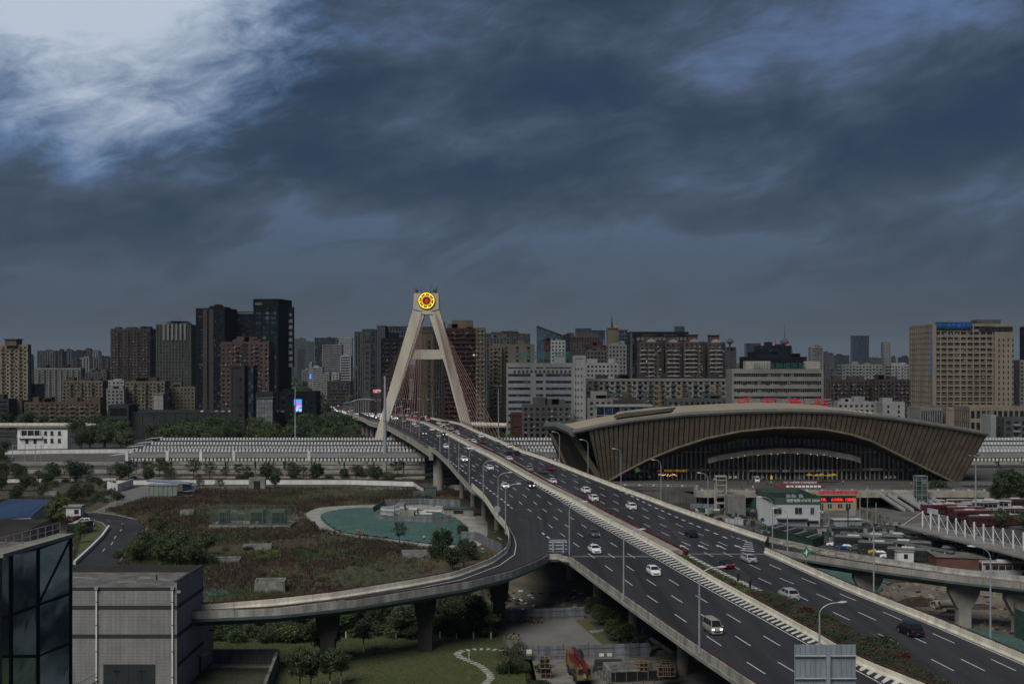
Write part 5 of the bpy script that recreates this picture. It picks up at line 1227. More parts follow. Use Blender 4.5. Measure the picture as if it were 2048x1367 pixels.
# ---- the hazy city that fills the gaps to the horizon
rr=random.Random(11);n_far=0;me_cache={}
skyl=[(-150,722),(60,722),(222,722),(400,715),(580,712),(700,722),(850,715),(1000,712),(1100,718),(1250,716),(1450,720),(1560,718),(1700,722),(1830,720),(2200,715)]
for row,D in enumerate((1500,2000,2700,3600,4800)):
    x=-40
    while x<2090:
        wd=rr.uniform(22,52)*1500/D*.9+6;base_y=float(np.interp(x,[a for a,_ in skyl],[b for _,b in skyl]))+rr.uniform(0,18)+(26-row*5)+(12 if row==0 else 0)
        lo,hi={0:(560,760),1:(575,725),2:(582,700),3:(586,680),4:(590,640)}[row]
        if not(lo<x<hi or lo<x+wd<hi)and not rr.random()<.12:
            Xa,Xb=(x-1024)*D/F,(x+wd-1024)*D/F;hz_=H-(base_y-HZ)*D/F
            if hz_>8:
                key=rr.randrange(8)
                if key not in me_cache:
                    mb=MB();mb.box(-.5,.5,-.5,.5,0,1,0);nf_=rr.randrange(8,15);nb_=rr.randrange(4,9)
                    if key%2:
                        for k in range(nf_+1):mb.box(-.51,.51,-.51,.5,k/nf_-.022,k/nf_+.022,1)
                        for k in range(nb_+1):mb.box(-.5+k/nb_-.035,-.5+k/nb_+.035,-.52,-.5,0,1,1)
                    else:
                        for k in range(nb_*2+1):mb.box(-.5+k/nb_/2-.018,-.5+k/nb_/2+.018,-.52,-.5,0,1,1)
                        for k in range(nf_+1):mb.box(-.51,.51,-.515,.5,k/nf_-.012,k/nf_+.012,1)
                    mb.box(-.3,.05,-.3,.3,1,1.05,1);mb.box(.15,.4,-.3,.3,1,1.03,1)
                    me_cache[key]=mb.mesh('far_building',[GL_dark,(W_lgrey,W_grey,W_tan,W_dred,W_white,W_grey,W_brown,W_tan2)[key]])
                o=bpy.data.objects.new('far_building',me_cache[key]);COL.objects.link(o);o.location=((Xa+Xb)/2,D+15+rr.uniform(0,60),0);o.scale=(Xb-Xa,22,hz_)
                tag(o,'plain hazy building in the dense city beyond the station','building','hazy buildings filling the distant city');n_far+=1
        x+=wd+rr.uniform(0,14)*1500/D
# old white railway house on the left
t=thing('railway_house','old white two storey railway house with balcony left of the tracks','house');D_=680;a,b_=AT(35,857,D_),AT(135,897,D_)
obj('wall',MB().box(a.x,b_.x,D_,D_+5,0,a.z),M_white,t);obj('roof',MB().box(a.x-.5,b_.x+.5,D_-.5,D_+5.5,a.z,a.z+.5),W_grey,t)
obj('recess',MB().box(a.x+1.5,a.x+12.5,D_-.15,D_+.1,a.z-3.6,a.z-.9),M_black,t);obj('balcony',MB().box(a.x+.8,a.x+13.5,D_-1.4,D_,a.z-5,a.z-4.0),M_white,t)
for x in(2.2,5.5,9.2,12.3):obj('post',MB().box(a.x+x,a.x+x+.35,D_-1.3,D_-1.0,a.z-4,a.z-.2),M_white,t)
for x in(14.2,17.6,21.6):
    for z in(a.z-3.2,a.z-7.2):f_=obj('window',MB().box(x+a.x,x+a.x+1.5,D_-.12,D_+.05,z,z+2.0),M_black,t);obj('sill',MB().box(x+a.x-.2,x+a.x+1.7,D_-.35,D_,z-.2,z),W_grey,f_)
for x in(4.2,8.6):obj('window',MB().box(x+a.x,x+a.x+1.6,D_-.12,D_+.05,a.z-8,a.z-5.6),M_black,t)
# elevated roads behind the railway
def viaduct(pts,z,w,lab,m=M_cream):
    t=thing('viaduct',lab,'viaduct');P=resample([Vector((p.x,p.y,z))for p in pts],12)
    A=[];Bp=[]
    for i,p in enumerate(P):n=side(P,i);A.append(p+n*(-w/2));Bp.append(p+n*(w/2))
    secs=[[(a.x,a.y,z-1.3),(b.x,b.y,z-1.3),(b.x,b.y,z),(a.x,a.y,z)]for a,b in zip(A,Bp)];obj('deck',MB().loft(secs),M_conc,t,fix=True)
    for L_ in(A,Bp):
        mb=MB();mb.loft([[(p.x,p.y-.2,z-.3),(p.x,p.y+.2,z-.3),(p.x,p.y+.2,z+1.1),(p.x,p.y-.2,z+1.1)]for p in L_]);obj('parapet',mb,m,t,fix=True)
    for i in range(1,len(P),2):obj('pier',MB().cbox((P[i].x,P[i].y,(z-1.3)/2),(2,1.6,z-1.3)),M_conc,t)
viaduct([G(-300,850,8),G(0,849.5,8),G(300,849,8),G(380,851,8),G(437,853,8)],8,10,'cream elevated road crossing behind the trees at the left')
viaduct([G(340,845,9),G(450,842,9),G(560,838,9),G(690,834,9)],9,9,'second elevated road rising to join the overpass beyond the pylon')
viaduct([G(930,847,8),G(1020,850,8),G(1180,850,8),G(1300,850,8)],8,9,'elevated road passing behind the right pylon leg and the station')
# ==== vegetation
M_leafA=mat('leaf_dark',(0.041,0.061,0.024),.7,var=.3,scale=.25,coord='geo',island=.55,c2=(0.024,0.041,0.016))
M_leafB=mat('leaf_mid',(0.068,0.097,0.030),.7,var=.3,scale=.3,coord='geo',island=.5,c2=(0.041,0.061,0.022))
M_leafC=mat('leaf_young',(0.115,0.162,0.035),.7,var=.3,scale=.4,coord='geo',island=.45,c2=(0.068,0.101,0.027))
M_leafD=mat('leaf_bronze',(0.068,0.061,0.038),.7,var=.3,scale=.3,coord='geo',island=.5,c2=(0.041,0.041,0.024))
M_bark=mat('bark',(.065,.052,.040),.9,var=.3,scale=2);M_lime=mat('limewash',(.62,.62,.58),.9,var=.1)
M_redleaf=mat('leaf_red',(.13,.016,.018),.7,var=.3,scale=1,coord='geo',island=.5)
def leaves(n,clumps,rad,hz,zc,size,seed,spread=.34,hollow=.25):
    r=np.random.default_rng(seed)
    d=r.normal(size=(clumps,3));d/=np.linalg.norm(d,axis=1)[:,None];rr_=(hollow+(1-hollow)*r.random(clumps)**.6)[:,None]
    cc=d*rr_*np.array([rad,rad,hz])*.82;cc[:,2]+=zc
    cs=r.uniform(.6,1.25,clumps)
    idx=r.integers(0,clumps,n);off=r.normal(size=(n,3))*spread*rad*.55*cs[idx][:,None];off[:,2]*=.7
    P=cc[idx]+off;s=size*r.uniform(.6,1.35,n)
    a=r.normal(size=(n,3));a/=np.linalg.norm(a,axis=1)[:,None];b=r.normal(size=(n,3));b-=(a*b).sum(1)[:,None]*a;b/=np.linalg.norm(b,axis=1)[:,None]
    V=np.stack([P-a*s[:,None],P+b*s[:,None]*.55,P+a*s[:,None],P-b*s[:,None]*.55],1).reshape(-1,3)
    return V,np.arange(4*n).reshape(n,4)
def trunk_mesh(h,r0,spread,seed,white=False,n=6,base_split=.45):
    r=random.Random(seed);mb=MB();top=h*base_split
    if white:mb.tube([(0,0,-.2),(0,0,1.25)],r0*1.04,6,1);mb.tube([(0,0,1.25),(0,0,top)],[r0,r0*.75],6)
    else:mb.tube([(0,0,-.3),(r.uniform(-.1,.1),0,top*.5),(0,0,top)],[r0*1.3,r0,r0*.8],6)
    for i in range(n):
        a=2*math.pi*i/n+r.uniform(-.4,.4);z0=top*r.uniform(.7,1);e=(spread*.7*math.cos(a),spread*.7*math.sin(a),h*r.uniform(.6,.92))
        m=(e[0]*.4,e[1]*.4,(z0+e[2])*.5);mb.tube([(0,0,z0),m,e],[r0*.55,r0*.33,r0*.12],4)
    return mb.mesh('trunk',[M_bark,M_lime])
TREES={}
def tree_kind(key,h,rad,n,clumps,size,lm,seed,white=False,r0=.18,zc=.62,hz=.40,spread=.34,hollow=.25,name='tree'):
    V,Q=leaves(n,clumps,rad,h*hz,h*zc,size,seed,spread,hollow)
    TREES[key]=(np_mesh('crown',V,Q,[lm]),trunk_mesh(h,r0,rad,seed,white),name)
def tree(key,x,y,s=1.0,label='',group=None,z=0.0,rz=None,sz=None):
    cm,tm,nm=TREES[key];t=thing(nm,label,'shrub' if nm=='shrub' else 'tree',(x,y,z),random.uniform(0,6.28)if rz is None else rz,group)
    t.scale=(s,s,s if sz is None else sz)
    for n_,me in(('crown',cm),('trunk',tm)):
        o=bpy.data.objects.new(n_,me);COL.objects.link(o);o.parent=t
    return t
for k in range(4):tree_kind(f'big{k}',11,4.6,3000,46,.34,(M_leafA,M_leafB,M_leafA,M_leafB)[k],20+k,r0=.3,zc=.6,hz=.42)
tree_kind('bronze',9,5.5,3200,60,.26,M_leafD,31,r0=.25,zc=.55,hz=.42,spread=.25)
tree_kind('avenue',9,3.8,2200,34,.32,M_leafB,33,r0=.22)
for k in range(3):tree_kind(f'lawn{k}',5.4,1.6,1500,26,.15,M_leafA if k==1 else M_leafB,40+k,white=True,r0=.10,zc=.66,hz=.32)
for k in range(2):tree_kind(f'round{k}',6.5,2.6,3600,70,.17,M_leafB if k else M_leafA,50+k,r0=.16,zc=.56,hz=.42,spread=.22,hollow=.5)
for k in range(2):tree_kind(f'thin{k}',7.5,3.0,1300,40,.17,M_leafA if k else M_leafD,55+k,r0=.12,zc=.6,hz=.40,spread=.22)
tree_kind('young',9.5,2.6,3200,48,.20,M_leafC,60,r0=.14,zc=.58,hz=.42,spread=.2)
for k in range(2):tree_kind(f'bush{k}',3.0,2.4,1500,34,.17,M_leafA if k else M_leafB,65+k,r0=.06,zc=.42,hz=.42,spread=.28,name='shrub')
tree_kind('bushC',3.0,2.4,1500,34,.17,M_leafC,68,r0=.06,zc=.42,hz=.42,name='shrub')
tree_kind('hedgebr',1.6,2.2,2600,60,.085,M_leafD,70,r0=.04,zc=.35,hz=.5,spread=.25,name='shrub')
tree_kind('hedgegr',1.7,1.9,2800,60,.085,M_leafA,71,r0=.04,zc=.35,hz=.55,spread=.2,hollow=.6,name='shrub')
tree_kind('hedgered',1.5,1.0,1800,40,.075,M_redleaf,72,r0=.04,zc=.4,hz=.5,spread=.25,name='shrub')
# wood between the railway and the city
rr=random.Random(5)
def belt(x0,x1,yb0,yb1,n,keys,s0,s1,label,group,skip=None):
    i=0
    while i<n:
        x,y=rr.uniform(x0,x1),rr.uniform(yb0,yb1);p=G(x,y);i+=1
        if skip and skip(p):continue
        s=rr.uniform(s0,s1);tree(rr.choice(keys),p.x,p.y,s,label,group)
bigk=['big0','big1','big2','big3']
def wood(x0,x1,yb0,yb1,n,s0,s1,label,skip=None,nl=420):
    Vs=[];
    for i in range(n):
        x,y=rr.uniform(x0,x1),rr.uniform(yb0,yb1);p=G(x,y)
        if skip and skip(p):continue
        s=rr.uniform(s0,s1);V_,Q_=leaves(nl,22,4.6,11*.44,11*.52,.95,rr.randrange(10**6),.34);Vs.append(V_*s+np.array([p.x,p.y,0]))
    V_=np.concatenate(Vs);obj('wood',np_mesh('wood',V_,np.arange(len(V_)).reshape(-1,4),[M_leafA,M_leafB],rr2w.integers(0,2,len(V_)//4)),[],label=label,cat='trees',kind='stuff')
rr2w=np.random.default_rng(8)
onroad=lambda p:Ledge(p.y)-5<p.x<Redge(p.y)+5
belt(140,770,886,900,70,bigk,.95,1.35,'dark leafy tree in the belt right behind the platform roofs','trees behind the platform roofs',onroad)
belt(150,760,868,888,50,bigk,.9,1.5,'tall dark tree between the elevated road and the platform roofs','trees between elevated road and railway',onroad)
belt(-120,780,852,870,50,bigk,.8,1.4,'dark tree beside the elevated road at the left','trees along the elevated road',onroad)
belt(-80,34,900,960,14,bigk+['round0'],.5,.9,'dark leafy tree left of the old white railway house','trees left of the white railway house')
for i,(x,y,s,l)in enumerate([(655,902,1.15,'wide brownish bare-looking tree left of the pylon foot'),(705,902,1.35,'widest brownish bare-looking tree right against the pylon foot'),(735,896,.9,'smaller brownish tree squeezed beside the pylon leg')]):
    p=G(x,y);tree('bronze',p.x,p.y,s,l)
for x,y,s,l in[(405,885,1.35,'tall dark tree overlapping the elevated road, the left one'),(430,884,1.5,'tallest dark tree overlapping the elevated road'),(455,886,1.2,'dark tree beside the tallest one at the elevated road'),(128,862,1.0,'round dark tree in front of the low brown walk-up block')]:
    p=G(x,y);tree('big2',p.x,p.y,s,l)
belt(985,1110,872,896,26,bigk,.6,.95,'dark tree between the overpass and the station roof','trees right of the overpass by the station',onroad)
wood(1000,1180,848,868,16,.6,1.0,'trees behind the right elevated road reading as one dark mass',onroad)
wood(600,800,806,838,60,1.0,1.6,'trees lining the far avenue reading as one dark mass',onroad)
wood(590,720,782,806,60,1.0,1.7,'distant avenue trees reading as one dark mass',onroad)
wood(570,760,766,784,50,1.4,2.2,'far hazy avenue trees reading as one dark mass',onroad)
wood(700,830,820,836,22,1.4,1.9,'trees below the grey slab towers reading as one dark mass',onroad)
wood(820,990,828,842,16,.8,1.3,'trees below the brown towers reading as one dark mass',onroad)
wood(380,600,815,836,26,.8,1.4,'trees around the dark podium reading as one dark mass')
wood(390,470,838,850,14,.7,1.1,'trees in front of the dark podium reading as one dark mass')
wood(-100,400,838,852,26,.5,1.0,'trees before the walk-up blocks reading as one dark mass')
wood(990,1180,822,842,18,.5,.9,'trees among the low sheds reading as one dark mass')
wood(1150,1460,840,856,24,.6,1.0,'trees before the green apartment row reading as one dark mass')
wood(1960,2120,880,905,16,.5,.8,'trees at the far right behind the platforms reading as one dark mass')
for x0,x1,y in((0,220,795),(600,640,800),(1648,1820,800)):
    wood(x0,x1,y-3,y+8,14,.8,1.4,{0:'dark trees among the walk-up blocks at the left',600:'dark trees around the video screen building',1648:'dark trees below the brown apartment row at the right'}[x0])
# rooftop gardens read as low clumps on top of the walk-up blocks
for x,y,D in[(165,761,1096),(190,762,1096),(275,762,1086),(310,762,1086),(470,684,868),(520,683,868),(1680,760,942),(1760,759,938),(1790,759,938),(1200,757,772),(1250,757,772),(1330,756,772),(1390,757,772)]:
    p=AT(x,y+1,D);tree('bush0',p.x,D+4,1.3,'dark shrub growing on the flat roof of an apartment block','rooftop shrubs',z=p.z-.3)
# thin trees and weeds along the tracks
belt(-60,850,958,966,80,['thin0','thin1','bush0','bush1','thin0','round0'],.75,1.35,'thin scraggy tree growing along the railway tracks','scraggy trees along the tracks',onroad)
belt(-60,240,957,1012,44,['thin0','bush0','bush1','round0'],.6,1.1,'scraggy tree or shrub on the waste ground at the left','scraggy shrubs at the far left')
belt(620,860,957,965,14,['thin1','bush1'],.6,1.0,'dark shrub below the platform roof near the bridge pier','shrubs by the bridge pier',onroad)
for x,y,s,k,l in[(550,975,.9,'round0','small round dark tree on the paved strip by the white wall'),(400,984,.75,'thin0','thin tree left of the pair beside the subway entrance'),(440,984,.75,'thin0','thin tree right of the pair beside the subway entrance'),(420,984,.5,'bush0','low shrub between the two thin trees by the subway entrance'),
    (120,1050,1.05,'young','bright green young tree rising behind the dark glass building'),(103,1050,.8,'young','second bright green young tree at the edge of the blue roof'),(160,1085,.65,'young','bright green tree overhanging the parked cars'),
    (798,1092,.9,'thin1','airy tree at the tip of the green net mound'),(885,1112,1.15,'round0','dense dark tree between the green net and the slip road'),(928,1135,.95,'thin1','airy tree beside the slip road bend'),(905,1128,.6,'bush1','dark shrub under the dense tree by the slip road'),
    (548,1117,.8,'bushC','fresh green shrub in the scrub beside the small vents'),(525,1120,.6,'bushC','yellow green shrub by the small vent box'),(855,1000,.8,'bush1','dark round bush below the bridge pier'),(835,996,.6,'bush0','smaller bush left of the bridge pier'),(722,1004,.45,'bushC','bright weed clump on the far scrub')]:
    p=G(x,y);tree(k,p.x,p.y,s,l)
for x,y,s in[(235,1115,.7),(262,1108,.9),(290,1115,1.1),(315,1120,1.2),(340,1122,1.3),(365,1122,1.2),(392,1118,1.2),(412,1110,1.0),(300,1090,1.0),(330,1085,.95),(318,1068,.8),(305,1055,.6),(370,1100,1.1),(400,1090,.9),(350,1132,1.1),(270,1125,.9),(385,1133,1.0),(330,1105,1.1),(280,1122,1.0),(325,1132,1.1),(300,1105,1.1),(350,1110,1.2),(378,1122,1.1),(400,1128,1.1),(350,1095,1.0),(380,1095,1.0),(315,1078,.9),(420,1126,.9)]:
    p=G(x,y);tree(random.choice(['bush1','bush1','round1','bush0']),p.x,p.y,s*1.0,'leafy dark green shrub crowding the outside of the road bend','shrubs along the road bend')
for i in range(46):
    x,y=rr.uniform(430,960),rr.uniform(1085,1175)
    if y>1215-(x-400)*.17 or(x>640 and y<1098):continue
    p=G(x,y);k=rr.choice(['bush0','bush0','bush1','bushC']);tree(k,p.x,p.y,rr.uniform(.3,.65),'tangled low bush in the vacant field','bushes scattered over the vacant field',sz=rr.uniform(.25,.5))
for x,y,s_,l in((905,1140,.9,'dark tree against the slip road parapet by the white litter'),(868,1122,.7,'small dark tree left of the dense one'),(940,1120,.8,'dark tree right of the airy one at the slip road bend')):
    p=G(x,y);tree('round0',p.x,p.y,s_,l)
# lawn trees with limewashed trunks
lt=[(669,1312,1.15),(683,1330,1.0),(724,1327,.95),(785,1320,.9),(857,1283,.9),(961,1312,.9),(1147,1284,.85)]
lt=[(629,1313,1.2,'lawn tree nearest the walled pit'),(668,1312,1.1,'lawn tree second from the walled pit'),(647,1327,.9,'lawn tree leaning over the second one'),(669,1345,.8,'lawn tree below the first two'),(727,1302,.95,'lawn tree left of the middle gap'),(692,1275,.9,'lawn tree at the edge of the slip road shade'),(792,1276,.95,'lawn tree standing alone below the slip road'),
      (846,1278,.85,'lawn tree left of the middle pier'),(880,1275,.85,'lawn tree right of the middle pier'),(913,1278,.85,'lawn tree third from the paved yard'),(947,1277,.9,'lawn tree second from the paved yard'),(982,1277,.9,'lawn tree nearest the paved yard')]
for i,(x,y,s,l)in enumerate(lt):p=G(x,y);tree(f'lawn{i % 3}',p.x,p.y,s,l+', white painted trunk','young lawn trees with white painted trunks')
for x,y,s,l in[(600,1392,1.3,'largest lawn tree at the bottom edge'),(622,1385,1.1,'lawn tree overlapping the largest one'),(660,1380,1.1,'dark lawn tree third at the bottom edge'),(682,1368,.95,'dark lawn tree cut by the bottom edge')]:
    p=G(x,y);tree('lawn1',p.x,p.y,s,l)
for i,(x,y)in enumerate([(1185,1232),(1198,1250),(1215,1256),(1225,1282),(1243,1294),(1258,1290),(1255,1262)]):
    p=G(x,y);tree(f'round{i % 2}',p.x,p.y,.62,['round street tree nearest the grey hoarding','round street tree second from the hoarding','round street tree beside the stepping path','dense round street tree above the low hedge','round street tree beside the overpass pier','round street tree nearest the site fence','round street tree behind the others by the overpass'][i])
belt(860,1000,1215,1262,26,['bush0','bush1','round0','thin0'],.6,1.05,'dark shrub in the shade beneath the slip road','shrubs beneath the slip road')
belt(430,890,1236,1264,60,['bush1','bush0','bush1','round0'],.7,1.05,'dark hedge shrub in the shade along the slip road','hedge along the slip road')
belt(925,1025,1050,1115,24,['bush1','round0'],.6,.95,'dark shrub between overpass piers and hoarding','shrubs under the overpass edge',onroad)
belt(860,1000,1100,1150,0,['bush1'],.6,.9,'','')
belt(1000,1085,1310,1390,12,['bush0','thin0','bush1'],.4,.7,'scraggy shrub beside the site fence','scraggy shrubs beside the site fence')
belt(430,640,1272,1284,16,['bush1','bush0'],.8,1.1,'dark shrub in front of the slip road piers','shrubs in front of the slip road piers')
belt(640,980,1262,1276,26,['bush1','bush0','round0'],.7,1.0,'dark shrub in front of the slip road piers','shrubs in front of the slip road piers')
# right hand side trees by the lift tower and in the bus yard
for x,y,s,k,l in[(1876,1006,1.35,'round0','large dark round tree right of the glass lift tower'),(1900,1007,1.0,'round0','narrower dark tree against the large round one'),(1932,1005,.85,'round0','small clipped tree in front of the retaining wall'),(1965,1005,.9,'round1','small pale clipped tree at the end of the retaining wall'),
    (2014,1006,2.0,'round0','tall dark tree at the right picture edge'),(2044,1006,1.7,'round0','dark tree cut off by the right picture edge'),(2003,1057,.95,'round1','pale round tree standing among the red buses'),(2046,1060,.95,'round1','pale round tree cut by the right edge by the buses'),(1995,1004,1.1,'round0','dark tree between the retaining wall and the tall one')]:
    p=G(x,y);tree(k,p.x,p.y,s,l)
# median planting: separate shrubs and flowers
mlx=lambda d:(MLc(d)+.9,MRc(d)-.3)
i=0;d=98.0
while d<196:
    a,b_=mlx(d);w=b_-a;k=rr.choice(['hedgebr','hedgegr','hedgebr','hedgegr']);nrow=2 if w>3 else 1
    for q in range(nrow):
        x=a+w*(q+.5)/nrow;s=min(1.3,w/nrow/2.6)*rr.uniform(.9,1.15);kk=rr.choice(['hedgebr','hedgegr','hedgebr'])
        tree(kk,x,d+rr.uniform(-.5,.5),s,'clipped brown and green shrub in the median strip','shrubs planted in the median',z=zdeck(d)+.05)
    d+=3.0
for x,y,s,k,l in[(1613,1232,1.2,'hedgered','dark red shrub in the median strip'),(1650,1252,1.25,'hedgegr','large clipped green dome shrub behind the lamp head'),(1760,1300,1.35,'hedgegr','largest clipped green shrub mound in the median'),(1808,1322,1.0,'hedgered','reddish shrub beside the largest green mound')]:
    p=DK(x,y);tree(k,p.x,p.y,s,l,z=p.z+.05)
V=[];
r_=np.random.default_rng(3)
def tufts(name,n,sampler,hmin,hmax,blades,width,m,label,kind='stuff',lean=.35,cat='weeds',pal=None):
    P=sampler(n);n=len(P);nb=n*blades
    base=np.repeat(P,blades,0)+np.c_[r_.normal(size=(nb,2))*.22,np.zeros(nb)];hh=r_.uniform(hmin,hmax,nb)*np.repeat(r_.uniform(.6,1.3,n),blades);an=r_.uniform(0,6.28,nb)
    dx=np.c_[np.cos(an),np.sin(an),np.zeros(nb)]*(width*r_.uniform(.6,1.5,nb))[:,None];ln=np.c_[r_.normal(size=(nb,2))*lean,np.ones(nb)]*hh[:,None]
    V=np.stack([base-dx,base+dx,base+ln+dx*.25,base+ln*1.02-dx*.25],1).reshape(-1,3)
    rnd_=r_.choice(len(m),n,p=pal);nz_=np.sin(P[:,0]*.16+3*np.sin(P[:,1]*.045))+np.sin(P[:,1]*.13+2*np.sin(P[:,0]*.06))+r_.normal(size=n)*.35
    if len(m)==4:rnd_=np.where(nz_>1.45,3,np.where(nz_<-1.6,2,rnd_))
    mi=np.repeat(rnd_,blades)
    o=obj(name,np_mesh(name,V,np.arange(4*nb).reshape(nb,4),m,mi),[],label=label,cat=cat,kind=kind);return o
def inpoly(x,y,poly):
    ins=np.zeros(len(x),bool);j=len(poly)-1
    for i in range(len(poly)):
        xi,yi=poly[i];xj,yj=poly[j];c_=((yi>y)!=(yj>y))&(x<(xj-xi)*(y-yi)/(yj-yi+1e-9)+xi);ins ^=c_;j=i
    return ins
def psamp(polyin,holes=(),keep=None):
    poly=gpx(polyin);hs=[gpx(h)for h in holes];xs_=[p[0]for p in poly];ys_=[p[1]for p in poly]
    def f(n):
        x=r_.uniform(min(xs_),max(xs_),n*3);y=r_.uniform(min(ys_),max(ys_),n*3);k=inpoly(x,y,poly)
        for h_ in hs:k&=~inpoly(x,y,h_)
        nz=np.sin(x*.11+2*np.sin(y*.05))+np.sin(y*.09+1.7*np.sin(x*.07))+r_.normal(size=len(x))*.6
        if keep:k&=keep(nz)
        x,y=x[k][:n],y[k][:n];return np.c_[x,y,np.zeros(len(x))]
    return f
M_w1=mat('weed_rust',(.075,.045,.032),.9,var=.2,scale=.1,coord='geo',island=.5);M_w2=mat('weed_dry',(.165,.130,.075),.9,var=.2,scale=.1,coord='geo',island=.4);M_w3=mat('weed_green',(.070,.098,.032),.9,var=.2,scale=.1,coord='geo',island=.45);M_w4=mat('weed_dark',(.028,.022,.016),.9,var=.2,scale=.1,coord='geo',island=.5)
road_hole=[(140,1160),(160,1080),(200,1060),(168,1022),(232,978),(300,965),(400,970),(385,992),(290,995),(210,1020),(265,1035),(290,1052),(285,1075),(255,1100),(215,1160)]
pond_hole=[(605,1027),(640,1013),(800,1003),(1010,1003),(1010,1110),(890,1100),(690,1068),(640,1058)]
fieldp=[(395,1240),(560,1205),(840,1150),(1000,1105),(1010,1040),(900,975),(420,975),(150,985),(0,1000),(0,1060),(140,1060),(150,1160),(395,1160)]
tufts('scrub_weeds',30000,psamp(fieldp,[road_hole,pond_hole],lambda z:z>-.9),.35,.95,7,.045,[M_w1,M_w4,M_w2,M_w3],'dry rust brown weeds covering the vacant field',pal=[.48,.36,.07,.09])
tufts('green_weeds',9000,psamp(fieldp,[road_hole,pond_hole],lambda z:z<-.7),.2,.55,7,.045,[M_w3,M_w2],'low green weeds in patches of the vacant field',pal=[.85,.15])
tufts('lawn_grass',42000,psamp([(395,1400),(395,1262),(720,1243),(990,1238),(1045,1300),(1075,1400)]),.05,.14,4,.035,[mat('lawn_blade',(.060,.088,.026),.9,var=.35,scale=.09,coord='geo',island=.4,c2=(.095,.095,.04))],'short mown lawn grass',cat='grass')
tufts('rail_weeds',5000,psamp([(-60,965),(-60,957),(860,957),(860,966)]),.4,1.1,6,.06,[M_w3,M_w4,M_w1],'weeds growing between the tracks and the white wall',pal=[.4,.35,.25])
# red flowers and creeping cover along the median
mb=MB();rr2=random.Random(4)
def flowers(d0,d1,dens,m,lab,nm,hgt=.35,off=(0,.4)):
    n=int((d1-d0)*dens);dd=r_.uniform(d0,d1,n);x=np.array([min(MRc(q)-.35,MLc(q)+2.5)for q in dd])+r_.uniform(off[0],off[1],n);z=np.array([zdeck(q)for q in dd])+r_.uniform(.35,.7+hgt,n)
    P=np.c_[x,dd,z];a=r_.normal(size=(n,3))*.12;b_=r_.normal(size=(n,3))*.12;V=np.stack([P-a,P+b_,P+a,P-b_],1).reshape(-1,3)
    obj(nm,np_mesh(nm,V,np.arange(4*n).reshape(n,4),[m]),[],label=lab,cat='flowers',kind='stuff')
flowers(236,640,55,mat('red_blossom',(.16,.018,.016),.8,var=.2,coord='geo',island=.5),'strip of dark red flowers along the right side of the median','red_flowers')
n=9000;dd=r_.uniform(190,236,n);u=r_.random(n);x=np.array([MLc(q)+.8 for q in dd])*(1-u)+np.array([MRc(q)-1.6 for q in dd])*u;P=np.c_[x,dd,np.array([zdeck(q)for q in dd])+r_.uniform(0,.45,n)]
a=r_.normal(size=(n,3))*.1;b_=r_.normal(size=(n,3))*.1
obj('median_groundcover',np_mesh('median_groundcover',np.stack([P-a,P+b_,P+a,P-b_],1).reshape(-1,3),np.arange(4*n).reshape(n,4),[M_leafB]),[],label='low green ground cover in the narrow part of the median',cat='ground cover',kind='stuff')
strip('planting_soil',lambda d:MLc(d)+.55,lambda d:MRc(d)-(.3 if d<196 else 1.3),[95+3*k for k in range(48)],.03,M_soil,None,kind='structure')
for x,y,l in((1476,1161,'small flat topped black planter stand in the median, the left one'),(1500,1174,'small flat topped black planter stand in the median, the right one')):
    p=DK(x,y);t=thing('flower_stand',l,'flower stand',tuple(p));obj('stem',MB().tube([(0,0,0),(0,0,1.1)],.2,6),M_black,t);V,Q=leaves(260,10,.6,.12,1.25,.1,9);obj('plants',np_mesh('plants',V,Q,[M_leafB]),[],t)
# ==== vehicles
M_tyre=mat('tyre',(.012,.012,.013),.8,var=0);M_rim=mat('wheel_rim',(.30,.31,.32),.35,metal=.6,var=0);M_cg=mat('car_glass',(.012,.015,.018),.08,var=0,spec=.8)
M_plate=mat('blue_plate',(.01,.07,.38),.5,var=0);M_gplate=mat('green_plate',(.03,.28,.12),.5,var=0);M_tail=mat('tail_light',(.28,.008,.01),.3,var=0);M_tailon=mat('tail_light_lit',(.7,.02,.04),.3,var=0,emit=.35);M_head=mat('headlamp',(.55,.57,.58),.2,var=0);M_headon=mat('headlamp_lit',(1,.93,.8),.2,var=0,emit=1.6)
def paint(nm,c):return mat('paint_'+nm,c,.28,metal=.15 if max(c)<.5 else 0,var=.03,spec=.6)
P_white=paint('white',(.80,.81,.81));P_black=paint('black',(.012,.012,.015));P_silver=paint('silver',(.45,.46,.47));P_grey=paint('grey',(.09,.092,.10));P_red=paint('red',(.22,.015,.02));P_blue=paint('blue',(.02,.07,.22));P_yellow=paint('yellow',(.52,.33,.01));P_tan=paint('tan',(.38,.35,.29));P_green=paint('green',(.05,.14,.05));P_dred=paint('dark_red',(.08,.01,.015))
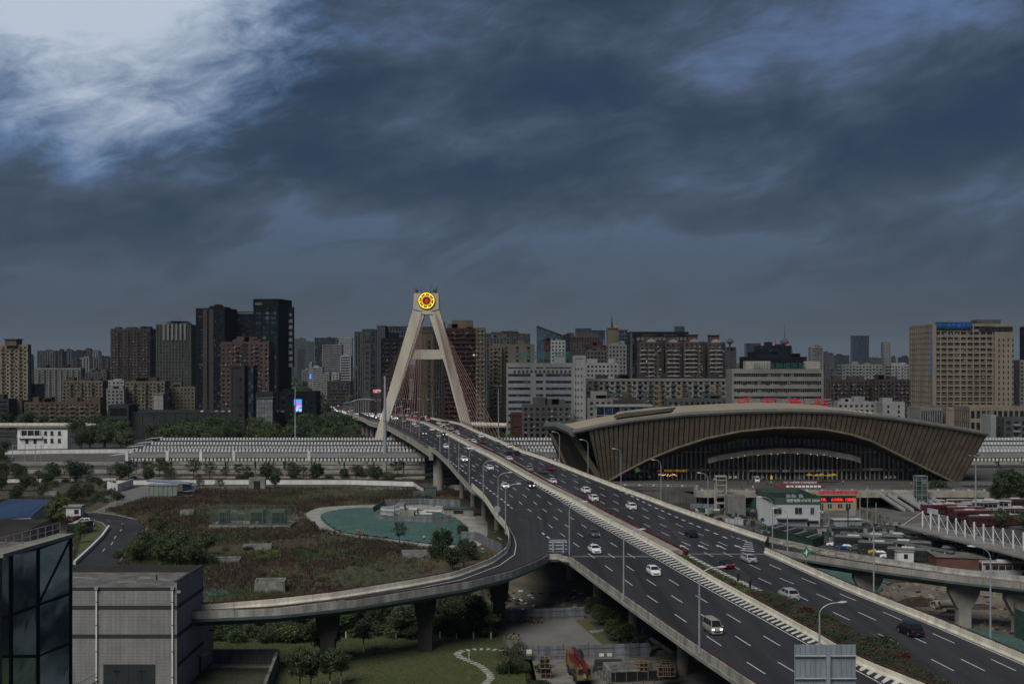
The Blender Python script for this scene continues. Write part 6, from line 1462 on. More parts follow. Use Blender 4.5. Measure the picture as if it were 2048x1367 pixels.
KINDS_V={ # length, width, height, stations (x, hood z), greenhouse (x front base, x front top, x rear top, x rear base)
 'sedan':(4.75,1.82,1.46,[(-2.37,.62),(-2.25,.72),(-1.2,.92),(-.9,.96),(1.35,1.0),(1.7,1.02),(2.2,.98),(2.37,.80)],(-1.15,-.35,1.05,1.85),1.0),
 'suv':(4.55,1.86,1.68,[(-2.27,.70),(-2.15,.86),(-1.3,1.05),(-1.0,1.08),(1.4,1.12),(2.0,1.12),(2.22,1.08),(2.27,.9)],(-1.25,-.55,1.75,2.15),1.12),
 'hatch':(3.9,1.7,1.55,[(-1.95,.65),(-1.85,.80),(-1.2,.98),(-.9,1.02),(1.0,1.04),(1.6,1.04),(1.88,1.0),(1.95,.8)],(-1.15,-.45,1.35,1.82),1.05),
 'van':(4.1,1.6,1.92,[(-2.05,.72),(-2.0,.95),(-1.75,1.05),(-1.5,1.08),(0,1.1),(1.6,1.1),(1.98,1.08),(2.05,.9)],(-1.85,-1.25,1.9,2.0),1.1)}
def car_proto(kind,pm,plate,lit):
    L_,Wd,Ht,st,gh,belt_=KINDS_V[kind];w=Wd/2;secs=[]
    for i,(x,z)in enumerate(st):
        k=.86 if i in(0,len(st)-1)else(.95 if i in(1,len(st)-2)else 1.0);ww=w*k;zb=.22
        secs.append([(x,-ww*.9,zb),(x,-ww,zb+.16),(x,-ww*1.0,z*.72),(x,-ww*.95,z-.05),(x,-ww*.80,z),(x,ww*.80,z),(x,ww*.95,z-.05),(x,ww,z*.72),(x,ww,zb+.16),(x,ww*.9,zb)])
    t=thing('parked_car' if False else 'car','x','car')
    me=MB().loft(secs).mesh('body',[pm]);norm(me);smooth(me,35);obj('body',me,[],t)
    x0,x1,x2,x3=gh;zb,zt=belt_-.06,Ht-.05;wb,wt=w*.90,w*.70
    def gsec(f):
        xf=x0+(x1-x0)*f;xr=x3+(x2-x3)*f;ww=wb+(wt-wb)*f;z=zb+(zt-zb)*f;return(xf,xr,ww,z)
    a,b=gsec(0),gsec(1);c8=lambda s:[(s[0],-s[2],s[3]),(s[1],-s[2],s[3]),(s[1],s[2],s[3]),(s[0],s[2],s[3])]
    obj('cabin',MB().hexa(c8(a)+c8(b)),pm,t,fix=True)
    mb=MB();r0=gsec(1.0);mb.hexa([(r0[0]-.06,-r0[2]-.02,zt-.01),(r0[1]+.06,-r0[2]-.02,zt-.01),(r0[1]+.06,r0[2]+.02,zt-.01),(r0[0]-.06,r0[2]+.02,zt-.01),(r0[0]+.15,-r0[2]*.86,zt+.05),(r0[1]-.12,-r0[2]*.86,zt+.05),(r0[1]-.12,r0[2]*.86,zt+.05),(r0[0]+.15,r0[2]*.86,zt+.05)]);obj('roof',mb,pm,t,fix=True)
    def pane(nm,P,n):
        n=Vector(n).normalized()*.015;q=[Vector(p)+n for p in P];return obj(nm,MB().add(q,[(0,1,2,3)]),M_cg,t)
    l,h=gsec(.06),gsec(.93)
    pane('windshield',[(l[0],-l[2]*.93,l[3]),(l[0],l[2]*.93,l[3]),(h[0],h[2]*.92,h[3]),(h[0],-h[2]*.92,h[3])],(-1,0,.6))
    pane('rear_window',[(l[1],l[2]*.9,l[3]+.04),(l[1],-l[2]*.9,l[3]+.04),(h[1],-h[2]*.9,h[3]),(h[1],h[2]*.9,h[3])],(1,0,.6))
    ng=3 if kind=='van' else 2
    for s in(-1,1):
        for k in range(ng):
            u0,u1=(k+.07)/ng,(k+.94)/ng;P=[]
            for(sec,u)in((l,u0),(l,u1),(h,u1),(h,u0)):
                m0,m1=sec[0]+.12,sec[1]-.12;P.append((m0+(m1-m0)*u,s*sec[2],sec[3]+(.03 if sec is l else-.02)))
            pane('side_window',P,(0,s,.25))
    wr=.31 if kind!='suv' else .35
    for x in(st[0][0]+.88,st[-1][0]-.88):
        for s in(-1,1):
            y=s*(w-.10);mb=MB();mb.tube([(x,y-s*.12,wr),(x,y+s*.115,wr)],wr,12);mb.tube([(x,y+s*.11,wr),(x,y+s*.13,wr)],wr*.62,8,1);obj('wheel',mb,[M_tyre,M_rim],t,fix=True)
    for s in(-1,1):
        obj('headlight',MB().cbox((st[0][0]+.10,s*w*.68,.66 if kind!='van' else .8),(.22,.34,.15)),M_headon if lit==2 else M_head,t)
        obj('taillight',MB().cbox((st[-1][0]-.09,s*w*.68,.84 if kind!='van' else .95),(.22,.32,.15)),M_tailon if lit==1 else M_tail,t)
        obj('mirror',MB().cbox((gh[0]+.35,s*(w+.10),belt_+.05),(.12,.2,.14)),pm,t)
    if lit==1 and kind=='sedan':obj('light_bar',MB().cbox((st[-1][0]-.02,0,.86),(.08,1.2,.06)),M_tailon,t)
    obj('grille',MB().cbox((st[0][0]-.01,0,.48),(.06,w*1.05,.20)),M_black,t);obj('bumper_shadow',MB().cbox((st[-1][0]-.0,0,.36),(.06,w*1.3,.14)),M_black,t)
    for x in(st[0][0]-.05,st[-1][0]+.03):obj('number_plate',MB().cbox((x,0,.46 if x<0 else .55),(.03,.44,.13)),plate,t)
    return t
CARS={}
def car(kind,pm,p,rz,label,lit=0,plate=None,group=None,s=1.0):
    plate=plate or M_plate;key=(kind,pm.name,lit,plate.name)
    if key not in CARS:t=car_proto(kind,pm,plate,lit);CARS[key]=t;t.location=p;t.rotation_euler=(0,0,rz);t['label']=label
    else:t=copy_tree(CARS[key],loc=p,rz=rz,label=label)
    nm={'van':'minivan','suv':'suv','hatch':'hatchback','sedan':'sedan'}[kind];t.name=nm;t['category']='van' if kind=='van' else 'car'
    if group:t['group']=group
    elif 'group' in t:del t['group']
    return t
def heading(d,f=HLc):a,b=Vector((f(d-6),d-6)),Vector((f(d+6),d+6));v=b-a;return math.atan2(v.y,v.x)
# cars coming towards the viewer (left carriageway): front faces -local x so heading away = 0
LC=[(1425,1264,'van',P_tan,2,'pale gold minivan with headlight on, nearest vehicle on the left carriageway'),(1307,1149,'hatch',P_white,0,'white hatchback with green plate beside the striped median'),(1189,1104,'sedan',P_white,0,'white sedan coming past the slip road fork'),(1188,1072,'sedan',P_grey,0,'dark grey sedan just behind the white sedan at the fork'),
      (1061,975,'van',P_grey,2,'dark minivan with lights on beside the start of the stripes'),(1010,975,'sedan',P_white,2,'white sedan with headlights on in the middle lanes'),(980,939,'sedan',P_white,0,'white sedan between the two lamp posts on the left carriageway'),(928,922,'suv',P_white,2,'white suv with headlights on near the left parapet'),(939,899,'sedan',P_white,0,'white sedan close to the median beyond the arrows'),
      (892,896,'suv',P_white,0,'white suv beyond the painted arrows'),(877,874,'van',P_silver,0,'silver minivan beside the black car before the pylon'),(888,871,'sedan',P_black,2,'black sedan with headlights on beside the silver minivan'),(848,869,'suv',P_grey,2,'dark suv with headlights on at the left before the pylon'),(864,861,'sedan',P_white,0,'white sedan just before the pylon, in the median lane'),
      (846,853,'sedan',P_grey,0,'grey sedan between the pylon legs'),(828,850,'suv',P_white,0,'white suv left of the grey sedan between the pylon legs'),(833,854,'sedan',P_silver,0,'silver sedan just in front of the pylon crossing'),(814,852,'sedan',P_dred,0,'dark red sedan at the foot of the left pylon leg'),(808,844,'sedan',P_white,0,'white sedan at the crest of the bridge'),(786,839,'suv',P_white,0,'white suv right behind the left pylon leg')]
for x,y,k,pm,lit,lab in LC:
    p=DK(x,y,.0);car(k,pm,(p.x,p.y,p.z+.015),heading(p.y),lab,lit,M_gplate if 'green plate' in lab else None)
RC=[(1820,1268,'suv',P_black,0,'black suv with roof rails, nearest vehicle on the right carriageway'),(1577,1197,'suv',P_silver,0,'silver suv beside the median shrubs'),(1497,1123,'sedan',P_silver,0,'silver sedan just past the slip road gore'),(1452,1134,'sedan',P_black,1,'black sedan with a glowing red light bar'),(1382,1072,'sedan',P_black,0,'black sedan ahead of the lane arrows'),
      (1262,1018,'suv',P_white,0,'white suv in the outer lane below the station'),(1187,1001,'suv',P_white,0,'white suv with roof rack, rear of the close pair'),(1171,985,'suv',P_white,0,'white suv leading the close pair'),(1105,966,'sedan',P_white,0,'white sedan alone in the inner lane'),(1086,946,'sedan',P_grey,0,'grey sedan beside the braking red tailed car'),(1100,940,'sedan',P_dred,1,'dark sedan with bright red brake lights in the outer lane'),
      (1058,942,'suv',P_tan,0,'tan suv close to the red flower strip'),(1018,920,'sedan',P_white,0,'white sedan tucked behind the black suv'),(1018,911,'suv',P_black,0,'black suv in front of the tucked white sedan'),(1033,909,'sedan',P_black,0,'black sedan in the outer lane beside the black suv'),(990,908,'sedan',P_grey,0,'grey sedan hugging the red flowers'),(1019,896,'suv',P_white,0,'white suv near the right parapet'),
      (995,891,'sedan',P_green,0,'green taxi sedan ahead of the white suv'),(964,887,'sedan',P_black,1,'black sedan with brake lights behind the white hatchback'),(947,886,'suv',P_white,0,'white suv beside the red flowers before the pylon'),(962,875,'sedan',P_white,0,'white sedan by the lowest stay cables'),(914,870,'sedan',P_white,1,'white sedan with red tail lamps near the median'),(913,857,'suv',P_black,1,'black suv with red tail lamps by the right pylon leg'),
      (903,860,'sedan',P_silver,0,'silver sedan left of the black suv at the pylon'),(892,860,'sedan',P_white,0,'white sedan in the jam at the right pylon leg'),(886,852,'sedan',P_white,1,'white sedan with red lamps in the jam'),(880,855,'suv',P_white,0,'white suv in the jam nearest the median'),(893,849,'suv',P_dred,1,'dark red suv at the head of the jam'),(877,848,'sedan',P_white,0,'white sedan ahead of the white suv in the jam'),(866,847,'sedan',P_black,0,'black sedan at the median in the jam'),(855,841.5,'sedan',P_white,0,'white sedan past the crest on the right side'),(841,839,'suv',P_blue,0,'blue suv at the crest of the right carriageway')]
for x,y,k,pm,lit,lab in RC:
    p=DK(x,y,.0);car(k,pm,(p.x,p.y,p.z+.015),heading(p.y,MRc)+math.pi,lab,lit)
# far avenue traffic
rr=random.Random(9);mb=MB();mb.cbox((0,0,.7),(4.6,1.8,.8));mb.cbox((.2,0,1.25),(2.4,1.6,.5));
def tiny(pm,front):
    b=MB();b.v,b.f,b.m=list(mb.v),list(mb.f),list(mb.m);
    for s in(-1,1):b.cbox((-2.32 if front else 2.32,s*.6,.8),(.1,.4,.25),1)
    return b.mesh('far_car',[pm,M_headon if front else M_tailon])
tinyF=[tiny(p,True)for p in(P_white,P_black,P_silver)];tinyR=[tiny(p,False)for p in(P_white,P_black,P_grey)]
d=690.0
while d<2600:
    L_,R_=Ledge(d)+2.5,Redge(d)-2.5;m_=(L_+R_)/2
    for lane in range(3):
        if rr.random()<.62:
            x=L_+(m_-L_-2)*(lane+.5)/3;o=bpy.data.objects.new('far_car',rr.choice(tinyF));COL.objects.link(o);o.location=(x,d+rr.uniform(0,8),zdeck(d)+.02);o.rotation_euler=(0,0,heading(d));tag(o,'tiny oncoming car with headlights on the avenue beyond the bridge','car','oncoming traffic on the far avenue')
        if rr.random()<.55:
            x=m_+2+(R_-m_-2)*(lane+.5)/3;o=bpy.data.objects.new('far_car',rr.choice(tinyR));COL.objects.link(o);o.location=(x,d+rr.uniform(0,8),zdeck(d)+.02);o.rotation_euler=(0,0,heading(d)+math.pi);tag(o,'tiny car with red tail lights driving away on the far avenue','car','departing traffic on the far avenue')
    d+=15 if d<1300 else 34
# buses
def bus(p,rz,label,body,stripe,L_=11.5,roofc=None,lamp=False):
    t=thing('bus',label,'bus',p,rz);w,h=1.25,3.1;roofc=roofc or mat('bus_roof',(.30,.30,.29),.6,var=.2,scale=.8)
    secs=[[(x,-w*k,.35),(x,-w*k,h-.25),(x,-w*k*.85,h),(x,w*k*.85,h),(x,w*k,h-.25),(x,w*k,.35)]for x,k in((-L_/2,.94),(-L_/2+.25,1),(L_/2-.25,1),(L_/2,.94))]
    obj('body',MB().loft(secs),body,t,fix=True)
    for s in(-1,1):
        obj('stripe',MB().box(-L_/2+.2,L_/2-.2,s*w-(.015 if s<0 else-.0),s*w+(.0 if s<0 else .015),2.35,h-.26),stripe,t)
        for k in range(7):x=-L_/2+.7+k*(L_-1.4)/7;obj('side_window',MB().box(x,x+(L_-1.4)/7-.14,s*w-(.03 if s<0 else 0),s*w+(0 if s<0 else .03),1.35,2.3),M_cg,t)
    obj('windshield',MB().box(-L_/2-.03,-L_/2+.01,-w*.82,w*.82,1.1,2.65),M_cg,t);obj('rear_window',MB().box(L_/2-.01,L_/2+.03,-w*.75,w*.75,1.6,2.5),M_cg,t)
    for x in(-L_/2+2.3,L_/2-2.6):
        for s in(-1,1):obj('wheel',MB().tube([(x,s*1.0,.48),(x,s*1.28,.48)],.48,12),M_tyre,t,fix=True)
    obj('roof_panel',MB().box(-L_/2+.4,L_/2-.4,-w*.8,w*.8,h+.01,h+.06),roofc,t)
    obj('roof_unit',MB().loft([[(x,-.8*k,h+.05),(x,-.6*k,h+.32),(x,.6*k,h+.32),(x,.8*k,h+.05)]for x,k in((-2.4,.8),(-2.1,1),(.2,1),(.5,.8))]),mat('roof_unit_pale',(.42,.42,.40),.5,var=.1),t,fix=True)
    return t
B_red=mat('bus_maroon',(.085,.018,.02),.4,var=.1);B_wh=mat('bus_white',(.36,.36,.36),.4,var=.1);B_dk=mat('bus_dark_green',(.028,.036,.036),.35,var=.1)
for x,y,a,b,s,lab in[(1852,1018,4,B_wh,B_red,'maroon and white bus at the back left of the bus park'),(1905,1026,4,B_wh,B_red,'maroon and white bus second row, longest side visible'),(1930,1033,3,B_red,B_red,'maroon bus in front of the second row'),(1945,1040,3,B_red,B_red,'maroon bus with dark window band in the third row'),(1975,1052,3,B_red,B_red,'maroon bus nearest the white posts'),
    (1880,1028,4,B_red,B_red,'maroon bus peeping out behind the white banner'),(1960,1022,4,B_wh,B_red,'white roofed maroon bus behind the third row'),(1925,1016,5,B_wh,B_dk,'white and dark bus facing the lamp mast'),(1985,1018,-30,B_wh,B_dk,'white bus standing askew with its lights on'),(2035,1016,4,B_red,B_red,'maroon bus at the right edge, back row'),(2040,1034,4,B_wh,B_red,'maroon and white bus behind the right edge tree'),(2020,1050,3,B_red,B_red,'maroon bus between the two pale round trees'),
    (1715,1096,-20,B_dk,B_dk,'dark green bus at the left end of the dark rows'),(1760,1093,-20,B_dk,B_dk,'dark green bus second in the back dark row'),(1805,1092,-20,B_dk,B_dk,'dark green bus third in the back dark row'),(1765,1108,-20,B_dk,B_dk,'dark green bus in the middle dark row, left'),(1815,1106,-22,B_dk,B_dk,'dark green bus in the middle dark row, right'),(1850,1100,-55,B_dk,B_dk,'dark bus showing its front, left of three'),(1882,1106,-55,B_dk,B_dk,'dark bus showing its front, middle of three'),(1905,1110,-50,B_dk,B_dk,'dark bus showing its front, right of three'),
    (1825,1122,-20,B_dk,B_dk,'dark green bus nearest the small ticket hut'),(1935,1120,-18,B_dk,B_dk,'dark bus under the end of the long canopy'),(1975,1126,-18,B_dk,B_dk,'dark bus beside the brick shed'),(2010,1122,-18,B_dk,B_dk,'dark bus at the right below the canopy'),(2015,1150,-4,B_wh,B_red,'white bus with red stripe beyond the slip road'),(2050,1140,-32,B_wh,B_red,'white bus with red stripe parked diagonally at the right edge')]:
    p=G(x,y);bus((p.x,p.y,.02),R(a),lab,b,s,roofc=None if b is not B_dk else mat('bus_roof_dark',(.20,.20,.19),.7,var=.3,scale=.6))
for x,y,a,k,pm,lab in[(1673,1092,-28,'sedan',P_white,'white sedan parked by the bus yard hut'),(1692,1098,-28,'sedan',P_blue,'blue sedan parked second in the row by the slip road'),(1714,1101,-28,'suv',P_grey,'dark suv parked between the blue and the yellow car'),(1736,1107,-25,'suv',P_yellow,'bright yellow car parked beside the slip road'),(1759,1111,-25,'sedan',P_grey,'grey sedan parked right of the yellow car'),(1781,1116,-22,'sedan',P_white,'white sedan at the right end of the parked row'),(1906,1046,4,'van',P_black,'black van in front of the maroon buses'),
    (152,1042,60,'hatch',P_red,'red car parked beside the road bend at the left'),(166,1047,10,'suv',P_white,'white car parked behind the leafy tree, upper'),(172,1052,10,'suv',P_white,'white car parked behind the leafy tree, lower'),(1512,963+20,80,'van',P_white,'x')]:
    if lab=='x':continue
    p=G(x,y);car(k,pm,(p.x,p.y,.02),R(a),lab)
p=G(1511,962,5.0);car('van',P_white,(p.x,446,5.02),R(80),'white police minivan with flashing beacons before the station doors')
for x,m in((1508.5,M_redt),(1512.5,M_lb)):q=AT(x,954,445.6);obj('beacon',MB().cbox((q.x,445.8,7.1),(.4,.3,.2)),m,bpy.data.objects['minivan']if False else None,'red flashing beacon on the police minivan' if m is M_redt else 'blue flashing beacon on the police minivan','beacon')
p=G(160,1066);bus((p.x,p.y,.02),R(75),'dark bus parked beside the road bend at the left',B_dk,B_dk,9)
q=AT(580,812,815);rr=random.Random(2)
for i in range(16):
    x=400+i*11+rr.uniform(-3,3);q=AT(x,825,812);car('sedan',rr.choice([P_white,P_silver,P_black,P_white]),(q.x,815,q.z+.05),R(90),'small car parked on the roof of the long dark podium',group='cars on the podium roof')
# ==== lamp posts
def lamp_post(p,lab,h=10.5,arm=2.4,rz=0.0,group=None,double=False,s=1.0,name='street_lamp'):
    t=thing(name,lab,'street lamp',tuple(p),rz,group);hh=h-1.6
    obj('pole',MB().tube([(0,0,0),(0,0,hh)],[.14*s,.10*s],8),M_galv,t)
    for sg in((1,-1)if double else(1,)):
        pts=[(sg*arm*(1-math.cos(a)),0,hh+1.45*math.sin(a))for a in[i*math.pi/2/6 for i in range(7)]]
        obj('arm',MB().tube(pts,.065*s,6),M_galv,t)
        o=MB();o.loft([[(sg*(arm-.1),-.1,h-.2),(sg*(arm-.1),.1,h-.2),(sg*(arm-.1),.1,h-.08),(sg*(arm-.1),-.1,h-.08)],[(sg*(arm+.4),-.19,h-.18),(sg*(arm+.4),.19,h-.18),(sg*(arm+.4),.15,h+.04),(sg*(arm+.4),-.15,h+.04)],[(sg*(arm+.95),-.12,h-.10),(sg*(arm+.95),.12,h-.10),(sg*(arm+.95),.08,h),(sg*(arm+.95),-.08,h)]]);obj('lamp_head',o,mat('lamp_head_paint',(.5,.53,.55),.4,var=0),t,fix=True)
    return t
def on_edge(f,x,y,off,dz=1.0): # where a post foot seen at photo row y stands on the parapet
    p=DK(x,y,dz);return Vector((f(p.y)+off,p.y,zdeck(p.y)+.5))
nm_=['nearest to the viewer','second from the viewer','third, beside the back of the fork sign','fourth, where the slip road parts']
for i,(x,y)in enumerate([(1402,1296),(1250,1190),(1141,1112),(1013,1062),(998,1030),(968,997),(940,967),(919,943),(899,922),(881,905)]):
    p=DK(x,y,1.0);lb='lamp post on the left parapet, '+(nm_[i]if i<4 else['fifth from the viewer','sixth from the viewer','seventh from the viewer','eighth, just before the big pier','ninth, above the big pier','tenth, at the start of the dark fence'][i-4])
    lamp_post((p.x-.2,p.y,p.z-.6),lb,10.6,2.3,0,'lamp posts along the left parapet')
for i,d in enumerate([500,530,560,590,620]):
    lamp_post((Ledge(d)-.4,d,zdeck(d)),'lamp post on the left of the stayed span',10.6,2.3,0,'lamp posts on the left of the stayed span')
for i in range(16):
    d=700+28*i;lamp_post((Ledge(d),d,zdeck(d)),'lamp post in the row beyond the pylon',11,2.4,0,'lamp posts beyond the pylon',s=1.3);
    lamp_post((Redge(d),d,zdeck(d)),'lamp post in the row beyond the pylon',11,2.4,math.pi,'lamp posts beyond the pylon',s=1.3)
p=DK(1639,1287,.8);lamp_post((p.x,p.y,p.z-.3),'short lamp post on the median barrier right behind the near sign back',5.6,2.4,0)
for i,(x,y,h)in enumerate([(1733.5,1177,13),(1977,1268,13.5),(1560,1105,10.5),(1552,1082,11)]):
    p=DK(x,y,1.2);lamp_post((Redge(p.y)+1.4,p.y,zdeck(p.y)-2),['lamp post right of the overpass before the green mound','lamp post right of the overpass before the standing pipes','lamp post at the tip of the slip road gore, front one','lamp post at the tip of the slip road gore, rear one'][i],h+1,2.0,math.pi)
for i,(x,yb,yt)in enumerate([(1416,1030,944),(1322,997,918),(1242,968,896),(1176,945,878),(1119,925,862)]):
    p=DK(x,yb,1.0);d=p.y+12;X_=(x-1024)*d/F;zt=H-(yt-HZ)*d/F;lamp_post((X_,d,zt-15),['first, before the concrete lift frame','second, before the shop fronts','third, before the ribbed wall','fourth, at the left end of the ribbed wall','fifth, before the open end of the hall'][i].join(['tall lamp post outside the right parapet, ','']),15,1.7,math.pi,'tall lamp posts outside the right parapet')
for i,(x,y,yt)in enumerate([(1060,900,864),(1028,888,855),(1658,1064,1020)]):
    p=G(x,y);h=(y-yt)*p.y/F;lamp_post(tuple(p),['lamp post between overpass and station, right one','lamp post between overpass and station, left one','low lamp post in the yard right of the white transformer hall'][i],h,2,math.pi)
def mast_(x,yb,yt,lab,r=.5,ring=True,boxy=False):
    p=G(x,yb);h=(yb-yt)*p.y/F;t=thing('high_mast',lab,'mast',tuple(p));obj('pole',MB().tube([(0,0,0),(0,0,h*.5),(0,0,h)],[r,r*.75,r*.5],10),M_galv,t)
    if ring:
        mb=MB();mb.tube([(0,0,h-.3),(0,0,h)],[1.6,1.6],12);obj('lamp_ring',mb,M_dark,t)
        for k in range(6):a=k*math.pi/3;obj('lamp',MB().cbox((1.8*math.cos(a),1.8*math.sin(a),h-.2),(.7,.7,.25)),M_galv,t)
    return t,h
t,h=mast_(770,948,752,'thick steel mast standing in front of the left pylon leg',.9,False);obj('collar',MB().tube([(0,0,h*.55),(0,0,h*.555)],.95,10),M_galv,t);obj('bracket',MB().cbox((.9,0,h-6),(1.8,.3,.5)),M_dark,t)
mast_(997,906,771,'tall high mast lamp between the pylon and the white office',.42);mast_(1951.5,1030,909,'high mast lamp at the right end of the station hall',.28);mast_(590.5,905,766,'high mast lamp right of the video screen',.45)
# ==== grey tiled building, lower left
M_tile=grid_mat('grey_wall_tile',(.27,.268,.262),(.05,.05,.05),.6,.45,.022,.75,.10,stain=.22)
M_tileD=mat('dark_tile_band',(.035,.036,.038),.8,var=.1)
M_flat=mat('flat_roof_felt',(.165,.158,.148),.95,var=.32,scale=.5,fine=.25,finescale=3,coord='geo',bump=.4,c2=(.085,.08,.075))
gb=thing('grey_building','grey tiled flat-roofed building with two white drainpipes at the lower left','building')
Xr,Y0,Y1,Zt=-46.0,175.0,190.0,15.6
obj('wall',MB().box(-78,Xr,Y0,Y1,0,Zt-1.2),M_tile,gb);obj('roof',MB().box(-77.5,Xr-.3,Y0+.3,Y1-.3,Zt-1.2,Zt-1.0),M_flat,gb)
obj('parapet',MB().box(-78,Xr,Y1-.3,Y1,Zt-1.2,Zt),M_tileD,gb);obj('parapet',MB().box(Xr-.3,Xr,Y0,Y1-.3,Zt-1.2,Zt),M_tile,gb);obj('parapet',MB().box(-78,Xr-.3,Y0,Y0+.3,Zt-1.2,Zt-.75),M_tileD,gb)
obj('coping',MB().box(Xr-.35,Xr+.05,Y0-.05,Y1+.05,Zt,Zt+.12),M_tileD,gb)
for z in(12.0,8.05,4.0):
    obj('wall_band',MB().box(-78 if z>5 else Xr-.5,Xr+.04,Y0-(.04 if z>5 else-.3),Y1+.02,z-.13,z+.4),M_tileD,gb)
obj('wall',MB().box(-62,Xr-.02,Y1+.02,196.5,0,8.2),M_tile,gb);obj('parapet',MB().box(Xr-.32,Xr-.02,Y1+.02,196.5,8.2,9.0),M_tile,gb);obj('parapet',MB().box(-62,Xr-.33,196.2,196.5,8.2,9.0),M_tileD,gb)
M_pipe=mat('white_drainpipe',(.85,.84,.78),.5,var=.05)
for px_ in(193,345):
    x=(px_-1024)*174.8/F;dp_=thing('x','x','x')if False else None
    obj('drainpipe',MB().tube([(x,174.78,0),(x,174.78,14.7)],.11,8),M_pipe,gb);obj('pipe_hopper',MB().cbox((x,174.75,14.8),(.45,.35,.4)),M_galv,gb)
    for z in(2.6,6.1,9.7,12.9):obj('pipe_collar',MB().tube([(x,174.78,z),(x,174.78,z+.09)],.14,8),M_dark,gb)
M_door=mat('steel_door',(.028,.034,.038),.6,var=.15,scale=.6)
xs_=[(px_-1024)*175/F for px_ in(207,233,258.5,284,310)]
for i in range(4):
    dr=obj('door',MB().box(xs_[i]+.02,xs_[i+1]-.02,174.86,174.99,0,4.35),M_door,gb);obj('handle',MB().box(xs_[i+(1 if i%2==0 else 0)]-.5*(1 if i%2==0 else 0),xs_[i+(1 if i%2==0 else 0)]+.5*(0 if i%2==0 else 1),174.76,174.85,3.45,3.55),M_black,dr)
obj('door_canopy',MB().box(Xr,Xr+1.4,186.5,189.5,2.9,3.1),M_conc,gb);obj('side_door',MB().box(Xr,Xr+.06,187.2,188.6,0,2.4),M_black,gb);obj('wall_lamp',MB().cbox((Xr+.3,174.9,14.3),(.5,.3,.3)),M_galv,gb);obj('wall_lamp',MB().cbox((Xr+.4,193.5,5.2),(.8,.2,.2)),M_black,gb)
for x in(-66,-52):obj('roof_vent',MB().tube([(x+1,183,Zt-1),(x+1,183,Zt-.3)],.12,6),M_dark,gb)
obj('antenna',MB().tube([(Xr-.2,189.5,Zt),(Xr-.2,189.5,Zt+1.6)],.05,4),M_dark,gb)
mb=MB();rr=random.Random(6)
for i in range(9):x=rr.uniform(-70,-49);y=rr.uniform(177,187);a=rr.uniform(-.5,.5);mb.cbox((x,y,Zt-.97),(rr.uniform(1,3.5),.05,.03),0,a)
obj('roof_debris',mb,M_white,gb,kind='stuff')
t=thing('fire_stair','small dark metal stair against the grey tiled building','stair',(-57.6,174,0))
for i in range(6):obj('step',MB().box(-1.4+i*.45,-.95+i*.45,-.9,0,1.0+i*.25,1.08+i*.25),M_dark,t)
obj('handrail',MB().tube([(-1.4,-.9,2.1),(1.2,-.9,3.5)],.04,5),M_dark,t)
# ---- dark glass building at the left edge
M_dg=mat('mirror_glass',(.15,.26,.36),.12,metal=.85,var=.5,scale=.10,coord='geo',spec=1.0,c2=(.27,.40,.50),stretch=(1,.5,1.6))
nt=M_dg.node_tree;nn=nt.nodes.new('ShaderNodeTexWave');nn.inputs['Scale'].default_value=.16;nn.inputs['Distortion'].default_value=9;nn.inputs['Detail'].default_value=2
bp=nt.nodes.new('ShaderNodeBump');bp.inputs['Strength'].default_value=.05;bp.inputs['Distance'].default_value=.5
gg=nt.nodes.new('ShaderNodeNewGeometry');nt.links.new(gg.outputs['Position'],nn.inputs['Vector']);nt.links.new(nn.outputs[1],bp.inputs['Height']);nt.links.new(bp.outputs[0],nt.nodes['Principled BSDF'].inputs['Normal'])
db=thing('glass_building','dark mirror glass building cut by the left picture edge, with slanting frames','building')
def DP(x,y,dx=0): # point on the facade that runs away from the viewer: X varies -39 .. -38
    d={0:97.0,22:99.5,76:105.0,141:110.0}[x];return AT(x,y,d)
cols_=[0,22,76,141]
rowsL={0:[1115,1237,1311,1392,1470],22:[1107,1229,1311,1392,1470],76:[1096,1209,1311,1392,1470],141:[1074,1186,1284,1392,1470]}
for a,b_ in zip(cols_,cols_[1:]):
    for k in range(4):
        y0a,y1a=rowsL[a][k],rowsL[a][k+1];y0b,y1b=rowsL[b_][k],rowsL[b_][k+1]
        if b_==141 and k in(1,2):y0a=rowsL[76][1]if k==1 else 1308
        q=[DP(a,y1a),DP(b_,y1b),DP(b_,y0b),DP(a,y0a)];c_=sum(q,Vector())/4;q=[c_+(v-c_)*.985 for v in q]
        j=Vector((random.uniform(-.05,.05),0,0));q[0]=q[0]+j;obj('pane',MB().add(q,[(0,1,2,3)]),M_dg,db)
bk_=Vector((-.5,.15,0))
def bar(p,q,r=.13,nm='frame'):obj(nm,MB().tube([p,q],r,4),M_black,db)
for c_ in cols_:bar(DP(c_,rowsL[c_][0]),DP(c_,1475),.17)
for a,b_ in zip(cols_,cols_[1:]):
    for k in range(5):bar(DP(a,rowsL[a][k]),DP(b_,rowsL[b_][k]))
bar(DP(76,1209),DP(141,1076));
e0,e1=DP(0,1115),DP(141,1074)
obj('facade_backing',MB().add([tuple(v+Vector((-1.3,0,0)))for v in(DP(0,1475),DP(141,1475),DP(141,1074),DP(0,1115))],[(0,1,2,3)]),M_black,db)
obj('rear_wall',MB().box(-80,e1.x-.2,e1.y,e1.y+.4,0,e1.z),M_black,db)
obj('eave',MB().hexa([(e0.x-1.2,e0.y,e0.z),(e0.x+.25,e0.y,e0.z),(e1.x+.25,e1.y+.3,e1.z),(e1.x-1.2,e1.y+.3,e1.z),(e0.x-1.2,e0.y,e0.z+.3),(e0.x+.25,e0.y,e0.z+.3),(e1.x+.25,e1.y+.3,e1.z+.3),(e1.x-1.2,e1.y+.3,e1.z+.3)]),M_conc,db,fix=True)
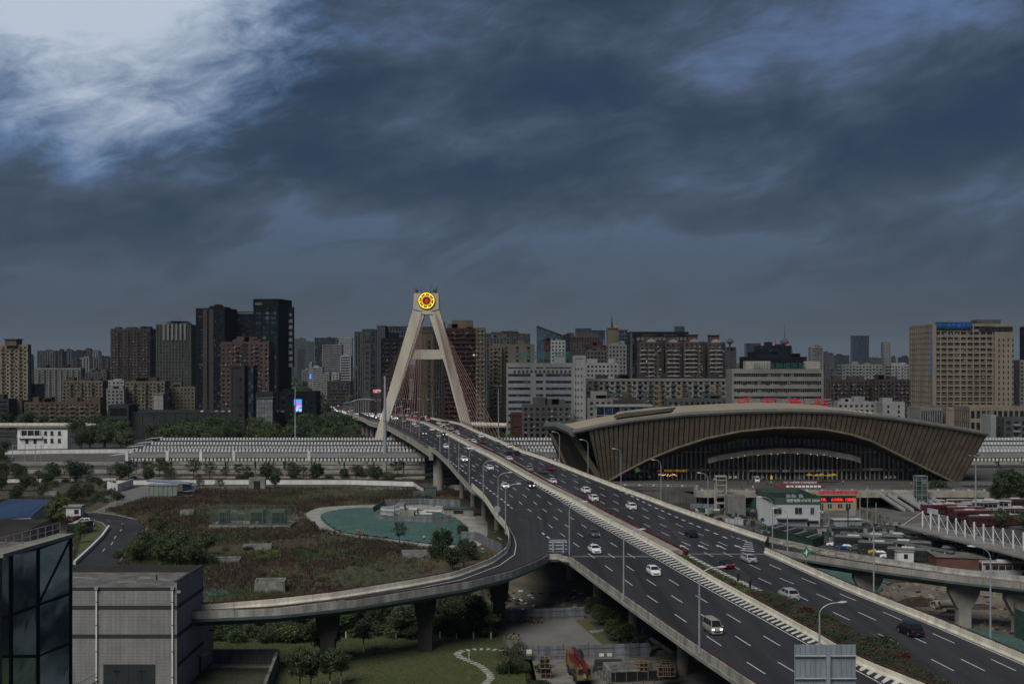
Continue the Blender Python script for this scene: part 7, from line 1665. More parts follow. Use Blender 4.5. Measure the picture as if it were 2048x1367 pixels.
obj('roof',MB().hexa([(-70,e0.y-4,e0.z-.3),(e0.x-1.2,e0.y,e0.z-.3),(e1.x-1.2,e1.y+.3,e1.z-.3),(-70,e1.y,e1.z-.3),(-70,e0.y-4,e0.z),(e0.x-1.2,e0.y,e0.z),(e1.x-1.2,e1.y+.3,e1.z),(-70,e1.y,e1.z)]),M_flat,db,fix=True)
ax=AT(100,1040,112);obj('roof_block',MB().hexa([(-70,107,e1.z),(ax.x+.4,107,e1.z),(ax.x+.4,113.5,e1.z),(-70,113.5,e1.z),(-70,107.6,ax.z-.35),(ax.x-.4,107.6,ax.z-.35),(ax.x-.4,113,ax.z),(-70,113,ax.z)]),mat('dark_felt',(.035,.030,.027),.95,var=.3,scale=.5,coord='geo',bump=.5),db,fix=True)
mb=MB();P_=[e0.lerp(e1,i/9)+Vector((-.9,0,.3))for i in range(10)]
for h_ in(.5,1.0):mb.tube([tuple(p+Vector((0,0,h_)))for p in P_],.035,5)
for p in P_[::1]:mb.tube([tuple(p),tuple(p+Vector((0,0,1.0)))],.03,4)
obj('railing',mb,M_galv,db)
# ---- blue roofed building and gate hut
t=thing('blue_roof_building','low building with a blue sheet roof at the left edge','building');q=[G(-60,1048,4.6),G(62,1034,4.6),G(103,998,6.4),G(40,998,6.4)];q=[G(-90,1046,4.2),G(62,1034,4.2),G(104,999,6.2),G(20,998,6.2)]
M_blue=mat('blue_roof_sheet',(.022,.050,.115),.5,var=.12,coord='geo',scale=.3)
obj('roof',MB().hexa([tuple(v)for v in q]+[(v.x,v.y,v.z+.2)for v in q]),M_blue,t,fix=True)
for k in range(1,12):u=k/12;a,b_=q[0].lerp(q[1],u),q[3].lerp(q[2],u);obj('roof_seam',MB().tube([a+Vector((0,0,.25)),b_+Vector((0,0,.25))],.05,4),M_blue,t)
obj('wall',MB().add([tuple(v)for v in(q[0],q[1],Vector((q[1].x,q[1].y,0)),Vector((q[0].x,q[0].y,0)))],[(0,1,2,3)]),M_white,t);obj('wall',MB().add([tuple(v)for v in(q[1],q[2],Vector((q[2].x,q[2].y,0)),Vector((q[1].x,q[1].y,0)))],[(0,1,2,3)]),mat('pale_glass_wall',(.30,.32,.33),.4,var=.2,coord='geo'),t)
p=G(150,1034);t=thing('gate_hut','small grey gate hut at the start of the road bend','hut',tuple(p));obj('wall',MB().box(-2.2,2.2,-1.5,1.5,0,3.3),M_white,t);obj('roof',MB().box(-2.9,2.7,-2,2,3.3,3.7),M_conc,t);obj('window',MB().box(.3,1.6,-1.54,-1.5,1.2,2.5),M_black,t)
# ---- road bend at the left
rl=[(168,1026),(156,1032),(178,1038),(205,1045),(214,1056),(200,1075),(175,1100),(145,1128),(120,1150)]
rrp=[(185,1023),(235,1030),(280,1040),(294,1052),(291,1065),(270,1085),(245,1115),(225,1150)]
bend=sheet('bend_road',gpx(rrp+rl[::-1]),.02,M_asph2)
def kerb(l,z,lab,w=.35,m=M_conc):
    P=resample([G(x,y)for x,y in l],2.0);secs=[]
    for i,p in enumerate(P):n=side(P,i);secs.append([tuple(p+n*w/2),tuple(p-n*w/2),tuple(p-n*w/2+Vector((0,0,z))),tuple(p+n*w/2+Vector((0,0,z)))])
    obj('kerb',MB().loft(secs),m,None,kind='structure',fix=True)['label']=lab
kerb(rl[1:],.14,'left kerb of the road bend');kerb(rrp,.14,'right kerb of the road bend')
kerb([(218,1056),(204,1076),(179,1101),(149,1129)],.9,'low white wall beside the road bend',.5,M_white)
for a,b_ in(((205,1102),(210,1096)),((228,1077),(232,1071)),((240,1062),(243,1057)),((222,1089),(226,1083)),((213,1040),(222,1041)),((243,1046),(250,1050))):
    p,q=G(*a),G(*b_);n=Vector((q.y-p.y,p.x-q.x,0)).normalized()*.09;obj('lane_dash',MB().add([tuple(v+Vector((0,0,.035)))for v in(p-n,p+n,q+n,q-n)],[(0,1,2,3)]),M_line,bend)
sheet('verge',gpx([(205,1045),(214,1056),(200,1075),(175,1100),(145,1128),(130,1128),(140,1060),(160,1040)]),.018,M_lawn)
sheet('path',gpx([(160,1025),(188,1022),(262,985),(290,990),(386,990),(400,972),(830,974),(830,978),(400,984),(385,995),(286,998),(240,1008),(200,1022),(190,1026)]),.014,M_pave)
sheet('path',gpx([(160,1026),(205,1022),(218,1006),(236,998),(232,984),(262,978),(300,968),(300,996),(240,1010),(205,1024)]),.022,M_pave)
sheet('dirt_path',gpx([(420,1018),(600,1020),(620,1026),(600,1040),(610,1052),(580,1046),(575,1030),(420,1026),(190,1026),(240,1022)]),.012,M_earth)
# ---- green net mound with its path
def blob(pts,n=40):
    P=[Vector(p)for p in pts];out=[]
    m=len(P)
    for i in range(m):
        for k in range(4):
            t=k/4;a,b_,c_,d_=P[i-1],P[i],P[(i+1)%m],P[(i+2)%m]
            out.append(.5*((2*b_)+(c_-a)*t+(2*a-5*b_+4*c_-d_)*t*t+(3*b_-a-3*c_+d_)*t**3))
    return[(v.x,v.y)for v in out]
pond=blob([G(*p)for p in[(640,1033),(668,1020),(745,1015),(850,1020),(900,1030),(930,1050),(935,1080),(890,1090),(800,1080),(720,1070),(670,1060)]])
outr=blob([G(*p)for p in[(612,1030),(640,1015),(745,1009),(870,1010),(960,1030),(975,1060),(960,1090),(890,1101),(800,1087),(700,1072),(645,1062),(632,1046)]])
sheet('path',outr,.03,mat('pale_path',(.36,.35,.325),.9,var=.2,scale=.2,coord='geo',fine=.1))
M_net=mat('green_dust_net',(.042,.092,.072),.8,var=.25,scale=.16,c2=(.058,.118,.108),fine=.25,finescale=1.3,coord='geo',bump=.8)
def net_mound(poly,h,lab,res=3.0,amp=.5):
    xs_=[p[0]for p in poly];ys_=[p[1]for p in poly];nx=max(4,int((max(xs_)-min(xs_))/res));ny=max(4,int((max(ys_)-min(ys_))/res));gx=np.linspace(min(xs_),max(xs_),nx+1);gy=np.linspace(min(ys_),max(ys_),ny+1)
    XX,YY=np.meshgrid(gx,gy);ins=inpoly(XX.ravel(),YY.ravel(),poly).reshape(XX.shape);vs=[];idx={}
    cx,cy=sum(xs_)/len(xs_),sum(ys_)/len(ys_)
    for j in range(ny+1):
        for i in range(nx+1):
            if ins[j,i]:
                dist=min(math.hypot(gx[i]-p[0],gy[j]-p[1])for p in poly);z=.06+min(1,dist/6)*h*(.6+.4*mnoise.noise((gx[i]*.08,gy[j]*.08,1)))+amp*abs(mnoise.noise((gx[i]*.35,gy[j]*.3,4)))*min(1,dist/3)
                idx[(i,j)]=len(vs);vs.append((gx[i],gy[j],z))
    fs=[(idx[(i,j)],idx[(i+1,j)],idx[(i+1,j+1)],idx[(i,j+1)])for j in range(ny)for i in range(nx)if all(k in idx for k in((i,j),(i+1,j),(i+1,j+1),(i,j+1)))]
     # drape the rim down to the ground
    o=obj('dust_net',MB().add(vs,fs),M_net,None,lab,'net',fix=False);smooth(o.data,80);return o
net_mound(pond,.9,'broad green dust net spread over the mound inside the pale path',.75,.55);sheet('net_ground',pond,.045,M_net)
for l,h,lab in(([(1490,1133),(1500,1112),(1560,1108),(1700,1130),(1728,1145),(1700,1175),(1620,1150)],2.2,'green dust net mound right of the overpass below the slip road'),([(1733,1172),(1750,1165),(1765,1172),(1768,1184),(1745,1186)],1.4,'small bright green net heap beside the slip road pier'),([(1920,1262),(1960,1258),(2060,1285),(2060,1325),(1990,1300)],1.3,'green dust net along the parapet at the lower right'),([(1745,1140),(1775,1146),(1790,1165),(1770,1172)],1.0,'thin green net strip hanging beside the slip road pier'),
    ([(404,1180),(430,1176),(470,1181),(460,1190),(410,1192)],.5,'pale green net scrap in the scrub next to the slip road'),([(165,995),(210,991),(232,996),(190,1002)],.5,'torn green net scrap beside the upper path')):
    net_mound(blob([G(*p)for p in l]),h,lab,.8,.5)
# ---- hoardings
def hoarding(l,h,lab,m=M_hoard,z=0.0,step=1.9,post=M_hoardpost,zz=None):
    t=thing('hoarding',lab,'fence');P=resample([G(x,y,z)for x,y in l],step)
    for i in range(len(P)-1):
        a,b_=P[i],P[i+1];d=b_-a;an=math.atan2(d.y,d.x);c_=(a+b_)/2;off=.03 if i%2 else 0
        obj('sheet_panel',MB().cbox((c_.x-off*math.sin(an),c_.y+off*math.cos(an),z+h/2),(d.length-.05,.06,h),0,an),m,t)
    for i,p in enumerate(P):
        if i%2==0 and i<80:obj('post',MB().cbox((p.x,p.y,z+h/2+.15),(.12,.14,h+.3)),post,t)
    mb=MB()
    for k in(.25,.75):mb.tube([(p.x,p.y-.06,z+h*k)for p in P],.035,4)
    obj('rail',mb,post,t);return t
hoarding([(745,1030),(748,1040),(780,1046),(860,1048),(905,1046)],2.3,'curved grey hoarding in front of the stacked blocks at the net mound')
hoarding([(745,1028),(768,1012),(840,1009),(920,1013)],2.2,'grey hoarding behind the stacked blocks at the net mound')
hoarding([(922,1080),(952,1081),(985,1098),(1005,1109)],2.4,'grey hoarding standing at the inner side of the slip road bend')
hoarding([(1011,1243),(1058,1241),(1168,1236)],2.1,'dark hoarding along the top of the paved yard behind the shared bikes')
hoarding([(985,1215),(1011,1243)],2.1,'short dark hoarding going back from the yard corner')
hoarding([(1046,1313),(1060,1320),(1300,1313)],2.2,'grey hoarding closing off the crane site, rails on its face');hoarding([(1260,1316),(1295,1312),(1293,1306)],2.2,'short return of the crane site hoarding at its right end')
a,b_=G(1012,1243.5),G(1070,1241);st=thing('kerb_stripe','black and yellow striped kerb board below the dark hoarding','kerb board')
M_ys=mat('stripe_yellow',(.28,.19,.03),.7,var=.1)
for i in range(26):p=a.lerp(b_,(i+.5)/26);obj('stripe',MB().cbox((p.x,p.y-.25,.12),((b_-a).length/26*.98,.08,.22),0,math.atan2(b_.y-a.y,b_.x-a.x)),M_ys if i%2 else M_black,st)
# ---- stacks of grey blocks inside the ring
rr=random.Random(21)
for i,(x,y,w,h)in enumerate([(770,1032,2.4,3.0),(781,1034,2.4,3.1),(792,1031,2.0,3.3),(802,1028,2.6,3.4),(815,1036,4.5,2.3),(827,1031,2.6,2.4),(840,1030,3.4,1.3),(852,1032,3.6,1.0),(866,1024,6,.7)]):
    p=G(x,y);t=thing('block_stack',['pale kerbstone stack, leftmost inside the ring hoarding','pale kerbstone stack second from the left inside the ring','tall pale stack third from the left inside the ring','tallest pale stack in the middle of the ring','broad grey wrapped stack at the front of the ring','grey stack behind the broad wrapped one','low white slab stack right of the broad one','lowest white slab stack inside the ring','long flat slab lying at the back of the ring'][i],'stack',tuple(p),rr.uniform(-.2,.2));nl=max(2,int(h/.45))
    for k in range(nl):j=rr.uniform(-.12,.12);obj('slab',MB().box(-w/2+j,w/2+j,-1,1,k*h/nl+.03,(k+1)*h/nl-.03),(M_conc,M_white,M_galv)[k%3]if i!=4 else M_conc,t)
p=G(918,1030);t=thing('site_hut','low green roofed site hut under the overpass edge','hut',tuple(p));obj('wall',MB().box(-4.5,4.5,-2,2,0,2.2),M_conc,t);obj('roof',MB().box(-5,5,-2.4,2.4,2.2,2.5),mat('green_roof',(.07,.11,.095),.7,var=.2),t);obj('window',MB().box(-1.6,1.4,-2.04,-2,.7,1.7),M_black,t)
p=G(850,993);t=thing('green_cabinet','green utility cabinet at the foot of the big bridge pier','cabinet',tuple(p));M_cab=mat('cabinet_green',(.075,.105,.095),.6,var=.15);obj('body',MB().box(0,4,-1.5,1.5,0,3.4),M_cab,t);obj('body',MB().box(-4,-.03,-1.5,1.5,0,1.9),M_cab,t);obj('lid',MB().box(-.2,4.2,-1.7,1.7,3.4,3.6),M_cab,t)
# ---- cooling plant cage
p0,p1=G(422,1055),G(578,1055);t=thing('equipment_cage','green mesh cage around a row of large dark cooling units','equipment cage');W_,D_,Hh=p1.x-p0.x,11.0,5.2;x0,y0=p0.x,p0.y
obj('base',MB().box(x0-.4,p1.x+.4,y0-.4,y0+D_+.4,0,.7),M_conc,t)
M_cf=mat('cage_frame',(.07,.115,.09),.6,var=.1)
for i in range(10):
    x=x0+W_*i/9
    for y in(y0,y0+D_):obj('post',MB().cbox((x,y,Hh/2+.35),(.13,.13,Hh-.7)),M_cf,t)
for z in(1.0,3.1,Hh):
    for y in(y0,y0+D_):obj('rail',MB().box(x0,p1.x,y-.05,y+.05,z-.06,z+.06),M_cf,t)
    for x in(x0,p1.x):obj('rail',MB().box(x-.05,x+.05,y0,y0+D_,z-.055,z+.055),M_cf,t)
mb=MB()
for i in range(int(W_/.42)):x=x0+i*.42;mb.box(x-.035,x+.035,y0-.02,y0+.02,.7,Hh)
for i in range(12):z=.9+i*.38;mb.box(x0,p1.x,y0-.022,y0+.022,z-.03,z+.03)
obj('mesh_wire',mb,M_cf,t,kind='stuff')
for i,(a,b_)in enumerate(((.06,.17),(.47,.64),(.74,.92))):
    u=obj('cooling_unit',MB().box(x0+W_*a,x0+W_*b_,y0+3,y0+7,.7,4.6),mat('unit_grey',(.12,.135,.13),.6,var=.2),t);obj('louvre',MB().box(x0+W_*a+.25,x0+W_*b_-.25,y0+2.95,y0+3,1.1,4.0),M_black,u)
for a in(.25,.34,.55):obj('pump',MB().box(x0+W_*a,x0+W_*a+1.0,y0+1.6,y0+2.6,.7,1.6),M_galv,t)
# ---- subway entrance with blue edged canopy
t=thing('subway_entrance','glass subway entrance with swooping blue edged canopy','subway entrance');p0,p1=G(298,992),G(354,992);y0=p0.y
M_pg=mat('frosted_panel',(.20,.235,.22),.3,var=.12,coord='geo')
for i in range(6):xa=p0.x+(p1.x-p0.x)*i/6;xb=p0.x+(p1.x-p0.x)*(i+1)/6;obj('glass_panel',MB().box(xa+.08,xb-.08,y0,y0+.1,.1,3.7),M_pg,t);obj('frame',MB().box(xa-.07,xa+.07,y0-.05,y0+.15,0,4),M_dark,t)
obj('roof',MB().box(p0.x-.3,p1.x+.3,y0-.3,y0+4,3.9,4.2),M_conc,t);obj('side_wall',MB().box(p0.x,p0.x+.1,y0,y0+4,0,3.9),M_pg,t)
M_bt=mat('blue_trim',(.015,.05,.20),.4,var=0);path=[AT(293,961,y0+6),AT(340,964,y0+6),AT(378,968,y0+6),AT(387,973,y0+6),AT(385,980,y0+6),AT(376,982,y0+6),AT(356,982,y0+6)]
obj('canopy_edge',MB().tube(path,.28,6),M_bt,t);secs=[[tuple(v),(v.x,v.y+6,v.z),(v.x,v.y+6,v.z+.2),(v.x,v.y,v.z+.2)]for v in path[:4]];obj('canopy',MB().loft(secs),mat('canopy_sheet',(.25,.27,.28),.4,var=.1),t,fix=True)
obj('glass_panel',MB().box(p1.x+.3,AT(383,980,y0+6).x,y0+6.3,y0+6.4,1,4),mat('clear_glass_dark',(.03,.04,.045),.1,var=.2),t)
# ---- small concrete boxes on the field
M_box=mat('vent_concrete',(.25,.25,.24),.9,var=.25,scale=.6,coord='geo')
for x,y,w,d,h,lab,col_ in[(375,1030,4.0,3,1.7,'small concrete vent box with a pale green top near the path',1),(102,992,4.5,3,1.9,'concrete vent box with coloured lid on the left waste ground',1),(515,957+20,6,5,4.2,'dark concrete kiosk with a black doorway by the white wall',0),(442,1122,9,5,.8,'flat sunken concrete slab in the scrub',0),(515,1097,7,3,1.2,'low white rimmed vent box half hidden by shrubs',0),(541,1180,6.0,5,2.2,'open concrete block overgrown by creeper above the slip road',0),(832,1112,6.5,6,1.2,'open rectangular concrete shaft by the dense dark tree',0)]:
    p=G(x,y);t=thing('vent_box',lab,'vent box',tuple(p),.12)
    for a in((-w/2,w/2,-d/2,-d/2+.3),(-w/2,w/2,d/2-.3,d/2),(-w/2,-w/2+.3,-d/2+.3,d/2-.3),(w/2-.3,w/2,-d/2+.3,d/2-.3)):obj('wall',MB().box(*a,0,h),M_box,t)
    obj('lid',MB().box(-w/2+.3,w/2-.3,-d/2+.3,d/2-.3,0,h-.25),mat('teal_lid',(.12,.19,.17),.7,var=.2)if col_ else M_flat,t)
    if 'kiosk' in lab:obj('doorway',MB().box(-1.2,1.2,-d/2-.05,-d/2-.01,0,3.2),M_black,t)
# ---- walled pit beside the grey building
t=thing('walled_yard','sunken dirty yard enclosed by stained grey walls beside the grey building','yard');M_st=mat('stained_wall',(.20,.195,.18),.95,var=.3,scale=.35,fine=.25,finescale=3,coord='geo',stretch=(1,1,.35),c2=(.06,.058,.052))
q0,q1,q2=G(425,1331),G(553,1331),G(505,1460)
obj('rear_wall',MB().box(q0.x,q1.x+.2,q0.y,q0.y+.4,0,2.5),M_st,t);obj('side_wall',MB().hexa([(q1.x,q1.y,0),(q1.x+.45,q1.y,0),(q2.x+.45,q2.y,0),(q2.x,q2.y,0),(q1.x,q1.y,2.5),(q1.x+.45,q1.y,2.5),(q2.x+.45,q2.y,2.5),(q2.x,q2.y,2.5)][0:8]),M_st,t,fix=True)
obj('step',MB().box(q0.x,q1.x,q0.y-1.4,q0.y-.02,0,.35),M_conc,t);sheet('yard_floor',[(-46,150),(q2.x,q2.y),(q1.x,q1.y),(-46,q1.y)],.02,mat('tyre_marked_asphalt',(.062,.058,.052),.9,var=.4,scale=.25,coord='geo',fine=.3,c2=(.02,.02,.02),stretch=(1,.4,1)))
sheet('path',gpx([(558,1334),(568,1334),(535,1400),(522,1400)]),.02,M_pave)
# ---- stepping stones, bollards
pts_=[(1037,1306),(1010,1301),(980,1298),(950,1298),(925,1301),(914,1306),(918,1313),(940,1322),(960,1331),(972,1341),(980,1349),(982,1356),(972,1366),(960,1380)]
P=resample([G(x,y)for x,y in pts_],1.15);sc_=thing('stepping_stones','curving line of pale stepping stones across the lawn','stepping stones')
for i,p in enumerate(P):n=side(P,i);obj('stone',MB().cbox((p.x,p.y,.05),(1.1,.5,.1),0,math.atan2(n.y,n.x)+random.uniform(-.15,.15)),mat('pale_stone',(.50,.49,.45),.9,var=.2),sc_)
sheet('worn_track',gpx([(915,1318),(922,1318),(945,1345),(935,1375),(925,1375),(935,1345)]),.012,mat('worn_grass',(.115,.105,.065),.95,var=.25,coord='geo',scale=.3))
p=G(938,1317);obj('post',MB().tube([(0,0,0),(0,0,1.5)],.06,6),M_lime,None,'thin white marker post inside the loop of stepping stones','post',loc=tuple(p))
# ---- shared bikes
def bike(x,y,rz,lab):
    p=G(x,y);t=thing('bicycle',lab,'bicycle',tuple(p),rz);M_by=mat('bike_yellow',(.55,.33,.02),.4,var=0)
    for wx in(-.52,.52):obj('wheel',MB().tube([(wx+.33*math.cos(a),0,.34+.33*math.sin(a))for a in[2*math.pi*k/14 for k in range(15)]],.03,4),M_tyre,t)
    mb=MB();mb.tube([(-.52,0,.34),(-.18,0,.75),(.38,0,.78),(-.05,0,.35),(-.18,0,.75)],.035,5);mb.tube([(-.52,0,.34),(-.05,0,.35)],.03,4);mb.tube([(.52,0,.34),(.38,0,.95)],.03,4);obj('frame',mb,M_by,t)
    obj('saddle',MB().cbox((-.22,0,.88),(.28,.14,.07)),M_black,t);obj('handlebar',MB().tube([(.34,-.28,.98),(.40,0,.95),(.34,.28,.98)],.025,4),M_black,t);obj('basket',MB().cbox((.62,0,.85),(.26,.3,.22)),M_black,t)
for i,(x,y,a)in enumerate([(1042,1246,80),(1061,1245,75),(1067,1246,100),(1076,1245,85),(1083,1245,95)]):bike(x,y,R(a),'yellow and black shared bicycle, '+['leftmost against the dark hoarding','second from the left against the hoarding','third from the left, touching the second','fourth from the left against the hoarding','rightmost against the dark hoarding'][i])
bike(1021,1277,R(20),'yellow shared bicycle standing alone, rear of the pair on the pale yard');bike(1030,1279,R(-5),'yellow shared bicycle standing alone, front of the pair on the pale yard')
# concrete rings
for x,y,lab in((997,1246,'concrete drain ring nearest the paved yard corner'),(1001,1238,'concrete drain ring behind the nearest one')):
    p=G(x,y);secs=[];t=thing('concrete_ring',lab,'concrete pipe',(p.x,p.y,.75),.5);
    for yy,ro in((-.9,.8),(.9,.8),(.9,.6),(-.9,.6),(-.9,.8)):secs.append([(ro*math.cos(a),yy,ro*math.sin(a))for a in[2*math.pi*k/18 for k in range(18)]])
    obj('ring',MB().loft(secs,cap=False),M_conc,t)
sheet('lawn',gpx([(1150,1240),(1172,1238),(1240,1298),(1218,1300)]),.014,M_lawn)
for i in range(7):a=G(1183+i*4.5,1263-i*.6);obj('stepping_slab',MB().cbox((a.x,a.y,.06),(.5,1.5,.1)),M_conc,None,'pale slab of the short path through the trees by the yard','paving slab','slabs of the short path by the yard')
# ---- crane truck
p=G(1157,1354);t=thing('crane_truck','truck crane with its red boom folded over the cab, at the bottom edge','crane truck',(p.x,p.y,0),R(97));M_cr=mat('crane_red',(.16,.018,.028),.45,var=.15,coord='geo',scale=1);M_cy=mat('crane_yellow',(.20,.13,.06),.5,var=.15)
# local -x faces the viewer
obj('chassis',MB().box(-5.5,5.5,-1.25,1.25,.75,1.25),M_dark,t);obj('cab',MB().loft([[(-5.6,-1.2,.9),(-5.6,-1.2,2.9),(-5.6,1.2,2.9),(-5.6,1.2,.9)],[(-3.6,-1.2,.9),(-3.6,-1.2,3.1),(-3.6,1.2,3.1),(-3.6,1.2,.9)]]),M_cy,t,fix=True);obj('windshield',MB().box(-5.66,-5.6,-1.05,1.05,1.9,2.8),M_cg,t)
obj('crane_cabin',MB().loft([[(2.2,-1.3,1.9),(2.2,-1.3,3.6),(2.2,-.25,3.6),(2.2,-.25,1.9)],[(4.2,-1.3,1.9),(4.2,-1.3,3.9),(4.2,-.25,3.9),(4.2,-.25,1.9)]]),M_cg,t,fix=True);obj('cabin_frame',MB().box(2.15,2.25,-1.35,-.2,1.8,2.4),M_cy,t);obj('turntable',MB().box(1,5,-1.2,1.2,1.3,1.9),M_cy,t);obj('counterweight',MB().box(4.4,5.9,-1.3,1.3,1.3,3.0),M_cy,t);obj('winch_housing',MB().box(3.2,5.4,.3,1.3,1.9,3.9),M_cy,t)
obj('boom',MB().loft([[(5.0,-.35,3.3),(5.0,.35,3.3),(5.0,.35,4.2),(5.0,-.35,4.2)],[(-6.2,-.3,3.1),(-6.2,.3,3.1),(-6.2,.3,3.8),(-6.2,-.3,3.8)]]),M_cr,t,fix=True);obj('boom_head',MB().box(-6.8,-6.1,-.35,.35,2.5,3.9),M_cr,t)
obj('boom_top_strip',MB().box(-5.8,4.6,-.06,.06,3.82,4.25),M_dark,t)
mb=MB()
for k in range(9):x=-5.4+k*1.1;mb.tube([(x,.75,3.0),(x+1.1,.75,3.6),(x+1.1,.75,3.0),(x,.75,3.6)],.05,4);mb.tube([(x,1.15,3.0),(x+1.1,1.15,3.6)],.05,4)
for y in(.75,1.15):mb.tube([(-5.4,y,3.0),(4.5,y,3.0)],.07,4);mb.tube([(-5.4,y,3.6),(4.5,y,3.6)],.07,4)
obj('lattice_jib',mb,M_cr,t);obj('hook_block',MB().cbox((-6.2,0,1.9),(.5,.4,.8)),mat('hook_check',(.6,.55,.5),.5,var=.5,scale=6),t)
for x in(-4.6,-2.4,2.2,3.6):
    for s in(-1,1):obj('wheel',MB().tube([(x,s*.95,.52),(x,s*1.3,.52)],.52,12),M_tyre,t,fix=True)
for s in(-1,1):obj('mirror',MB().cbox((-5.5,s*1.6,2.4),(.12,.3,.6)),M_black,t)
t.scale=(.84,.84,.84)
# ---- crates, stacks, pit
M_wood=mat('crate_wood',(.26,.185,.11),.9,var=.25,scale=2)
def crate(x,y,z,lab,s=1.3,rz=0.0,wz=1.0):
    p=G(x,y,z);t=thing('crate',lab,'crate',tuple(p),rz);h=s*wz
    obj('core',MB().box(-s/2+.12,s/2-.12,-s/2+.12,s/2-.12,.1,h-.1),M_black,t)
    for a in(-1,0,1):
        for b_ in(-1,1):obj('slat',MB().cbox((a*(s/2-.05),b_*(s/2),h/2),(.1,.06,h)),M_wood,t)
    for z_ in(.06,h/2,h-.06):
        for b_ in(-1,1):obj('slat',MB().cbox((0,b_*(s/2+.04),z_),(s,.05,.1)),M_wood,t);obj('slat',MB().cbox((b_*(s/2+.02),0,z_),(.05,s,.1)),M_wood,t)
    for a in(-.4,0,.4):obj('slat',MB().cbox((a*s,0,h+.03),(.12,s,.05)),M_wood,t)
for a in[(1089,1334,0,'upper rear crate of the pair beside the crane',1.5),(1089,1334,1.6,'crate resting on the rear crate beside the crane',1.5),(1092,1354,0,'front crate of the pile beside the crane',1.5),(1273,1340,0,'crate at the left end of the row behind the pit',1.3),(1287,1340,0,'second crate of the row behind the pit',1.3),(1300,1339,0,'third crate of the row behind the pit',1.3),(1287,1340,1.35,'crate standing on top of the second one behind the pit',1.3),
          (1325,1350,0,'crate nearest the overpass pier, bottom left',1.4),(1339,1350,0,'crate nearest the overpass pier, bottom right',1.4),(1325,1350,1.45,'crate nearest the overpass pier, top left',1.4),(1339,1350,1.45,'crate nearest the overpass pier, top right',1.4),(1331,1340,1.45,'crate behind the four stacked by the pier',1.4),(1331,1340,0,'crate at the base of the hindmost stack by the pier',1.4)]:
    crate(*a,rz=random.uniform(-.08,.08))
p=G(1217,1338);t=thing('formwork_stack','low dark stack of formwork panels left of the pit','stack',tuple(p))
for k in range(5):obj('panel',MB().box(-2.2+k*.06,2.2-k*.05,-1,1,k*.28,k*.28+.24),M_dark,t)
t=thing('foundation_pit','concrete walled foundation pit with yellow poles in front','pit');a,b_,c_,d_=G(1208,1344),G(1306,1340),G(1325,1358),G(1222,1362)
for u,v in((a,b_),(b_,c_),(c_,d_),(d_,a)):
    dd_=v-u;obj('wall',MB().cbox(((u+v).x/2,(u+v).y/2,.75),(dd_.length,.35,1.5),0,math.atan2(dd_.y,dd_.x)),M_box,t)
obj('lining',MB().prism([(v.x,v.y)for v in(a,b_,c_,d_)],.02,.1),M_black,t);dd_=c_-d_;obj('tarpaulin',MB().cbox(((c_+d_).x/2,(c_+d_).y/2-.4,.7),(dd_.length,.1,1.4),0,math.atan2(dd_.y,dd_.x)),mat('black_sheet',(.015,.016,.02),.4,var=.2,bump=.5),t)
for k in range(5):p=d_.lerp(c_,.08+k*.21);obj('pole',MB().tube([(p.x,p.y-.7,0),(p.x,p.y-.7,2.4)],.04,5),M_wood,t)
railing([tuple(G(1195,1350)[:2]),tuple(G(1225,1375)[:2])],1.1,'low black guard rail left of the pit',m=M_dark);railing([tuple(G(1195,1348)[:2]),tuple(G(1300,1336)[:2])],1.1,'low guard rail behind the pit',m=M_wood);railing([tuple(G(1178,1385)[:2]),tuple(G(1330,1372)[:2])],1.1,'low guard rail along the bottom edge before the pit',m=M_dark)
railing([tuple(G(1115,1325)[:2]),tuple(G(1142,1325)[:2])],1.5,'red and white guard rail by the grey hoarding, left of the crane',m=mat('rail_red_white',(.35,.12,.11),.6,var=.4,scale=4));railing([tuple(G(1165,1323)[:2]),tuple(G(1230,1321)[:2])],1.5,'rusty guard rail by the grey hoarding, right of the crane',m=M_wood)
for x in(1203,1219):q=G(x,1321);obj('notice',MB().cbox((q.x,q.y-.1,1.0),(.75,.05,.5)),M_white,None,'small white notice hanging on the rusty rail, '+('left one' if x<1210 else 'right one'),'notice')
q=G(1058,1322);t=thing('warning_box','white and yellow warning box at the hoarding corner','box',tuple(q));obj('body',MB().cbox((0,0,1.4),(.8,.5,.8)),M_white,t);obj('yellow_label',MB().cbox((0,-.27,1.15),(.75,.03,.28)),M_ys,t)
# rubble and beams under the overpass
rr=random.Random(33)
for i,(x,y)in enumerate([(1075,1227),(1090,1226),(1125,1224)]):
    p=G(x,y);mb=MB()
    for k in range(70):a=rr.gauss(0,1.6);b_=rr.gauss(0,.9);mb.cbox((a,b_,max(.1,.7-abs(a)*.3-abs(b_)*.3)),(rr.uniform(.2,.7),rr.uniform(.2,.5),rr.uniform(.1,.3)),rr.choice((0,0,1,2)),rr.uniform(0,3))
    obj('rubble_heap',mb,[M_conc,M_white,mat('brick_red',(.20,.07,.05),.9,var=.2)],None,['heap of grey and red rubble under the overpass, left','heap of rubble under the overpass, middle','heap of pale rubble under the overpass, right'][i],'rubble',kind='stuff',loc=tuple(p))
for a,b_,lab in(((1302,1282),(1345,1310),'long concrete beam lying under the overpass, upper'),((1300,1303),(1318,1297),'short pale beam lying under the overpass, lower')):
    p,q=G(*a),G(*b_);obj('beam',MB().tube([(p.x,p.y,.4),(q.x,q.y,.4)],.4,4),M_conc,None,lab,'beam')
p=G(1290,1268);t=thing('billboard','dark billboard hung under the edge of the overpass','billboard');o_=AT(1291,1252,p.y);obj('board',MB().box(o_.x-2.2,o_.x+2.2,p.y,p.y+.2,o_.z-1.3,o_.z+1.3),mat('grey_board',(.09,.095,.12),.6,var=.1),t);text('JM',1.8,M_lgrey,(o_.x+.3,p.y-.05,o_.z),parent=t)
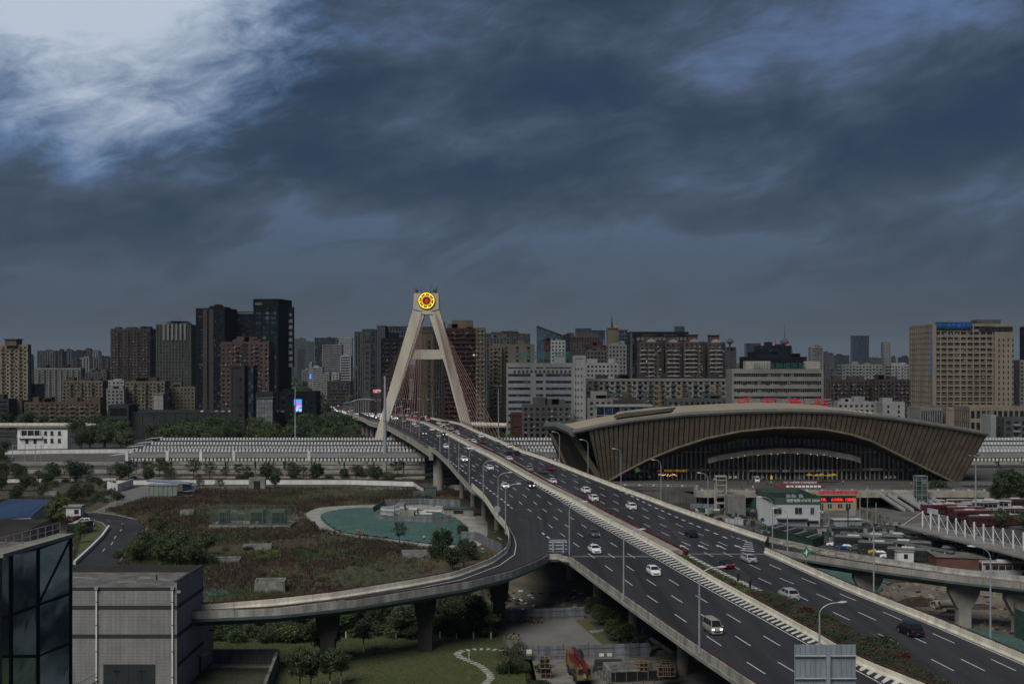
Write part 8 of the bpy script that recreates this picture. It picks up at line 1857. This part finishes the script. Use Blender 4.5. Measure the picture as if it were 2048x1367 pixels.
for x in(o_.x-1.8,o_.x+1.8):obj('post',MB().tube([(x,p.y+.1,0),(x,p.y+.1,o_.z)],.08,5),M_dark,t)
mb=MB()
for k in range(170):p=G(rr.uniform(820,1010),rr.uniform(1010,1120))if k%2 else G(rr.uniform(1000,1180),rr.uniform(1180,1235));mb.cbox((p.x,p.y,.12),(rr.uniform(.3,1.1),rr.uniform(.2,.8),rr.uniform(.08,.3)),k%3,rr.uniform(0,3))
obj('litter',mb,[M_conc,M_white,M_dark],None,'scattered rubble and litter on the ground near the overpass','litter',kind='stuff')
# ==== backs of road signs
def sign_back(x0,x1,y0,y1,d,lab,posts,rails,ncol,zb,m=None):
    a,b_=AT(x0,y0,d),AT(x1,y1,d);t=thing('road_sign',lab,'road sign');w=(b_.x-a.x)/ncol;m=m or mat('sign_aluminium',(.30,.335,.37),.5,metal=.25,var=.12,coord='geo',scale=.8,stretch=(2,1,.3),fine=.08)
    for i in range(ncol):obj('sheet_panel',MB().box(a.x+i*w+.02,a.x+(i+1)*w-.02,d,d+.08,b_.z,a.z),m,t);obj('rib',MB().box(a.x+i*w-.03,a.x+i*w+.03,d-.1,d-.001,b_.z,a.z),m,t)
    for r_ in rails:z=AT(x0,r_,d).z;obj('cross_tube',MB().tube([(a.x,d-.2,z),(b_.x,d-.2,z)],.1,8),M_galv,t)
    for px_,y_ in posts:x=(px_-1024)*d/F;zt=AT(x0,y_,d).z;obj('post',MB().box(x-.18,x+.18,d-.62,d-.28,zb,zt),M_galv,t)
    return t
sign_back(1589,1712,1288,1440,125,'back of a large ribbed metal road sign at the bottom edge',[(1654,1303)],[1310,1355,1400],12,zdeck(125)+0)
sign_back(1098,1134,1078,1103,236.5,'back of a small grey road sign at the fork of the slip road',[(1106,1080),(1126,1080)],[1084,1090,1097],3,10.8)
# green exit diamond sign
p=DK(1611,1127,1.1);t=thing('road_sign','green diamond merge sign on the right parapet by the slip road','road sign',(Redge(p.y)+.4,p.y,zdeck(p.y)+1));obj('post',MB().tube([(0,0,0),(0,0,1.9)],.05,5),M_galv,t);obj('diamond',MB().add([(-.95,-.05,2.1),(0,-.05,1.15),(.95,-.05,2.1),(0,-.05,3.05),(-.95,.0,2.1),(0,0,1.15),(.95,0,2.1),(0,0,3.05)],[(0,1,2,3),(7,6,5,4),(0,4,5,1),(1,5,6,2),(2,6,7,3),(3,7,4,0)]),mat('sign_green',(.02,.17,.10),.5,var=0),t);obj('arrow',MB().box(-.08,.08,-.08,-.055,1.6,2.6).box(-.35,-.08,-.08,-.055,1.9,2.1).box(.08,.3,-.08,-.055,2.1,2.3),M_wht,t)
# round camera signs on the left posts
for x,y,lab in((939,952,'dark round sign on the left parapet posts, far one'),(994,1022,'grey box sign on the left parapet posts, near one')):
    p=DK(x,y+6,1.5);obj('post_sign',MB().tube([(p.x,p.y,p.z+1.2),(p.x,p.y+.15,p.z+1.2)],.8,12),M_dark if y<1000 else M_galv,None,lab,'road sign',fix=True)
# ==== right hand yard
t=thing('transformer_hall','white corrugated hall with green parapet and STATE GRID lettering','building');X0_,X1_,Yf,Yb_,Zt_=73.0,85.3,353.0,381.0,7.6
M_corr=mat('white_corrugated',(.46,.475,.49),.6,var=.08,scale=.3,coord='geo',stretch=(1,1,.15),fine=.05)
obj('wall',MB().box(X0_,X1_,Yf,Yb_,0,Zt_),M_corr,t);mb=MB()
for i in range(30):x=X0_+.2+i*.41;mb.box(x,x+.12,Yf-.05,Yf,0,Zt_)
for i in range(60):y=Yf+.2+i*.46;mb.box(X0_-.05,X0_,y,y+.12,0,Zt_)
obj('wall_rib',mb,M_corr,t,kind='stuff')
M_gp=mat('green_parapet',(.045,.085,.062),.6,var=.1)
for a in((X0_-.25,X1_+.25,Yf-.25,Yf),(X0_-.25,X0_,Yf,Yb_),(X1_,X1_+.25,Yf,Yb_),(X0_-.25,X1_+.25,Yb_,Yb_+.25)):obj('parapet',MB().box(*a,Zt_-.2,Zt_+1.5),M_gp,t)
obj('roof',MB().box(X0_,X1_,Yf,Yb_,Zt_,Zt_+.1),M_black,t)
for x in(77,78.5,80.5):obj('roof_frame',MB().box(x,x+.8,Yf+3,Yf+3.1,Zt_+.1,Zt_+1.9).box(x,x+.8,Yf+5,Yf+5.1,Zt_+.1,Zt_+1.9),M_galv,t)
text('国家电网 STATE GRID',.95,M_wht,(X0_+7.6,Yf-.3,Zt_+.65),parent=t);obj('round_logo',MB().tube([(X0_+3.0,Yf-.3,Zt_+.65),(X0_+3.0,Yf-.25,Zt_+.65)],.42,14),M_teal,t,fix=True)
for a,b_ in((1548,1563),(1590,1604),(1621,1628)):
    xa,xb=(a-1024)*Yf/F,(b_-1024)*Yf/F;w_=obj('window',MB().box(xa,xb,Yf-.07,Yf+.02,4.6,6.3),M_black,t);obj('frame',MB().box((xa+xb)/2-.04,(xa+xb)/2+.04,Yf-.1,Yf-.071,4.6,6.3),M_galv,w_);obj('sill',MB().box(xa-.1,xb+.1,Yf-.14,Yf-.07,4.48,4.6),M_galv,w_)
obj('shutter',MB().box(X0_+.6,X0_+8.3,Yf-.06,Yf,0,3.2),M_galv,t);obj('canopy',MB().box(X0_+.2,X0_+8.8,Yf-1.3,Yf-.06,3.3,3.5),M_conc,t);obj('canopy',MB().box(X0_+9.0,X1_-.6,Yf-1.2,Yf,2.8,2.95),M_conc,t);obj('doorway',MB().box(X0_+8.7,X0_+9.4,Yf-.05,Yf,0,2.4),M_black,t)
# office with the red running text
t=thing('station_office','cream office with red lettering and a red running text display','building');a,b_=(1636-1024)*402/F,(1713-1024)*402/F
M_crw=mat('cream_wall',(.33,.275,.185),.85,var=.1,coord='geo');obj('wall',MB().box(a,b_,402,406.8,0,4.8),M_crw,t);obj('roof_slab',MB().box(a-.3,b_+.4,401.3,406.9,4.8,5.2),M_crw,t)
obj('display',MB().box(a,b_-1.2,401.88,401.98,2.75,4.2),M_blk,t);M_ledr=mat('led_red',(.95,.03,.01),.5,var=0,emit=.95);text('平安春。   众志成城，打赢疫',.98,M_ledr,((a+b_)/2-.6,401.82,3.45),parent=t,sx=.92)
obj('letter_board',MB().box(a,b_+.3,401.5,401.8,5.22,6.4),mat('letter_board_grey',(.23,.20,.19),.8,var=.1),t);text('火车南站综合管理办公室',1.15,mat('letter_red',(.62,.01,.015),.5,var=0,emit=.25),((a+b_)/2,401.4,5.8),parent=t,sx=.98)
for x0_,x1_,z0_,z1_ in((.6,1.6,0,2.2),(3.1,4.3,.9,2.1),(6.3,7.6,.9,2.1),(8.8,10.2,0,2.2)):w_=obj('window' if z0_ else 'door',MB().box(a+x0_,a+x1_,401.9,401.98,z0_,z1_),M_black,t);obj('frame',MB().box(a+(x0_+x1_)/2-.04,a+(x0_+x1_)/2+.04,401.86,401.899,z0_,z1_),M_white,w_)
# grey concrete block, dirt heaps, cabinets, mesh cage
p=G(1472,1032);obj('concrete_block',MB().box(-2.9,2.6,-2,2.5,0,6.4),grid_mat('block_wall',(.20,.20,.195),(.1,.1,.1),1.5,1.5,.04,.9,.15),None,'tall windowless concrete block left of the white hall','building',loc=tuple(p))
for x,y,w,h,lab in((1447,1042,5,1.9,'brown earth heap behind the right parapet'),(1500,1045,4,1.2,'small dark earth heap beside the white hall')):
    p=G(x,y);mb=MB();mb.tube([(0,0,0),(0,0,h*.5),(.2,0,h*.85),(.1,0,h)],[w,w*.62,w*.28,.2],14);obj('earth_heap',mb,M_earth,None,lab,'heap',loc=tuple(p),sm=60)
for i,(x,y)in enumerate(((1455,1054),(1463,1055),(1475,1052),(1480,1055))):
    p=G(x,y);t=thing('electric_cabinet',['pale electric cabinet, leftmost behind the parapet','pale electric cabinet second from the left','pale electric cabinet third from the left','pale electric cabinet nearest the white hall'][i],'cabinet',tuple(p));obj('body',MB().box(-.8,.8,-.5,.5,0,2.6),M_galv,t);obj('door',MB().box(-.7,-.03,-.54,-.5,.2,2.4),M_corr,t);obj('door',MB().box(.03,.7,-.54,-.5,.2,2.4),M_corr,t)
t=thing('container_row','row of pale metal site cabins right of the white hall','site cabin');a,b_=G(1668,1057),G(1724,1057)
for i in range(5):xa=a.x+(b_.x-a.x)*i/5;obj('cabin',MB().box(xa,xa+(b_.x-a.x)/5-.08,a.y,a.y+3,0,2.5),M_galv,t)
obj('roof',MB().box(a.x-.3,b_.x+.3,a.y-.4,a.y+3.3,2.5,2.65),M_corr,t)
wall_line(gpx([(1640,1050),(1668,1049)]),2.0,'stained cream wall between the white hall and the cabins',m=mat('stained_cream',(.30,.28,.23),.9,var=.35,scale=.5,coord='geo'),cop=False);wall_line(gpx([(1720,1030),(1750,1042),(1784,1055)]),2.6,'stained cream wall right of the site cabins',m=MATS['stained_cream'],cop=False)
wall_line(gpx([(1555,1062),(1640,1064),(1790,1064)]),1.6,'low grey stone wall in front of the white hall',m=M_rw,cop=False)
t=thing('mesh_cage','long low green mesh cage with grey roof frames behind the slip road','cage');a,b_,c_,d_=G(1540,1066),G(1560,1075),G(1640,1100),G(1646,1092)
q=[G(1536,1070),G(1625,1096),G(1648,1088),G(1560,1064)]
obj('mesh_wall',MB().prism([(v.x,v.y)for v in q],0,2.0),mat('green_mesh',(.02,.06,.04),.8,var=.3,coord='geo'),t)
for i in range(9):u=i/8;a,b_=q[0].lerp(q[1],u),q[3].lerp(q[2],u);obj('roof_beam',MB().tube([(a.x,a.y,2.3),(b_.x,b_.y,2.3)],.18,4),M_galv if i%2 else M_dark,t)
for u in(0,.5,1):a,b_=q[0].lerp(q[3],u),q[1].lerp(q[2],u);obj('roof_beam',MB().tube([(a.x,a.y,2.25),(b_.x,b_.y,2.25)],.15,4),M_dark,t)
t=thing('scaffold_rails','rusty tangle of guard rails lying on the closed slip road','railing');P0=Gt(1560,1097,9.8,0);
mb=MB();rr=random.Random(44)
for k in range(13):u=k/12;p=ra[int(3+u*15)].lerp(rb[int(3+u*15)],.35+.2*math.sin(k));mb.cbox((p.x,p.y,p.z+.7),(.08,.08,1.4));mb.tube([(p.x,p.y,p.z+1.3),(p.x+1.6,p.y-.4,p.z+1.3)],.05,4);mb.tube([(p.x,p.y,p.z+.7),(p.x+1.6,p.y-.4,p.z+.65)],.05,4)
obj('rail',mb,mat('rusty_pipe',(.16,.11,.085),.8,var=.3),t)
# bus stop canopy with white masts
t=thing('bus_canopy','long pale canopy roof hung from a row of white masts in the bus park','canopy');q=[G(1796,1052,5),G(1845,1047,5),G(2240,1140,5),G(2240,1168,5),G(2010,1107,5)]
M_can=mat('canopy_pale',(.235,.225,.21),.8,var=.18,scale=.2,coord='geo');obj('roof',MB().prism([(v.x,v.y)for v in q],4.9,5.3),M_can,t)
a,b_=G(1845,1052,5.3),G(2047,1100,5.3)
for i in range(13):
    u=i/11;p=a+(b_-a)*u;n_=a+(b_-a)*(u+1/11);obj('mast',MB().cbox((p.x,p.y,4.6),(.32,.32,9.2)),M_white,t)
    if i<12:
        for s0,s1 in((0,1),(1,0)):obj('tie_rod',MB().tube([(p.x,p.y,5.5+3.4*s0),(n_.x,n_.y,5.5+3.4*s1)],.05,4),M_white,t)
    obj('tie_rod',MB().tube([(p.x,p.y,9.0),(p.x-1.5,p.y-4.5,5.3)],.05,4),M_white,t)
obj('tie_rod',MB().tube([(a.x,a.y,9.0),(a.x-5.0,a.y+1,5.3)],.06,4),M_white,t)
t=thing('banner','white banner with blue lettering before the maroon buses','banner');a,b_=G(1848,1028),G(1876,1033);obj('board',MB().add([(a.x,a.y,.6),(b_.x,b_.y,.6),(b_.x,b_.y,2.2),(a.x,a.y,2.2),(a.x,a.y+.1,.6),(b_.x,b_.y+.1,.6),(b_.x,b_.y+.1,2.2),(a.x,a.y+.1,2.2)],[(0,1,2,3),(7,6,5,4),(3,2,6,7)]),mat('banner_white',(.40,.44,.50),.7,var=.1),t)
p=G(1808,1123);t=thing('ticket_hut','small white ticket hut at the end of the dark buses','hut',tuple(p));obj('wall',MB().box(-1.9,1.9,-1.2,1.2,0,2.5),M_white,t);obj('window',MB().box(-.4,.5,-1.25,-1.2,.9,2),M_black,t);obj('roof',MB().box(-2.1,2.1,-1.4,1.4,2.5,2.7),M_galv,t)
t=thing('brick_shed','low red-brown brick shed with a grey roof among the dark buses','shed');a,b_=G(1873,1137),G(1974,1142);obj('wall',MB().prism([(a.x,a.y),(b_.x,b_.y),(b_.x+1,b_.y+9),(a.x+1,a.y+9)],0,2.7),mat('shed_brick',(.13,.058,.045),.9,var=.15,coord='geo'),t);obj('roof',MB().prism([(a.x-.3,a.y-.3),(b_.x+.3,b_.y-.3),(b_.x+1.3,b_.y+9.3),(a.x+.7,a.y+9.3)],2.7,2.85),M_flat,t)
t=thing('bus_shelter_row','long dark bus shelter with white posts left of the dark buses','bus shelter');a,b_=G(1684,1090),G(1905,1134)
obj('roof',MB().prism([(a.x,a.y),(b_.x,b_.y),(b_.x+1.5,b_.y+2.6),(a.x+1.5,a.y+2.6)],3.1,3.3),mat('shelter_roof',(.14,.14,.135),.7,var=.3,coord='geo',scale=.5),t)
for i in range(12):p=a.lerp(b_,(i+.3)/12);obj('post',MB().cbox((p.x,p.y+.3,1.55),(.28,.28,3.1)),M_white if i%2 else M_conc,t)
# ---- odds and ends filling the yards beside the white hall
rr=random.Random(71);mb=MB()
for k in range(420):
    x,y=((rr.uniform(1645,1800),rr.uniform(1052,1074)),(rr.uniform(1500,1640),rr.uniform(1060,1078)),(rr.uniform(1380,1510),rr.uniform(1022,1052)),(rr.uniform(1660,1960),rr.uniform(1066,1090)))[k%4]
    p=G(x,y);mb.cbox((p.x,p.y,rr.uniform(.3,.8)),(rr.uniform(.3,1.8),rr.uniform(.3,1.2),rr.uniform(.5,1.5)),rr.choice((0,1,1,2,3)),rr.uniform(0,3))
obj('yard_clutter',mb,[M_conc,M_dark,M_galv,mat('dull_green_sheet',(.03,.07,.05),.8,var=.2)],None,'jumble of bins, scooters, planters and materials in the yards beside the white hall','clutter',kind='stuff')
for l,h,lab in(([(1485,1012),(1514,1018),(1512,1040)],3.4,'dark green net fence between the concrete block and the white hall'),([(1380,1016),(1440,1018)],1.6,'low grey site fence below the curved balcony'),([(1400,1040),(1470,1056),(1540,1070)],1.2,'low dark fence behind the right parapet')):
    hoarding(l,h,lab,m=mat('green_sheet',(.025,.075,.055),.8,var=.2,coord='geo')if 'green' in lab else M_hoard)
for i,(x,y,w,d_,h,lab)in enumerate([(1420,1022,9,3,.5,'pale plastic covered slab below the balcony, left'),(1400,1030,7,3,.4,'pale plastic covered slab below the balcony, front'),(1575,1067,5,2,1.6,'dark scooter shelter before the white hall shutter'),(1690,1070,7,2,1.8,'long low shelter beside the cabins'),(1830,1070,10,2.5,2.4,'low grey shelter behind the dark buses'),(1780,1062,5,2,1.4,'low black kiosk right of the stained wall')]):
    p=G(x,y);t=thing('low_shelter',lab,'shelter',tuple(p),rr.uniform(-.1,.1));obj('roof',MB().box(-w/2,w/2,-d_/2,d_/2,h,h+.12),M_white if 'plastic' in lab else M_dark,t);obj('side',MB().box(-w/2+.2,w/2-.2,-d_/2+.2,d_/2-.2,0,h-.01),M_conc if 'plastic' in lab else M_dark,t)
# ---- construction ground, lower right
def pipe(x,y,L_,r,rz,z,lab):
    p=G(x,y,z);t=thing('concrete_pipe',lab,'concrete pipe',(p.x,p.y,z+r),rz);secs=[]
    for xx,ro in((-L_/2,r),(L_/2,r),(L_/2,r*.78),(-L_/2,r*.78),(-L_/2,r)):secs.append([(xx,ro*math.cos(a),ro*math.sin(a))for a in[2*math.pi*k/16 for k in range(16)]])
    obj('barrel',MB().loft(secs,cap=False),M_conc,t)
for a in[(1846,1205,2.2,.5,.1,0,'short grey pipe lying apart at the left of the pile'),(1862,1206,1.4,.75,1.1,0,'grey pipe standing askew, its open end up'),(1872,1214,2.0,.7,.7,0,'grey pipe lying askew beside the stack'),(1881,1217,2.4,.75,.1,0,'lower left grey pipe of the stack'),(1907,1212,5.0,.62,.06,0,'long grey pipe at the back of the stack'),(1909,1217,5.0,.62,.06,0,'long grey pipe in the middle of the stack'),(1914,1222,4.4,.62,.06,0,'long grey pipe at the front of the stack'),(1905,1214,5.0,.62,.06,1.15,'long grey pipe lying on top of the stack')]:pipe(*a)
for x,y,w,h,lab in((1835,1208,4.5,1.5,'dark brown soil heap left of the pipe stack'),(1912,1196,4.5,1.2,'grey soil heap behind the pipe stack'),(1800,1160,6,.9,'long low ridge of broken earth below the slip road'),(1960,1215,3,.8,'low dark heap right of the grey pier')):
    p=G(x,y);mb=MB();rg=random.Random(int(x));secs=[]
    for k,(zz_,f_)in enumerate(((0,1),(.35,.78),(.7,.5),(.95,.2),(1,.03))):secs.append([(w*f_*(1+rg.uniform(-.16,.16))*math.cos(a),w*.55*f_*(1+rg.uniform(-.16,.16))*math.sin(a),h*zz_)for a in[2*math.pi*i/16 for i in range(16)]])
    obj('earth_heap',MB().loft(secs),mat('dark_soil',(.055,.04,.028),.95,var=.3,scale=1,coord='geo',bump=.6)if 'dark' in lab or 'ridge' in lab else M_earth,None,lab,'heap',loc=tuple(p),sm=50)
t=hoarding([(1842,1172),(1900,1182),(2025,1196)],2.0,'cream panel fence behind the construction ground',m=mat('cream_sheet',(.27,.25,.19),.8,var=.2,coord='geo'));hoarding([(2025,1240),(2030,1275),(2060,1290)],5.0,'tall green site fence at the right edge',m=mat('green_sheet',(.025,.075,.055),.8,var=.2,coord='geo'))
mb=MB();rr=random.Random(8)
for k in range(260):p=G(rr.uniform(1740,2060),rr.uniform(1160,1270));mb.cbox((p.x,p.y,.1),(rr.uniform(.2,1.2),rr.uniform(.2,.7),rr.uniform(.08,.35)),k%3,rr.uniform(0,3))
obj('site_debris',mb,[M_conc,M_dark,M_wood],None,'broken stones and boards strewn over the construction ground','debris',kind='stuff')
# utility poles, blue sign
for x,yb,yt,lab in((1720,1040,985,'utility pole left of the white hall wall'),(1735,1048,972,'utility pole with switchgear in front of the stairs'),(1752,1052,1005,'short utility pole beside the stained wall')):
    p=G(x,yb);h=(yb-yt)*p.y/F;t=thing('utility_pole',lab,'utility pole',tuple(p));obj('pole',MB().tube([(0,0,0),(0,0,h)],.14,6),M_conc,t);obj('crossarm',MB().cbox((0,0,h*.6),(2.0,.12,.12)),M_dark,t)
p=G(1696,1062);t=thing('road_sign','back of a framed sign on a dark gantry pole in the yard','road sign',tuple(p));obj('pole',MB().tube([(0,0,0),(0,0,6.5)],.15,6),M_dark,t);obj('panel',MB().box(.3,2.0,-.1,.1,4.4,6.2),M_galv,t)
p=G(1940,985);t=thing('road_sign','blue direction sign in front of the right retaining wall','road sign',tuple(p));obj('pole',MB().tube([(0,0,0),(0,0,5)],.1,6),M_galv,t);obj('panel',MB().box(-1.2,1.2,-.1,.0,2.6,5.4),M_navy,t)
p=G(1525,1056);t=thing('road_sign','round blue sign left of the white hall','road sign',tuple(p));obj('pole',MB().tube([(0,0,0),(0,0,2.2)],.06,6),M_galv,t);obj('disc',MB().tube([(0,0,2.4),(0,.08,2.4)],.6,14),M_bt,t,fix=True)
# ==== people
M_skin=mat('skin',(.30,.19,.14),.6,var=0);M_hair=mat('hair',(.015,.012,.01),.6,var=0)
def person(p,rz,lab,top,bottom,stride=.3,hat=None,vest=None,pack=False):
    """one continuous skinned figure"""
    key=(round(stride,2),)
    t=thing('person',lab,'person',tuple(p),rz)
    v=[(0,0,.96),(0,0,1.2),(0,0,1.42),(0,0,1.52),(0,0.01,1.66),(.10,0,.92),(.11,stride*.5,.50),(.11,stride*.75,.08),(.11,stride*.75+.12,.04),(-.10,0,.92),(-.11,-stride*.35,.50),(-.11,-stride*.9,.10),(-.11,-stride*.9+.12,.05),(.19,0,1.40),(.25,-stride*.4,1.14),(.24,-stride*.3+.08,.90),(.24,-stride*.3+.12,.82),(-.19,0,1.40),(-.25,stride*.35,1.14),(-.24,stride*.5+.06,.92),(-.24,stride*.5+.1,.84)]
    e=[(0,1),(1,2),(2,3),(3,4),(0,5),(5,6),(6,7),(7,8),(0,9),(9,10),(10,11),(11,12),(2,13),(13,14),(14,15),(15,16),(2,17),(17,18),(18,19),(19,20)]
    r=[.14,.13,.14,.06,.105,.095,.07,.045,.045,.095,.07,.045,.045,.065,.048,.036,.035,.065,.048,.036,.035]
    me=bpy.data.meshes.new('body');me.from_pydata(v,e,[]);o=bpy.data.objects.new('body',me);COL.objects.link(o);m=o.modifiers.new('s','SKIN');
    if not me.skin_vertices:me.attributes # layer is made by the modifier below
    import bmesh
    bm=bmesh.new();bm.from_mesh(me);ly=bm.verts.layers.skin.verify()
    for i,w_ in enumerate(bm.verts):w_[ly].radius=(r[i],r[i]*(.78 if i in(0,1,2)else 1));w_[ly].use_root=(i==0)
    bm.to_mesh(me);bm.free();o.modifiers.new('ss','SUBSURF').levels=1
    dg=bpy.context.evaluated_depsgraph_get();me2=bpy.data.meshes.new_from_object(o.evaluated_get(dg));bpy.data.objects.remove(o)
    for mm in(top,bottom,M_skin,M_hair):me2.materials.append(mm)
    for f in me2.polygons:
        c_=f.center;f.material_index=3 if c_.z>1.68 else 2 if c_.z>1.47 or(abs(c_.x)>.17 and c_.z<.9 and c_.z>.78)else 0 if c_.z>.95 or abs(c_.x)>.19 else 1;f.use_smooth=True
    me2.name='body';ob=bpy.data.objects.new('body',me2);COL.objects.link(ob);ob.parent=t
    if hat:obj('helmet',MB().tube([(0,.01,1.70),(0,.01,1.76),(0,.01,1.82)],[.135,.12,.04],8),hat,t)
    if vest:obj('vest',MB().loft([[(-.19,-.14,.98),(.19,-.14,.98),(.19,.15,.98),(-.19,.15,.98)],[(-.20,-.14,1.44),(.20,-.14,1.44),(.20,.15,1.44),(-.20,.15,1.44)]]),vest,t,fix=True)
    if pack:obj('backpack',MB().cbox((0,-.24,1.22),(.3,.18,.42)),M_black,t)
    return t
C_blk=mat('cloth_black',(.012,.012,.014),.9,var=0);C_navy=mat('cloth_navy',(.015,.02,.04),.9,var=0);C_org=mat('vest_orange',(.75,.10,.02),.7,var=0);C_grey=mat('cloth_grey',(.10,.10,.10),.9,var=0);C_wht=mat('cloth_white',(.5,.5,.5),.9,var=0);C_yel=mat('helmet_yellow',(.65,.45,.03),.4,var=0)
C_red=mat('helmet_red',(.5,.05,.02),.4,var=0)
for x,y,rz,lab,tp,bt,st_,hat,vest,pk in[(247,1058,200,'person in black with backpack and cap striding across the road bend',C_blk,C_blk,.55,None,None,True),(623,1053,20,'person in dark clothes on the pale path, left of the pair',C_blk,C_blk,.15,None,None,False),(629,1052,-30,'person in dark clothes on the pale path, right of the pair',C_blk,C_navy,.15,None,None,False),
    (714,1071.5,100,'worker in orange vest and yellow helmet, leftmost of the four',C_navy,C_blk,.2,C_yel,C_org,False),(718.5,1071.5,80,'worker in dark jacket with yellow helmet, second of the four',C_grey,C_blk,.2,C_yel,None,False),(722.5,1072,95,'worker in orange vest and red helmet, third of the four',C_navy,C_blk,.2,C_red,C_org,False),(727,1072,90,'worker in orange vest and yellow helmet, rightmost of the four',C_navy,C_blk,.2,C_yel,C_org,False),
    (848,1082,10,'person in white shirt at the lower edge of the green net',C_wht,C_blk,.1,None,None,False),(230,983,30,'person in black standing on the path before the subway entrance',C_blk,C_blk,.1,None,None,False),(2016,1211,240,'worker walking over the construction ground in a red helmet',C_grey,C_grey,.55,C_red,None,False),(1645,1032,0,'person standing in the yard right of the white hall',C_wht,C_navy,.2,None,None,False),
    (1793,1020,0,'person in dark clothes at the foot of the right stairs',C_navy,C_blk,.2,None,None,False),(1812,1021,0,'person in blue at the bus park entrance',mat('cloth_blue',(.02,.05,.18),.9,var=0),C_blk,.2,None,None,False),(1806,1019,90,'person in red jacket at the bus park entrance',mat('cloth_red',(.35,.03,.04),.9,var=0),C_blk,.2,None,None,False)]:
    person(G(x,y),R(rz),lab,tp,bt,st_,hat,vest,pk)
rr=random.Random(17)
for i in range(16):
    x=1440+rr.uniform(0,380);p=G(x,968,5.0);q=Vector((p.x,rr.uniform(415,450),5.0));person(q,rr.uniform(0,6),'person in dark clothes crossing the station square',rr.choice([C_blk,C_navy,C_grey,C_wht]),C_blk,.3)['group']='people crossing the station square'
# ---- say where each one of a row stands
def ordinals(group,key,phrase):
    os_=sorted([o for o in COL.objects if o.get('group')==group and o.parent is None],key=key)
    for i,o in enumerate(os_):
        n=i+1;sfx='th' if 10<=n%100<=20 else{1:'st',2:'nd',3:'rd'}.get(n%10,'th');o['label']=(o['label']+f', {n}{sfx} {phrase}')
sxk=lambda o:o.location.x/max(1,o.location.y)
for gname in('white posts along the nearest platform roof','catenary masts by the white house','yellow parasols before the station doors','cars on the podium roof','trees behind the platform roofs','trees between elevated road and railway','trees along the elevated road','trees left of the white railway house','trees right of the overpass by the station',
              'rooftop shrubs','scraggy trees along the tracks','scraggy shrubs at the far left','shrubs by the bridge pier','shrubs along the road bend','shrubs beneath the slip road','hedge along the slip road','shrubs under the overpass edge','scraggy shrubs beside the site fence','slabs of the short path by the yard','shrubs in front of the slip road piers','bushes scattered over the vacant field','people crossing the station square','trees at the far right behind the platforms'):
    ordinals(gname,sxk,'from the left')
for gname in('shrubs planted in the median','lamp posts on the left of the stayed span','lamp posts beyond the pylon'):
    ordinals(gname,lambda o:o.location.y,'counting away from the viewer')
# ==== air
hz_m=bpy.data.materials.new('haze');hz_m.use_nodes=True;hn=hz_m.node_tree;hn.nodes.clear();vo=hn.nodes.new('ShaderNodeVolumePrincipled');vo.inputs['Density'].default_value=.000024;vo.inputs['Color'].default_value=(.70,.84,1,1);vo.inputs['Anisotropy'].default_value=0.0
ho=hn.nodes.new('ShaderNodeOutputMaterial');hn.links.new(vo.outputs[0],ho.inputs['Volume'])
obj('haze',MB().box(-4300,4300,-60,12100,-1.0,262),hz_m,kind='stuff')
